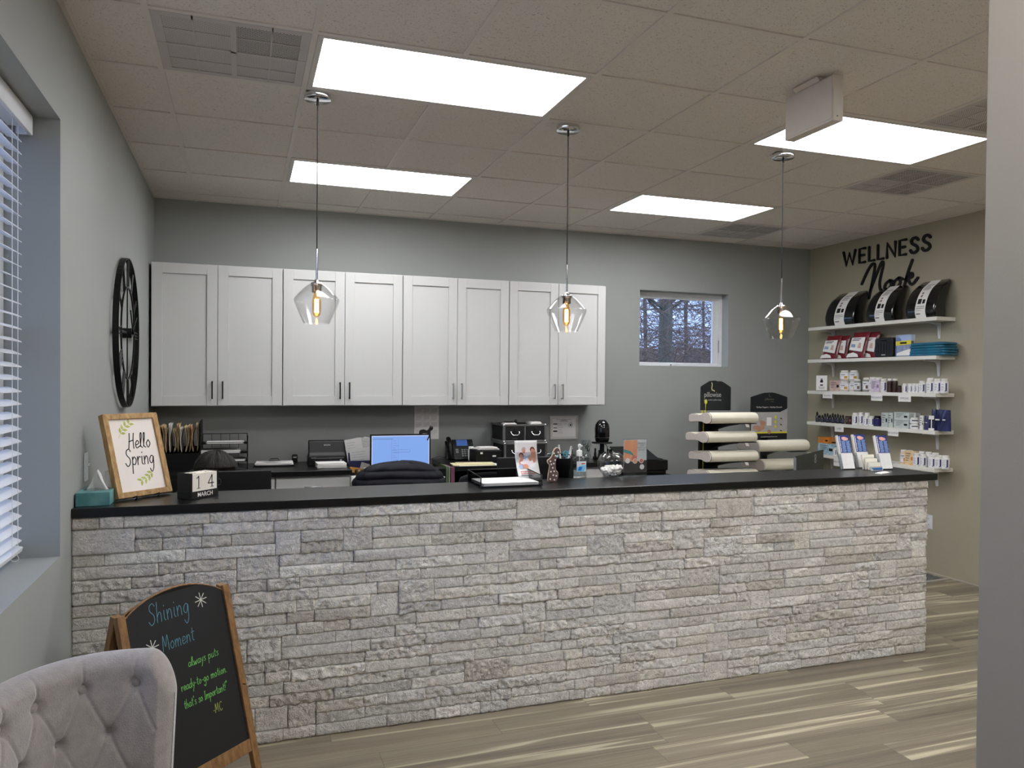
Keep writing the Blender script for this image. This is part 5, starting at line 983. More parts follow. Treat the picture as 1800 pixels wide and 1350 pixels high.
for k,(u,v,u2,Y,lab,D) in enumerate(((1335,795.5,1425,-.86,'upper cream pillow on the right pillow display beside laptop lid',.32),(1344,829,1412,-.84,'lower cream pillow on the right pillow display, behind laptop lid',.34))):
    a=at_y(u,v,Y); c_=at_y(u2,v,Y); pillow((a.x,Y,a.z),c_.x-a.x,lab,GP,0,D=D,hf=.100,piping=(216,206,184)); b=B(); b.bx(w_*.22,Y+.36+.0,a.z-.006,w_*.54,.0,a.z-.001) if False else b.bx(w_*.1,Y+.30+.03,a.z-.007,w_*.46,.0,a.z-.001); b.prism([(.0,-.001),(.30,-.001),(.30,-.09),(.18,-.05)],(w_*.30,-.0-.30+.0,a.z-.001),(0,1,0),(0,0,1),.05); obj('bracket',b,SGN,s2)
# laptop facing away
q0=at_z(1392,828,1.0); 
LY=-2.35; a=at_y(1400,828,LY); c_=at_y(1438,825,LY+.12)
t=thing('laptop','dark grey laptop lid seen from behind on a riser at the counter right end','laptop',(a.x,LY,DK),math.atan2(.12,c_.x-a.x)); lw=math.hypot(.12,c_.x-a.x); zt=at_y(1400,802,LY).z-DK
b=B(); b.prism([(0,0),(lw*1.28,0),(lw*1.26,zt+.022),(0,zt)],(0,0,.0),(1,0,0),(0,0,1),.010,-1); obj('lid',b,mat('dark_grey_anodised',(62,64,62),.45,metal=.3,var=.05),t,bevel=.002)
b=B(); b.bx(-.012,.0,.0,-.001,.014,zt-.012); obj('edge_panel',b,mat('pale_grey_edge',(150,150,158),.4,metal=.4,var=.05),t); b=B(); c0=(lw*.86,zt-.045)
b.tube([(c0[0]+.010*math.cos(k*PI/8),-.0008,c0[1]+.028+.014*math.sin(k*PI/8)) for k in range(16)],.0016,5,closed=True); b.tube([(c0[0]+.010*math.cos(k*PI/8),-.0008,c0[1]+.014*math.sin(k*PI/8)) for k in range(16)],.0016,5,closed=True); obj('emblem',b,STEEL,t); b=B(); b.bx(0,.012,0,lw*1.25,.20,.018); obj('keyboard_base',b,MATS['dark_grey_anodised'],t)
# front-desk monitors seen from behind
def backmon(u0,u1,v,Y,label,logo):
    a=at_y(u0,v,Y); c_=at_y(u1,v,Y); w_=c_.x-a.x; t=thing('desk_monitor',label,'monitor',(a.x,Y,DK)); zt=a.z-DK
    b=B(); b.bx(0,0,.05,w_,.03,zt); obj('shell',b,mat('matte_black_shell',(14,14,15),.5,var=.06),t,bevel=.004); b=B(); b.bx(w_*.42,-.04,0,w_*.58,-.001,.16); b.bx(w_*.3,-.10,0,w_*.7,.06,.01); obj('stand',b,BLACK,t)
    b=B(); b.bx(.01,.0302,.06,w_-.01,.0306,zt-.01); obj('screen',b,mat('dark_screen',(30,34,42),.2,var=.05),t)
    if logo: b=B(); b.tube([(logo+.011*math.cos(k*PI/10),-.0008,zt-.05+.016*math.sin(k*PI/10)) for k in range(20)],.0018,5,closed=True); obj('emblem',b,STEEL,t)
backmon(322,477,831,-2.30,'black monitor seen from behind, between block calendar and left cabinet',at_y(384,850,-2.32).x-at_y(322,831,-2.3).x)
backmon(876,1009,805,-2.38,'black monitor seen from behind, behind family brochure and pencil cup',None)
# ================================================================ WALL SHELVES
SHELFW=mat('white_melamine',(228,226,218),.45,var=.01,vs=3); SX=5.869; SY0,SY1=-1.705,-.222; SZ=[2.112,1.800,1.497,1.196,.892]; names=['top','second','third','fourth','lowest']
for k,z in enumerate(SZ):
    t=thing('wall_shelf','white wall shelf on brackets, %s of five on the olive wall'%names[k],'shelf',(XR,0,z),group='white wall shelves')
    b=B(); b.bx(SX-XR,SY0,-.030,-.001,SY1,0); obj('board',b,SHELFW,t,bevel=.001)
    for y in (-1.575,-.375):
        b=B(); P=[(0,-.03),(-.165,-.03),(-.165,-.037),(-.04,-.048),(-.022,-.07),(-.012,-.15),(0,-.165)]; b.prism(P,(-.001,y+.010,0),(1,0,0),(0,0,1),.004,1); b.prism(P,(-.001,y+.026-.002,0),(1,0,0),(0,0,1),.004,1); b.prism([(0,-.03),(-.02,-.03),(-.010,-.165),(0,-.165)],(-.001,y+.024,0),(1,0,0),(0,0,1),.016,1); b.bx(-.165,y+.006,-.0305,-.001,y+.024,-.034); obj('bracket',b,TRIMW,t)
def sy(u,k,X=5.93): return at_x(u,(562,631,698,763,831)[k],X).y
XF=5.925; XB=5.995
LABW=mat('label_white',(232,232,236),.5,var=.02); NAV=mat('label_navy',(34,34,92),.5,var=.05)
def facing(rz=0): return rz
VD=math.atan2(5.9-.639,-( -1.2+6.4)) # not used for geometry
def bottle(u,k,r,h,label,X=XF,body=None,cap=None,lab='stripe',group='white supplement bottles on the wall shelves',name='supplement_bottle',cat='bottle',z=0,acc=None):
    y=sy(u,k,X); t=thing(name,label,cat,(X,y,SZ[k]+z),math.radians(-45),group)
    b=B(); b.lathe([(r*.94,0),(r,.003),(r,h*.76),(r*.93,h*.82),(r*.72,h*.85)],18); obj('body',b,body or WHITE,t)
    b=B(); b.lathe([(r*.80,h*.845),(r*.82,h*.85),(r*.82,h*.985),(r*.76,h)],18); obj('cap',b,cap or WHITE,t)
    b=B(); R1=r*1.012
    def arc(a0,a1,z0,z1,rr=R1,n=5):
        b.grid(lambda u_,v_:(rr*math.cos(a0+(a1-a0)*u_),rr*math.sin(a0+(a1-a0)*u_),z0+(z1-z0)*v_),n,2)
    A=-PI/2+math.radians(0)   # faces the room
    arc(A-1.7,A+1.7,h*.10,h*.72,R1,14)
    if lab=='stripe':
        b.m=1; arc(A+.15,A+.50,h*.16,h*.70,R1+.0006); arc(A-.02,A+.2,h*.13,h*.19,R1+.0006); b.m=2
        for q,zz in enumerate((.60,.46,.36,.24)): arc(A-.9,A-.25-.1*(q%2),h*zz,h*(zz+.025),R1+.0006)
    elif lab=='pic':
        b.m=1; arc(A-.1,A+.55,h*.22,h*.46,R1+.0006); b.m=2; arc(A-.8,A+.1,h*.56,h*.62,R1+.0006); arc(A-.7,A-.1,h*.50,h*.52,R1+.0006); arc(A-.7,A-.3,h*.40,h*.42,R1+.0006); b.m=3; arc(A-1.6,A+1.6,h*.11,h*.15,R1+.0006,14)
    elif lab=='band': b.m=1; arc(A-.6,A+.8,h*.42,h*.60,R1+.0006,8)
    obj('label',b,[LABW if lab!='dark' else (acc or NAV),acc or NAV,GREYINK,acc or NAV],t)
def carton(u0,u1,k,h,label,m,X0=5.885,D=.06,z=0,group=None,acc=None,name='product_box',rz=0,lab=True,yo=0):
    X=X0; y0=at_x(u0,700,X).y if False else sy(u0,k,X); y1=sy(u1,k,X); w_=y0-y1; t=thing(name,label,'box',(X,(y0+y1)/2,SZ[k]+z),rz,group)
    b=B(); b.bx(0,-w_/2,0,D,w_/2,h); obj('carton',b,m,t,bevel=.0008)
    if lab:
        b=B(); 
        for q in range(4): b.bx(-.0006,w_*.38-w_*.5*(1-.15*q),h*(.78-.16*q),-.0001,w_*.38,h*(.84-.16*q)); b.bx(.006,-w_/2-.0006,h*(.78-.16*q),D*.7-.004*q,-w_/2-.0001,h*(.83-.16*q))
        b.m=1; b.bx(-.0006,-w_*.40,h*.35,-.0001,-w_*.18,h*.6); b.bx(D*.30,-w_/2-.0007,h*.08,D*.8,-w_/2-.0001,h*.30); obj('print',b,[GREYINK,acc or INK],t)
# --- top shelf: black moulded back supports in paper sleeves
GLB=mat('gloss_black_shell',(13,13,15),.13,var=.05,coat=.6)
for k,(u0,u1,lab) in enumerate(((1449,1500,'leftmost black moulded back support with paper sleeve on the top shelf'),(1521,1569,'middle black moulded back support with paper sleeve on the top shelf'),(1590,1643.5,'rightmost black moulded back support with paper sleeve on the top shelf'))):
    y0=sy(u0,0,5.885); y1=sy(u1,0,5.885); w_=y0-y1; hs=.315; t=thing('back_support',lab,'back support',(5.885,y1,SZ[0]),0,'black moulded back supports on the top shelf')
    pf=smooth_line([(.0+.012,.0),(-.004,.05),(.004,.11),(.03,.18),(.075,.245),(.125,.285)],4); pb=smooth_line([(.165,hs),(.172,.30),(.150,.25),(.120,.18),(.105,.10),(.11,.03),(.10,0)],4); P=pf+pb; n=len(P)
    cx_=sum(p[0] for p in P)/n; cz=sum(p[1] for p in P)/n
    secs=[(0,.90),(.006,.965),(.02,1),(w_-.05,1),(w_-.02,.97),(w_-.006,.90),(w_,.80)]
    vs=[(cx_+(x-cx_)*s,y,max(.0,cz+(z-cz)*s if s>.99 or z>.02 else 0)) for y,s in secs for x,z in P]
    b=B(); b.add(vs,[(i*n+q,i*n+(q+1)%n,(i+1)*n+(q+1)%n,(i+1)*n+q) for i in range(len(secs)-1) for q in range(n)],True); b.add(vs[:n],[tuple(reversed(range(n)))],False); b.add(vs[-n:],[tuple(range(n))],False); obj('shell',b,GLB,t)
    ya,yb=w_*.30,w_*.64; off=[(x-.0025,z) for x,z in pf]+[(.168,hs+.004)]; m_=len(off); b=B(); b.add([(x,yy,z) for yy in (ya,yb) for x,z in off],[(q,q+1,m_+q+1,m_+q) for q in range(m_-1)],True)
    b.m=1
    def onp(v,e=.0035):
        L_=v*(len(pf)-1); i=int(min(L_,len(pf)-2)); f_=L_-i; return (pf[i][0]*(1-f_)+pf[i+1][0]*f_-e, pf[i][1]*(1-f_)+pf[i+1][1]*f_)
    for q,(a0,a1,v0,v1,mm) in enumerate([(.12,.88,.95,.97,1),(.2,.9,.91,.93,1),(.2,.7,.85,.87,1),(.15,.8,.80,.82,1),(.15,.75,.76,.775,1),(.25,.45,.58,.70,3),(.15,.50,.42,.54,2),(.60,.85,.42,.52,2),(.1,.9,.34,.355,1),(.1,.9,.29,.305,1),(.1,.6,.24,.25,1),(.1,.5,.13,.16,1)]):
        b.m=mm; p0,p1=onp(v0),onp(v1); yL=yb-(yb-ya)*a0; yR=yb-(yb-ya)*a1; b.add([(p0[0],yL,p0[1]),(p0[0],yR,p0[1]),(p1[0],yR,p1[1]),(p1[0],yL,p1[1])],[(0,1,2,3)],False)
    obj('paper_sleeve',b,[PAPER,GREYINK,INK,mat('sleeve_photo_pink',(150,120,120),.7,var=.1)],t)
# --- second shelf
RED=mat('crimson_fabric_pack',(112,22,34),.45,var=.2,vs=12,coat=.2)
def pack(u,label,w_,h_,lean,X=5.90,grp='red packaged cushions on the second shelf',yo=0):
    y=sy(u,1,X)+yo; t=thing('cushion_pack',label,'packaged cushion',(X,y,SZ[1]),0,grp)
    b=B(); b.M=Matrix.Rotation(lean,4,'Y')
    def f(u_,v_):
        s=math.sin(PI*u_)**.5 if 0<u_<1 else 0; e=math.sin(PI*min(max(v_,0),1))**.4 if 0<v_<1 else 0; return (-.025*s*e,-w_/2+w_*u_,h_*v_)
    b.grid(f,12,12,flip=True); b.grid(lambda u_,v_:(.03+.02*math.sin(PI*u_)*math.sin(PI*v_)-.03*(1-min(1,6*min(u_,v_,1-u_,1-v_)+.0)),-w_/2+w_*u_,h_*v_),12,12); obj('bag',b,RED,t)
    b=B(); b.M=Matrix.Rotation(lean,4,'Y'); b.prism([(-w_*.46,h_*.20),(w_*.42,h_*.30),(w_*.40,h_*.76),(-w_*.44,h_*.76)],(-.027,0,0),(0,1,0),(0,0,1),.0006,-1); b.prism([(-w_*.30,h_*.01),(w_*.48,h_*.01),(w_*.42,h_*.14),(w_*.1,h_*.19),(-w_*.2,h_*.12)],(-.027,0,0),(0,1,0),(0,0,1),.0006,-1)
    b.m=1; b.prism([(w_*.05,h_*.38),(w_*.36,h_*.40),(w_*.34,h_*.52),(w_*.08,h_*.50)],(-.0278,0,0),(0,1,0),(0,0,1),.0006,-1); b.m=2; b.prism([(-w_*.30,h_*.34),(-w_*.08,h_*.36),(-w_*.12,h_*.56),(-w_*.26,h_*.54)],(-.0278,0,0),(0,1,0),(0,0,1),.0006,-1); b.m=3; b.prism([(-w_*.2,h_*.69),(w_*.3,h_*.70),(w_*.3,h_*.725),(-w_*.2,h_*.715)],(-.0278,0,0),(0,1,0),(0,0,1),.0006,-1); b.prism([(-w_*.1,h_*.64),(w_*.34,h_*.65),(w_*.34,h_*.675),(-w_*.1,h_*.665)],(-.0278,0,0),(0,1,0),(0,0,1),.0006,-1)
    obj('insert_card',b,[PAPER,mat('card_pale_blue',(150,170,196),.6,var=.1),mat('card_photo',(206,170,160),.6,var=.2,vs=60),INK],t)
pack(1457,'front red and white cushion pack at left end of the second shelf',.19,.235,.30,5.90); pack(1480,'red and white cushion pack behind the leftmost one, second shelf',.17,.225,.20,5.955,yo=.03)
pack(1504,'front red and white cushion pack right of the leftmost pair, second shelf',.19,.25,.30,5.90); pack(1530,'red and white cushion pack just left of the black case',.17,.24,.2,5.955,yo=.02)
y0,y1=sy(1537,1,5.89),sy(1569,1,5.89); w_=y0-y1; t=thing('carrying_case','black ribbed zip case standing in the middle of the second shelf','case',(5.89,(y0+y1)/2,SZ[1])); P=[(x,z+.085) for x,z in rrect(w_/2,.085,.022,4)]
b=B(); b.prism(P,(0,0,0),(0,1,0),(0,0,1),.10,1); obj('shell',b,mat('matte_black_case',(20,20,21),.5,var=.08),t,bevel=.008)
b=B()
for q in range(5): yy=-w_*.30+w_*.15*q; b.bx(-.003,yy-.004,.03,.0,yy+.004,.125)
obj('rib',b,MATS['matte_black_case'],t); b=B(); b.tube([(-.004,-.03,.148),(-.012,-.028,.146),(-.012,.028,.146),(-.004,.03,.148)],.004,6); obj('handle',b,BLACK,t); b=B(); b.bx(-.0035,-.02,.018,-.0005,.02,.024); obj('badge',b,WHITE,t)
y0,y1=sy(1574,1,5.90),sy(1603,1,5.90); w_=y0-y1; t=thing('posture_pack','clear pack with yellow header card on the second shelf','package',(5.90,(y0+y1)/2,SZ[1]))
b=B(); b.bx(0,-w_*.42,.0,.03,w_*.42,.13); obj('contents',b,mat('grey_knit',(150,146,138),.8,rgb2=(96,90,84),var=.2,vs=30),t); b=B(); b.bx(-.004,-w_*.48,.0,.036,w_*.48,.185); obj('bag',b,ACRYL,t); b=B(); b.prism([(-w_*.46,.102),(w_*.46,.095),(w_*.46,.13),(-w_*.46,.137)],(-.0045,0,0),(0,1,0),(0,0,1),.001,-1); b.m=1; b.prism([(-w_*.44,.01),(w_*.40,.01),(w_*.40,.03),(w_*.0,.05),(-w_*.44,.065)],(-.0045,0,0),(0,1,0),(0,0,1),.001,-1); b.m=2; b.bx(-.0058,-w_*.2,.108,-.0052,w_*.2,.124); obj('header_card',b,[YEL,PAPER,INK],t)
TEALP=mat('teal_poly_bag',(20,98,128),.3,var=.25,vs=10,coat=.4)
for k in range(5):
    y0,y1=sy(1597,1,5.90),sy(1664,1,5.90); w_=y0-y1; b=B(); rr=k*1.3
    R4=[(y_,x_) for x_,y_ in rrect(w_*(.48-.008*k),.078,.02,4)][::-1]
    loft(b,[(R4,.001,.95),(R4,.004,1),(R4,.017,1),(R4,.0215,.95)]); b.v=[(x_+.08+.003*math.sin(40*y_+rr),y_+.004*math.sin(rr*2),z_+.0018*math.sin(60*y_+30*x_+rr) if z_>.01 else z_) for x_,y_,z_ in b.v]
    single('folded_pack',b,TEALP,['teal folded bagged item, bottom of the pile on the second shelf','teal folded bagged item, second from the bottom of pile','teal folded bagged item in the middle of the pile','teal folded bagged item, second from the top of pile','teal folded bagged item, topmost of the pile on second shelf'][k],'folded pack',(5.885,(y0+y1)/2,SZ[1]+.0215*k),0,'teal folded packs on the second shelf')
# --- third shelf
p=at_x(1444,683,5.90); t=thing('acrylic_sign','small white sign with bottle drawing at left end of third shelf','sign',(5.885,sy(1444,2,5.885),SZ[2]),math.radians(-62))
b=B(); b.bx(-.055,0,.004,.055,.003,.15); b.bx(-.055,-.02,0,.055,.05,.003); obj('stand',b,ACRYL,t); b=B(); b.bx(-.052,-.0022,.006,.052,-.0008,.148); b.m=1; b.prism([(-.014,.05),(.014,.05),(.014,.095),(.010,.102),(.010,.108),(-.010,.108),(-.010,.102),(-.014,.095)],(0,-.0024,0),(1,0,0),(0,0,1),.0003); b.bx(-.009,-.0027,.110,.009,-.0023,.118); b.m=0; b.bx(-.014,-.0032,.062,.014,-.0028,.080); b.m=1; b.bx(-.03,-.0026,.034,.03,-.0023,.037); b.bx(-.026,-.0026,.022,.026,-.0023,.025); obj('insert',b,[PAPER,INK],t)
carton(1458,1476,2,.10,'white box with pink edges right of the bottle sign, third shelf',mat('box_pink_white',(214,200,192),.5,rgb2=(190,150,138),var=.1,vs=20),D=.06)
GOLD=mat('label_gold_fruit',(196,150,50),.5,var=.15,vs=60)
CANB=mat('pale_can',(214,214,212),.4,var=.03)
for u,X,z,lab in ((1484.5,5.92,0,'large white tub with gold fruit label, lower front of the stacked four'),(1484.5,5.92,.098,'large white tub with gold fruit label, upper front of the stacked four'),(1501,5.955,0,'large white tub with gold fruit label, lower rear of the stacked four'),(1501,5.955,.098,'large white tub with gold fruit label, upper rear of the stacked four')):
    bottle(u,2,.042,.096,lab,X,CANB,WHITE,'pic','white tubs with gold fruit labels','powder_tub','tub',z,GOLD)
GRN=mat('label_green_red',(70,110,90),.5,rgb2=(150,70,60),var=.3,vs=80); PKL=mat('label_pink_blue',(200,120,130),.5,rgb2=(80,110,170),var=.3,vs=60); BRN=mat('brown_glass_bottle',(58,34,28),.2,var=.15,coat=.5)
bottle(1507,2,.031,.112,'grey-labelled bottle with red picture right of the gold tubs',5.915,mat('jar_grey',(150,156,146),.4,var=.1),WHITE,'pic',acc=GRN)
bottle(1522,2,.029,.128,'tall white-capped bottle with red picture, third shelf',5.925,mat('jar_grey',(150,156,146),.4),WHITE,'pic',acc=GRN)
bottle(1534,2,.032,.132,'white-capped bottle with pink print, behind the folded card',5.955,WHITE,WHITE,'pic',acc=PKL); bottle(1545,2,.030,.130,'white-capped bottle with pink print, rear right of pair',5.985,WHITE,WHITE,'pic',acc=PKL)
carton(1530,1546,2,.108,'white carton with pink and blue print, third shelf centre',mat('box_pinkblue',(222,214,218),.5,rgb2=(190,170,200),var=.1,vs=30),X0=5.89,D=.04,acc=PKL)
bottle(1553.5,2,.029,.118,'white bottle with navy stripe left of the brown bottles, third shelf',5.905)
for u,X,lab in ((1564,5.92,'brown glass bottle with white cap, left of two on the third shelf'),(1573,5.935,'brown glass bottle with white cap, right of two on the third shelf')): bottle(u,2,.023,.118,lab,X,BRN,WHITE,'dark',group='brown bottles on the third shelf',acc=BRN,name='brown_bottle')
bottle(1581,2,.016,.06,'short dark bottle right of the brown glass bottles',5.92,BRN,BLACK,'dark',group='brown bottles on the third shelf',acc=BRN,name='brown_bottle')
for u,X,lab in ((1590.5,5.90,'small white striped bottle, leftmost of the short group on third shelf'),(1600,5.905,'small white striped bottle, second of the short group on third shelf'),(1595,5.95,'small white striped bottle at the rear of the short group, third shelf'),(1607,5.91,'small white striped bottle, third of the short group on third shelf'),(1613,5.92,'small white striped bottle, rightmost of the short group on third shelf')): bottle(u,2,.020,.078,lab,X)
bottle(1621,2,.027,.100,'medium white striped bottle between short and tall groups, third shelf',5.905)
for u,X,h,lab in ((1635,5.91,.118,'tall white striped bottle, left front of the right-end group, third shelf'),(1636,5.975,.125,'tall white striped bottle at the rear of the right-end group, third shelf'),(1648,5.925,.118,'tall white striped bottle, middle of the right-end group, third shelf'),(1660,5.935,.118,'tall white striped bottle at right end of the third shelf')): bottle(u,2,.030,h,lab,X)
# --- fourth shelf
DKB=mat('dark_blue_glass',(18,20,34),.2,var=.1,coat=.6); rr=random.Random(9)
pl=['leftmost','second','third','fourth','fifth','sixth','seventh','eighth','ninth','tenth','eleventh']
hs_=[.100,.068,.072,.088,.092,.080,.095,.086,.090,.080,.084]
for k in range(11):
    u=1436+4.55*k; X=5.89+(.028 if k%2 else 0); y=sy(u,3,X); h=hs_[k]; r=.0150
    t=thing('dropper_bottle','small dark blue bottle, %s from the left on the fourth shelf'%pl[k] if k else 'small dark blue dropper bottle at the left end of fourth shelf','bottle',(X,y,SZ[3]),-.7,'small dark bottles on the fourth shelf')
    b=B(); b.lathe([(r*.93,0),(r,.002),(r,h*.55),(r*.5,h*.66)],12); obj('body',b,DKB,t); b=B(); b.lathe([(r*.62,h*.66),(r*.62,h*.9),(r*.35,h*.92),(r*.3,h)],12); obj('cap',b,BLACK,t); b=B(); b.grid(lambda a,v:(r*1.02*math.cos(-2.6+2.0*a),r*1.02*math.sin(-2.6+2.0*a),h*(.12+.3*v)),6,2); obj('label',b,mat('slate_label',(64,66,84),.5,var=.3,vs=120),t)
carton(1485,1496,3,.075,'dark brown small box between dark bottles and white bottles',mat('brown_carton',(60,40,36),.5,var=.1),D=.05,acc=mat('label_rose',(170,120,110),.5,var=.1))
for u,X,r,h,lab in ((1503,5.90,.028,.108,'white striped bottle at left front of the fourth shelf group'),(1513,5.945,.026,.112,'white striped bottle at left rear of the fourth shelf group'),(1524,5.96,.026,.112,'white striped bottle at right rear of the fourth shelf group'),(1522,5.90,.025,.088,'shorter white striped bottle in the fourth shelf group, front'),(1532,5.915,.025,.088,'shorter white striped bottle beside the navy jar, fourth shelf')): bottle(u,3,r,h,lab,X)
bottle(1542,3,.032,.092,'navy blue jar right of the white bottles on the fourth shelf',5.915,DKB,BLACK,'dark',None,'navy_jar','jar',acc=NAV)
SAGE=mat('box_sage',(206,212,206),.5,rgb2=(178,190,188),var=.08,vs=20)
carton(1549,1560,3,.125,'upright white and sage box, left of the pair on fourth shelf',SAGE,D=.07); carton(1560.5,1569,3,.125,'upright white and sage box, right of the pair on fourth shelf',SAGE,X0=5.895,D=.07)
for z,w0 in ((0,'lower'),(.068,'upper')): carton(1571,1597,3,.066,'%s wide white and sage box of the stack on fourth shelf'%w0,SAGE,D=.08,z=z,group='stacked sage boxes on the fourth shelf')
carton(1597.5,1609,3,.13,'grey and white box behind the white jars on fourth shelf',SAGE,X0=5.94,D=.05)
WJ=mat('jar_black_label',(30,28,30),.5,var=.1)
for z,w0 in ((0,'lower'),(.048,'upper')): bottle(1607,3,.034,.047,'%s of two stacked low white jars on the fourth shelf'%w0,5.905,WHITE,WHITE,'band','stacked low white jars','cream_jar','jar',z,WJ)
carton(1616,1622.5,3,.115,'narrow white box left of the navy pouch',WHITE,X0=5.91,D=.05,acc=WJ)
PCH=mat('navy_foil_pouch',(26,30,78),.25,var=.2,vs=14,coat=.5)
def pouch(u0,u1,h,label,X=5.90):
    y0,y1=sy(u0,3,X),sy(u1,3,X); w_=y0-y1; t=thing('protein_pouch',label,'pouch',(X,(y0+y1)/2,SZ[3]),0,'navy pouches on the fourth shelf')
    b=B(); b.grid(lambda u_,v_:(-.004-.028*math.sin(PI*u_)*(1-v_)**.6+.003*math.sin(20*u_+6*v_)+.03,-w_/2+w_*u_,h*v_),12,10,flip=True); b.grid(lambda u_,v_:(.036+.02*math.sin(PI*u_)*(1-v_)-.01*v_,-w_/2+w_*u_,h*v_),12,10); b.grid(lambda u_,v_:(.02+.02*v_,-w_/2+w_*u_,0),4,2); obj('bag',b,PCH,t)
    b=B(); b.bx(-.008,w_*.05,h*.50,-.004,w_*.34,h*.56); b.bx(-.008,-w_*.34,h*.51,-.004,-w_*.16,h*.56); obj('print',b,WHITE,t)
pouch(1620,1632,.115,'small navy pouch left of the large navy pouch, fourth shelf',5.895); pouch(1641,1666,.170,'large navy pouch at the right end of the fourth shelf',5.90); pouch(1633,1641,.17,'narrow navy pouch behind the little white sign, fourth shelf',5.93)
y=sy(1637,3,5.885); t=thing('shelf_sign','little white sign on a post among the navy pouches','sign',(5.885,y,SZ[3]),math.radians(-60)); b=B(); b.bx(-.02,-.01,0,.02,.01,.018); b.bx(-.003,-.002,.018,.003,.002,.09); b.bx(-.02,-.002,.09,.018,.002,.12); obj('stand',b,PAPER,t)
# --- lowest shelf
ORC=mat('orange_carton',(222,134,40),.5,var=.1); BWC=mat('blue_white_carton',(206,220,226),.5,rgb2=(110,168,190),var=.2,vs=25)
carton(1437,1466,4,.105,'wide pale box with blue swirl at left end of the lowest shelf',BWC,D=.09); carton(1437,1456,4,.055,'orange box lying on the pale blue box, lowest shelf',ORC,D=.12,z=.106,group=None)
bottle(1467.5,4,.018,.075,'small white striped bottle left of the leftmost brochure rack, lowest shelf',5.90)
bottle(1507,4,.028,.15,'white bottle seen between the left and middle brochure racks',5.93,lab='pic',acc=GREYINK)
for u,lab in ((1543,'small white-capped bottle between middle and right brochure racks, left'),(1551,'small white-capped bottle between middle and right brochure racks, right')): bottle(u,4,.018,.10,lab,5.95)
OR2=mat('orange_label',(224,160,90),.5,var=.1)
for u,X,lab in ((1588,5.93,'white-capped bottle with orange label right of the brochure racks'),(1599,5.95,'white-capped bottle with orange label beside the amber box')): bottle(u,4,.028,.12,lab,X,mat('cream_body',(228,204,170),.4,var=.05),WHITE,'pic',acc=OR2)
carton(1590,1606,4,.118,'amber and white box on the lowest shelf right of the racks',mat('amber_carton',(222,170,70),.5,rgb2=(238,220,190),var=.2,vs=10),D=.05,X0=5.90,acc=ORC)
for u,X,h,lab in ((1611,5.90,.108,'white striped bottle beside the amber box on the lowest shelf'),(1622.5,5.905,.108,'white striped bottle, second right of amber box, lowest shelf'),(1620,5.975,.12,'white striped bottle at rear left of the lowest shelf group'),(1632,5.985,.12,'white striped bottle at rear middle of the lowest shelf group'),(1644,5.985,.118,'white striped bottle at rear right of the lowest shelf group'),(1638,5.905,.108,'white striped bottle, third from the right end of lowest shelf'),(1650,5.925,.108,'white striped bottle, second from the right end of lowest shelf'),(1662,5.94,.110,'white striped bottle at the right end of the lowest shelf')): bottle(u,4,.0295,h,lab,X)
# --- hanging shelf tags
def tagc(u0,u1,k,h,s,label,dz=0):
    y0,y1=sy(u0,k,SX-.002),sy(u1,k,SX-.002); w_=y0-y1; b=B(); b.bx(-.0012,-w_/2,-.030-h,0,w_/2,-.001-.012); b.m=1; text(b,s,min(h*.5,w_*.24),(-.0016,0,-.034-h*.42+.006),(0,-1,0),(0,0,1)); single('shelf_tag',b,[PAPER,GREYINK],label,'shelf tag',(SX-.0006,(y0+y1)/2,SZ[k]),group='paper tags hanging from the shelf edges')
tagc(1446,1463,2,.038,'PEDIATRIC','white paper tag reading PEDIATRIC under the left of third shelf'); tagc(1531,1551,2,.046,'PREGNANCY','white paper tag at the middle of the third shelf edge'); tagc(1579,1601,2,.046,'IMMUNE','white paper tag reading IMMUNE on the third shelf edge')
tagc(1467,1482.5,3,.045,'SLEEP','white paper tag at the left part of the fourth shelf edge'); tagc(1560.5,1579,3,.040,'MEN SUPPORT','white paper tag on the fourth shelf edge above right brochure rack'); tagc(1465,1478,4,.062,'MENTAL','white paper tag on the lowest shelf edge left of the racks')
# --- wall lettering
def caps(ch):
    return {'W':(1.28,[[(0,1),(.28,0),(.55,.85),(.85,0),(1.1,1)]]),'E':(.74,[[(.5,1),(0,1),(0,0),(.5,0)],[(0,.52),(.42,.52)]]),'L':(.66,[[(0,1),(0,0),(.46,0)]]),'N':(.88,[[(0,0),(0,1),(.68,0),(.68,1)]]),'S':(.78,[smooth_line([(.58,.82),(.42,.98),(.16,.95),(.06,.76),(.2,.58),(.45,.42),(.56,.2),(.4,.03),(.15,.02),(.0,.2)],4)])}[ch]
LET=mat('black_wood_letters',(12,12,13),.4,var=.1)
y=-.444; Y0=-.47; z0=2.695; hL=.128; x=0; scale=(1.03)/sum(caps(c)[0] for c in 'WELLNESS')
for k,c in enumerate('WELLNESS'):
    wd,ls=caps(c); b=B(); sc_=scale
    P=[[(p[0]*sc_*.86,p[1]*hL) for p in l] for l in ls]
    for l in P: b.strokes([l],(0,0,0),(0,-1,0),(0,0,1),.024,.012)
    nm=['W at the start','first E','first L','second L','N','second E','first S','last S'][k]
    single('wall_letter',b,LET,'black raised letter %s of the word WELLNESS on the wall'%nm,'letter',(XR-.001,Y0-x*scale,z0-.010*k*0),group='black WELLNESS letters on the olive wall'); x+=wd
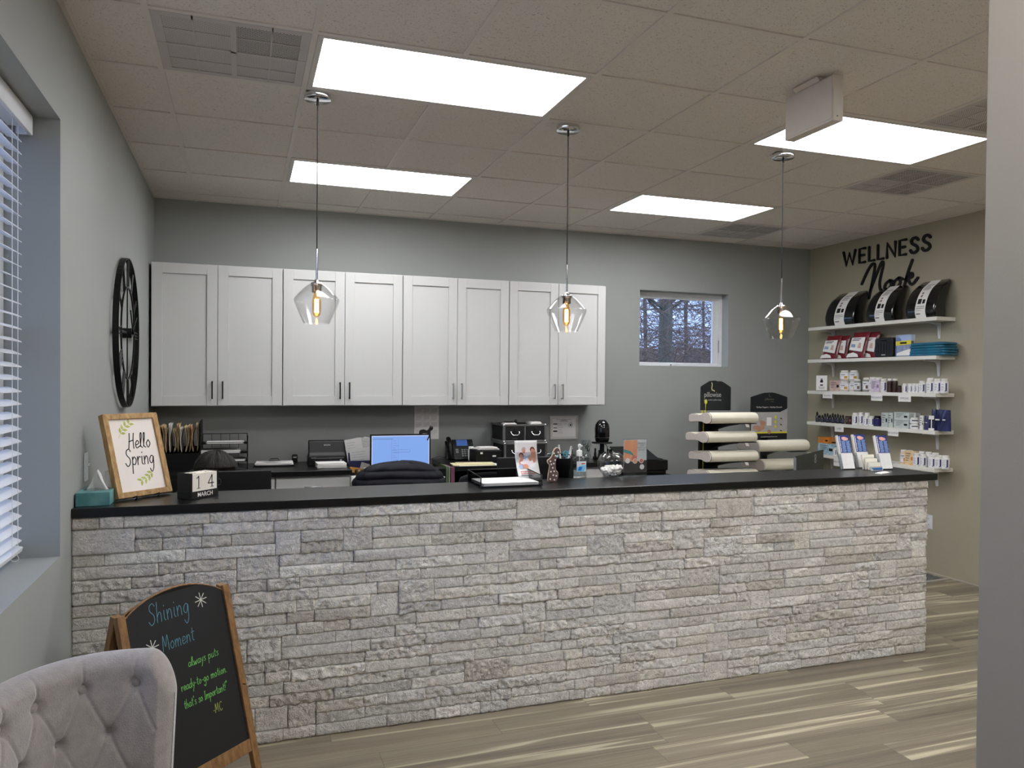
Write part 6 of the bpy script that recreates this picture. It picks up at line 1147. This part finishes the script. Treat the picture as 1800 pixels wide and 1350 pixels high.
b=B(); nk=[smooth_line([(.0,.12),(.06,.22),(.12,.285),(.155,.27),(.13,.14),(.09,-.02)],5),smooth_line([(.105,.05),(.18,.20),(.235,.29),(.25,.26),(.215,.12),(.225,.04),(.26,.03)],5),smooth_line([(.33,.115),(.285,.09),(.27,.05),(.30,.03),(.345,.07),(.33,.115),(.37,.10)],4),smooth_line([(.43,.125),(.385,.10),(.37,.06),(.40,.04),(.445,.08),(.43,.125),(.47,.11)],4),smooth_line([(.57,.26),(.53,.17),(.49,.05)],4),smooth_line([(.50,.10),(.56,.15),(.575,.12),(.53,.10),(.57,.05),(.63,.10)],4)]
b.strokes(nk,(0,0,0),(0,-1,0),(0,0,1),.024,.012); p=at_x(1515,505,XR); single('wall_script',b,LET,'black script word Nook under WELLNESS on the olive wall','wall lettering',(XR-.001,at_x(1516,497,XR).y,2.375))
# ================================================================ A-FRAME CHALKBOARD
CB=mat('chalkboard_black',(22,22,23),.65,var=.12,vs=8)
TL=Vector((.271,-3.60)); TR_=Vector((.565,-3.30)); uu=(TR_-TL); WA=uu.length; ra=math.atan2(uu.y,uu.x)
t=thing('chalkboard_sign','wooden A-frame chalkboard reading Shining Moment, standing before the stone counter','chalkboard',(TL.x,TL.y,0),ra)
HA=.795; ln=.20; e=.030
def leanM(s): return Matrix.Translation((0,-ln*s-(.004 if s>0 else -.024),0)) @ Matrix.Rotation(-s*math.atan2(ln,HA),4,'X')
LH=math.hypot(ln,HA)
def arch(w_,z0,rise,x0=0,n=14): return [(x0+w_*(1-k/n), z0+rise*math.sin(PI*(1-k/n))**.8) for k in range(n+1)]
for s in (1,-1):
    for x in (-e,WA):
        b=B(); b.M=leanM(s); y0=-.0 if s>0 else -.022; b.bx(x,y0,0,x+e,y0+.022,LH-.012); obj('leg',b,WOODD,t,bevel=.0015)
    b=B(); b.M=leanM(s); y0=0 if s>0 else -.022; b.bx(0,y0+.002,.19,WA,y0+.020,.235); obj('bottom_rail',b,WOODD,t,bevel=.0015)
    b=B(); b.M=leanM(s); b.prism([(0,.235),(WA,.235)]+[(WA,LH-.03)]+arch(WA,LH-.03,.062),(0,.008 if s>0 else -.012,0),(1,0,0),(0,0,1),.006,-1); b.m=1; pts=arch(WA,LH-.03,.062); b.tube([(x,.011 if s>0 else -.009,z+.001) for x,z in pts],.0035,6); bo=obj('board',b,[CB,WOODD],t)
    if s==1:
        yy=.0076; zt=LH-.03
        for nm,ms,calls in (('chalk_heading',mat('blue_chalk',(92,142,160),.9,var=.2,vs=200),(('Shining',.034,.088,.040,.0024,.70),('Moment',.026,.125,.140,.0021,.70))),('chalk_message',mat('green_chalk',(126,208,104),.9,var=.2,vs=200),(('always puts',.0150,.215,.222,.0016,.80),('ready-to-go motion.',.0150,.170,.292,.0016,.72),("that's so Important!\"",.0150,.170,.352,.0016,.66))),('chalk_signature',mat('yellow_green_chalk',(176,186,96),.9,var=.2,vs=200),(('-MC',.016,.285,.412,.0015,.7),))):
            b=B(); b.M=leanM(s)
            for s_,sz,x,dz,w_,cd in calls: hand(b,s_,sz,(x,yy,zt-dz),(1,0,0),(0,0,1),w_,.1,.12,t=.0003,cond=cd)
            obj(nm,b,ms,t)
        for (cx_,cz) in ((.315,.010),(.085,.115)):
            b=B(); b.M=leanM(s)
            for k in range(4): a=k*PI/4+.1; r=.026; b.strokes([[(-r*math.cos(a),-r*math.sin(a)),(r*math.cos(a),r*math.sin(a))]],(cx_,yy,zt-cz),(1,0,0),(0,0,1),.0028,.0003)
            obj('chalk_sparkle',b,mat('white_chalk',(214,214,206),.9,var=.1,vs=200),t)
b=B(); b.tube([(-.012,-.0,HA-.05),(-.012,.0,HA-.04)],.004,6); b.tube([(WA+.012,-ln*.55,.42),(WA+.012,ln*.55,.42)],.002,5); obj('hinge_stay',b,BLACKM,t)
# ================================================================ TUFTED ARMCHAIR
VEL=mat('grey_velvet',(152,145,141),.9,var=.10,vs=45,sheen=.6,bump=.25,bs=260)
ac=thing('armchair','grey button-tufted barrel armchair in the lower left corner','armchair',(.324,-4.47,0),math.radians(-5))
AX,AY=.232,.345
SPH=math.radians(112)
def arcpt(s): a=PI+s*SPH; c=math.cos(a); sn=math.sin(a); return Vector((AX*math.copysign(abs(c)**.85,c), AY*math.copysign(abs(sn)**.85,sn),0)), Vector((c*1.0,sn,0)).normalized()
NS=181; tab=[0]
for k in range(1,NS): tab.append(tab[-1]+(arcpt(-1+2*k/(NS-1))[0]-arcpt(-1+2*(k-1)/(NS-1))[0]).length)
TOTL=tab[-1]
def slen(s): f=(s+1)/2*(NS-1); i=min(int(f),NS-2); return tab[i]+(tab[i+1]-tab[i])*(f-i)-TOTL/2
BT=[]
for r_,zz in enumerate((.745,.625,.505)):
    for k in range(-5,6):
        a=(k+(.5 if r_%2 else 0))*.128+.025
        if abs(a)<TOTL/2-.055: BT.append((a,zz,r_))
def tuft(l,z):
    d=.016
    for a,zz,r_ in BT:
        q=(l-a)**2+(z-zz)**2
        if q<.02:
            d-=.024*math.exp(-q/.00026)+.007*math.exp(-q/.0018)
        # creases down to the next row
        for sg in (-1,1):
            if r_<2:
                dx,dz=sg*.064,-.12; L2=dx*dx+dz*dz; tt=((l-a)*dx+(z-zz)*dz)/L2
                if 0<=tt<=1:
                    px=l-a-dx*tt; pz=z-zz-dz*tt; d-=.0045*math.exp(-(px*px+pz*pz)/.00002)
        if r_==0 and z>zz: d-=.0040*math.exp(-((l-a-.0*(z-zz))**2)/.00002)
    return d
ZB,ZT=.36,.822
def backpt(u,v):
    s=-1+2*u; p,n=arcpt(s); ea=max(0,(abs(s)-.86)/.14); th=.075*math.sqrt(max(.0,1-ea**4))*.5+.001; zt=ZT-.115*ea**2.2-.0
    # v: 0 inner bottom -> .45 inner top -> .55 over the top -> 1 outer bottom
    if v<.44: z=ZB+(zt-th-ZB)*(v/.44); off=-th; inner=True
    elif v<.58: a=PI*(v-.44)/.14; z=zt-th+th*math.sin(a); off=-th*math.cos(a); inner=v<.5
    else: z=zt-th-(zt-th-.20)*((v-.58)/.42); off=th; inner=False
    fl=.04*((z-ZB)/.45)
    if inner:
        ed=min(1,(1-ea)*3); off-=tuft(slen(s),z)*ed*(1 if v<.44 else math.cos(PI*(v-.44)/.14))
    q=p+n*(off+fl); return (q.x,q.y,z)
b=B(); b.grid(lambda u,v:backpt(u,v),420,170,flip=True); obj('backrest',b,VEL,ac)
for a,zz,r_ in BT:
    # locate on surface
    lo,hi=-1,1
    for _ in range(30):
        m_=(lo+hi)/2
        if slen(m_)<a: lo=m_
        else: hi=m_
    s=(lo+hi)/2; p,n=arcpt(s); ea=max(0,(abs(s)-.86)/.14); th=.0375; off=-th-tuft(a,zz)+.0; q=p+n*(off-.013+.04*((zz-ZB)/.45)); b=B(); b.M=Matrix.Translation((q.x,q.y,zz))@Matrix.Rotation(math.atan2(n.y,n.x),4,'Z'); b.sphere((0,0,0),.0155,16,12,(.6,1,1)); obj('tuft_button',b,VEL,ac)
def sq(c,s,p): return math.copysign(abs(c)**p,c),math.copysign(abs(s)**p,s)
def seatpt(u,v):
    a=2*PI*u; c,s=sq(math.cos(a),math.sin(a),.45); k=v; 
    if k<.25: r=.93+.07*math.sin(k/.25*PI/2); z=.355+.03*(k/.25)
    elif k<.55: r=1; z=.385+.06*(k-.25)/.3
    else: q=(k-.55)/.45; r=math.cos(q*PI/2)**.55 if q<1 else 0.001; z=.445+.045*math.sin(q*PI/2)
    return (.13+.345*c*r, .35*s*r, z-.012)
b=B(); b.grid(seatpt,64,26,closed_u=True); obj('seat',b,VEL,ac)
b=B(); b.tube([(.13+.347*sq(math.cos(2*PI*k/48),math.sin(2*PI*k/48),.45)[0],.347*sq(math.cos(2*PI*k/48),math.sin(2*PI*k/48),.45)[1],.435) for k in range(48)],.005,6,closed=True); obj('seat_piping',b,VEL,ac)
b=B(); loft(b,[([(.10+.33*sq(math.cos(2*PI*k/32),math.sin(2*PI*k/32),.5)[0],.33*sq(math.cos(2*PI*k/32),math.sin(2*PI*k/32),.5)[1]) for k in range(32)],z,1) for z in (.20,.36)]); obj('seat_base',b,VEL,ac)
for sx_ in (-.15,.36):
    for s2 in (-.27,.27): b=B(); b.cyl((sx_,s2,.20),(sx_*1.08,s2*1.08,0),.020,12,r2=.012); obj('leg',b,mat('dark_walnut',(58,38,26),.4,var=.2),ac)
# ================================================================ OFFICE CHAIRS, JACKET, PERSON
FAB=mat('black_mesh_fabric',(24,24,26),.8,var=.2,vs=120)
def office_chair(x,y,rz,label):
    t=thing('office_chair',label,'office chair',(x,y,0),rz,'office chairs behind the counter')
    b=B(); b.cyl((0,0,.10),(0,0,.44),.028,14); obj('gas_column',b,BLACKM,t)
    b=B()
    for k in range(5): a=2*PI*k/5+.3; b.tube([(0,0,.11),(.16*math.cos(a),.16*math.sin(a),.105),(.29*math.cos(a),.29*math.sin(a),.07)],.020,8,r2=.013)
    obj('star_base',b,BLACK,t)
    for k in range(5): a=2*PI*k/5+.3; c_=Vector((.29*math.cos(a),.29*math.sin(a),.029)); b=B(); w_=Vector((-math.sin(a),math.cos(a),0))*.022; b.cyl(c_-w_,c_+w_,.028,14); obj('caster',b,BLACK,t)
    b=B(); loft(b,[(rrect(.245,.235,.08,5),.44,.93),(rrect(.25,.24,.08,5),.455,1),(rrect(.25,.24,.08,5),.49,1),(rrect(.24,.23,.08,5),.51,.93)]); obj('seat',b,FAB,t)
    def bk(u,v,o): 
        a=-1+2*u; w_=.235*(1-.25*max(0,v-.6)**1.3/.3**1.3*.35); zz=.56+.40*v-.03*abs(a)**3*(v>.5)*(v-.5)*2; return (a*w_, .20+.03*v-.05*a*a+o, zz)
    b=B(); b.grid(lambda u,v:bk(u,v,0),16,14); b.grid(lambda u,v:bk(u,v,.03),16,14,flip=True)
    loop=[(i/15,0) for i in range(16)]+[(1,i/13) for i in range(1,14)]+[(1-i/15,1) for i in range(1,16)]+[(0,1-i/13) for i in range(1,13)]
    b.tube([tuple(bk(u,v,.015)) for u,v in loop],.017,8,closed=True); obj('backrest',b,FAB,t)
    b=B(); b.tube([(0,.05,.44),(0,.27,.46),(0,.27,.62)],.018,8); obj('back_support',b,BLACK,t)
    for s in (-1,1):
        b=B(); b.tube([(s*.22,.05,.45),(s*.29,.05,.47),(s*.29,.05,.66)],.014,8); b.cbox((s*.29,0,.675),(.06,.24,.025)); obj('armrest',b,BLACK,t,bevel=.006)
    return t
JX=(at_y(632,850,-1.35).x+at_y(774,850,-1.35).x)/2; JZ=at_y(705,811,-1.35).z
office_chair(JX,-1.10,PI,'office chair draped with the navy puffer jacket')
cq=at_y(848,824,-1.62); office_chair(cq.x+.07,-1.42,PI,'dark office chair with curved back seen above counter, behind mesh tray')
office_chair(at_y(378,800,-1.5).x,-1.15,0,'office chair of the seated person, hidden behind the left monitor')
NAVJ=mat('navy_puffer_nylon',(9,11,24),.6,var=.15,vs=12,spec=.3)
t=thing('puffer_jacket','navy quilted puffer jacket draped over the office chair before the lit monitor','jacket',(JX,-1.32,0))
def jk(u,v,o=0):
    a=2*PI*u; zb,zt=.60,JZ; z=zb+(zt-zb)*v; q=(zt-z)/(zt-zb); w_=.300*(1-(1-min(1,q*1.9))**3)**.42+.015*math.sin(3*v); w_=max(.015,w_); d=.085*(1-(1-min(1,q*2.4))**2)**.5+.006
    ph=(zt-z)/.052+.25*math.sin(a*1)+.12*math.sin(3*a); puff=.014*abs(math.sin(PI*ph))**.5; wr=.006*noise.noise(Vector((math.cos(a)*5,math.sin(a)*5,z*14)))
    fold=.012*math.sin(5*a+2*v)*(1-v)
    c,s=sq(math.cos(a),math.sin(a),.75); return ((w_+puff*.6)*c+wr, (d+puff+fold)*s+wr, z+.004*math.sin(2*a))
b=B(); b.grid(jk,110,90,closed_u=True); n=110; b.add([jk(k/n,1) for k in range(n)],[tuple(range(n))],True); obj('body',b,NAVJ,t)
for s in (-1,1):
    def slv(u,v,s=s):
        a=2*PI*u; z=.86-.36*v; r=.055-.012*v+.010*abs(math.sin(PI*(z/.05)))**.6; return (s*(.235+.05*v)+r*math.cos(a), -.055-.02*v+r*math.sin(a), z)
    b=B(); b.grid(slv,28,50,closed_u=True,flip=True); obj('sleeve',b,NAVJ,t)
# the person bent over the desk
hp=at_y(380,792,-1.60); px=hp.x
pr=thing('person','seated person with dark brown hair bent over the desk, mostly hidden behind counter','person',(px,-1.15,0))
V=[];E=[];R=[]
def jn(p,r,parent=None): V.append(p); R.append(r); i=len(V)-1; (E.append((parent,i)) if parent is not None else None); return i
pel=jn((0,0,.60),.145); sp=jn((0,-.07,.74),.11,pel); ch=jn((0,-.20,.86),.115,sp); nk=jn((0,-.31,.93),.06,ch); h1=jn((0,-.36,.955),.068,nk); h2=jn((0,-.42,.975),.088,h1); h3=jn((0,-.47,.98),.078,h2)
for s in (-1,1):
    sh=jn((s*.155,-.21,.87),.045,ch); el=jn((s*.25,-.36,.74),.040,sh); wr=jn((s*.16,-.60,.765),.028,el); pm=jn((s*.14,-.67,.77),.032,wr)
    for f in range(4): a=jn((s*(.115+.018*f),-.72,.772),.010,pm); c=jn((s*(.113+.018*f),-.748,.766),.0088,a); jn((s*(.113+.018*f),-.768+.003*abs(f-1.5),.752),.0078,c)
    th=jn((s*.108,-.68,.768),.011,pm); jn((s*.092,-.70,.760),.009,th)
    hip=jn((s*.10,-.03,.565),.10,pel); kn=jn((s*.13,-.44,.55),.065,hip); an=jn((s*.13,-.42,.11),.042,kn); jn((s*.13,-.56,.05),.036,an)
me=bpy.data.meshes.new('body'); me.from_pydata(V,E,[]); bo=bpy.data.objects.new('body',me); COL.objects.link(bo); bo.parent=pr
sk=bo.modifiers.new('skin','SKIN'); sk.use_smooth_shade=True
for i,r in enumerate(R): me.skin_vertices[0].data[i].radius=(r,r)
me.skin_vertices[0].data[0].use_root=True; su=bo.modifiers.new('sub','SUBSURF'); su.levels=2; su.render_levels=2
me.materials.append(mat('skin',(196,150,126),.55,var=.05,vs=30))
# clothing: top follows torso and arms, trousers follow the legs
def cloth(name,segs,m):
    b=B()
    for P,rs in segs:
        n=16; k=len(P); vs=[]; 
        for i in range(k):
            tv=(Vector(P[min(i+1,k-1)])-Vector(P[max(i-1,0)])).normalized(); u=tv.cross(Vector((1,0,.01))).normalized(); q=tv.cross(u)
            for j in range(n): a=2*PI*j/n; vs.append(tuple(Vector(P[i])+u*rs[i][0]*math.cos(a)+q*rs[i][1]*math.sin(a)))
        b.add(vs,[(i*n+j,i*n+(j+1)%n,(i+1)*n+(j+1)%n,(i+1)*n+j) for i in range(k-1) for j in range(n)],True)
    o=obj(name,b,m,pr,sub=1); return o
TOPM=mat('dark_knit_top',(30,30,34),.85,var=.1,vs=60)
sg=[([(0,.02,.52),(0,0,.62),(0,-.07,.74),(0,-.16,.83),(0,-.24,.895),(0,-.29,.925)],[(.14,.19),(.135,.185),(.125,.18),(.125,.20),(.10,.175),(.07,.075)])]
for s in (-1,1): sg.append(([(s*.02,-.20,.875),(s*.12,-.20,.88),(s*.20,-.26,.83),(s*.25,-.36,.745),(s*.215,-.47,.752),(s*.165,-.59,.765)],[(.10,.085),(.09,.082),(.074,.072),(.060,.060),(.050,.050),(.038,.038)]))
cloth('top',sg,TOPM)
sg=[([(0,.05,.56),(0,-.02,.57),(0,-.10,.56)],[(.11,.19),(.11,.19),(.10,.18)])]
for s in (-1,1): sg.append(([(s*.10,-.02,.565),(s*.12,-.24,.565),(s*.13,-.44,.55),(s*.13,-.44,.42),(s*.13,-.42,.12)],[(.11,.10),(.09,.09),(.08,.08),(.062,.062),(.055,.055)]))
cloth('trousers',sg,mat('dark_trousers',(26,28,36),.8,var=.1))
hc=Vector((0,-.42,.985)); HAIR=mat('dark_brown_hair',(30,20,17),.6,rgb2=(16,11,10),var=.3,vs=16,stretch=(6,1,1),bump=.6,bs=40)
ztop=at_y(380,792,-1.57).z
def hairp(u,v):
    a=2*PI*u; p=PI*.5-(PI*.72)*v; r=.108+.010*noise.noise(Vector((math.cos(a)*3,v*1.2,math.sin(a)*3)))+.0035*noise.noise(Vector((math.cos(a+.6*v)*14,v*1.5,math.sin(a+.6*v)*14)))
    x=r*1.12*math.cos(p)*math.cos(a); y=r*1.15*math.cos(p)*math.sin(a); z=r*1.05*math.sin(p)
    if y<-.05 and v>.62: y=-.05-(abs(y)-.05)*.5
    y+=.05*max(0,v-.6); return (hc.x+x,hc.y+y,ztop-.113+z)
b=B(); b.grid(hairp,90,40,closed_u=True); obj('hair',b,HAIR,pr)
b=B(); b.sphere((0,-.512,.925),.013,10,8,(1,1.2,1.6)); obj('nose',b,MATS['skin'],pr)
for s in (-1,1): b=B(); b.sphere((s*.032,-.498,.94),.011,10,8); obj('eye',b,WHITE,pr); b=B(); b.sphere((s*.088,-.41,.955),.020,10,8,(.4,.7,1)); obj('ear',b,MATS['skin'],pr)
b=B(); b.sphere((0,-.495,.895),.018,10,8,(1.2,.4,.35)); obj('mouth',b,mat('lips',(170,100,92),.5,var=.05),pr)
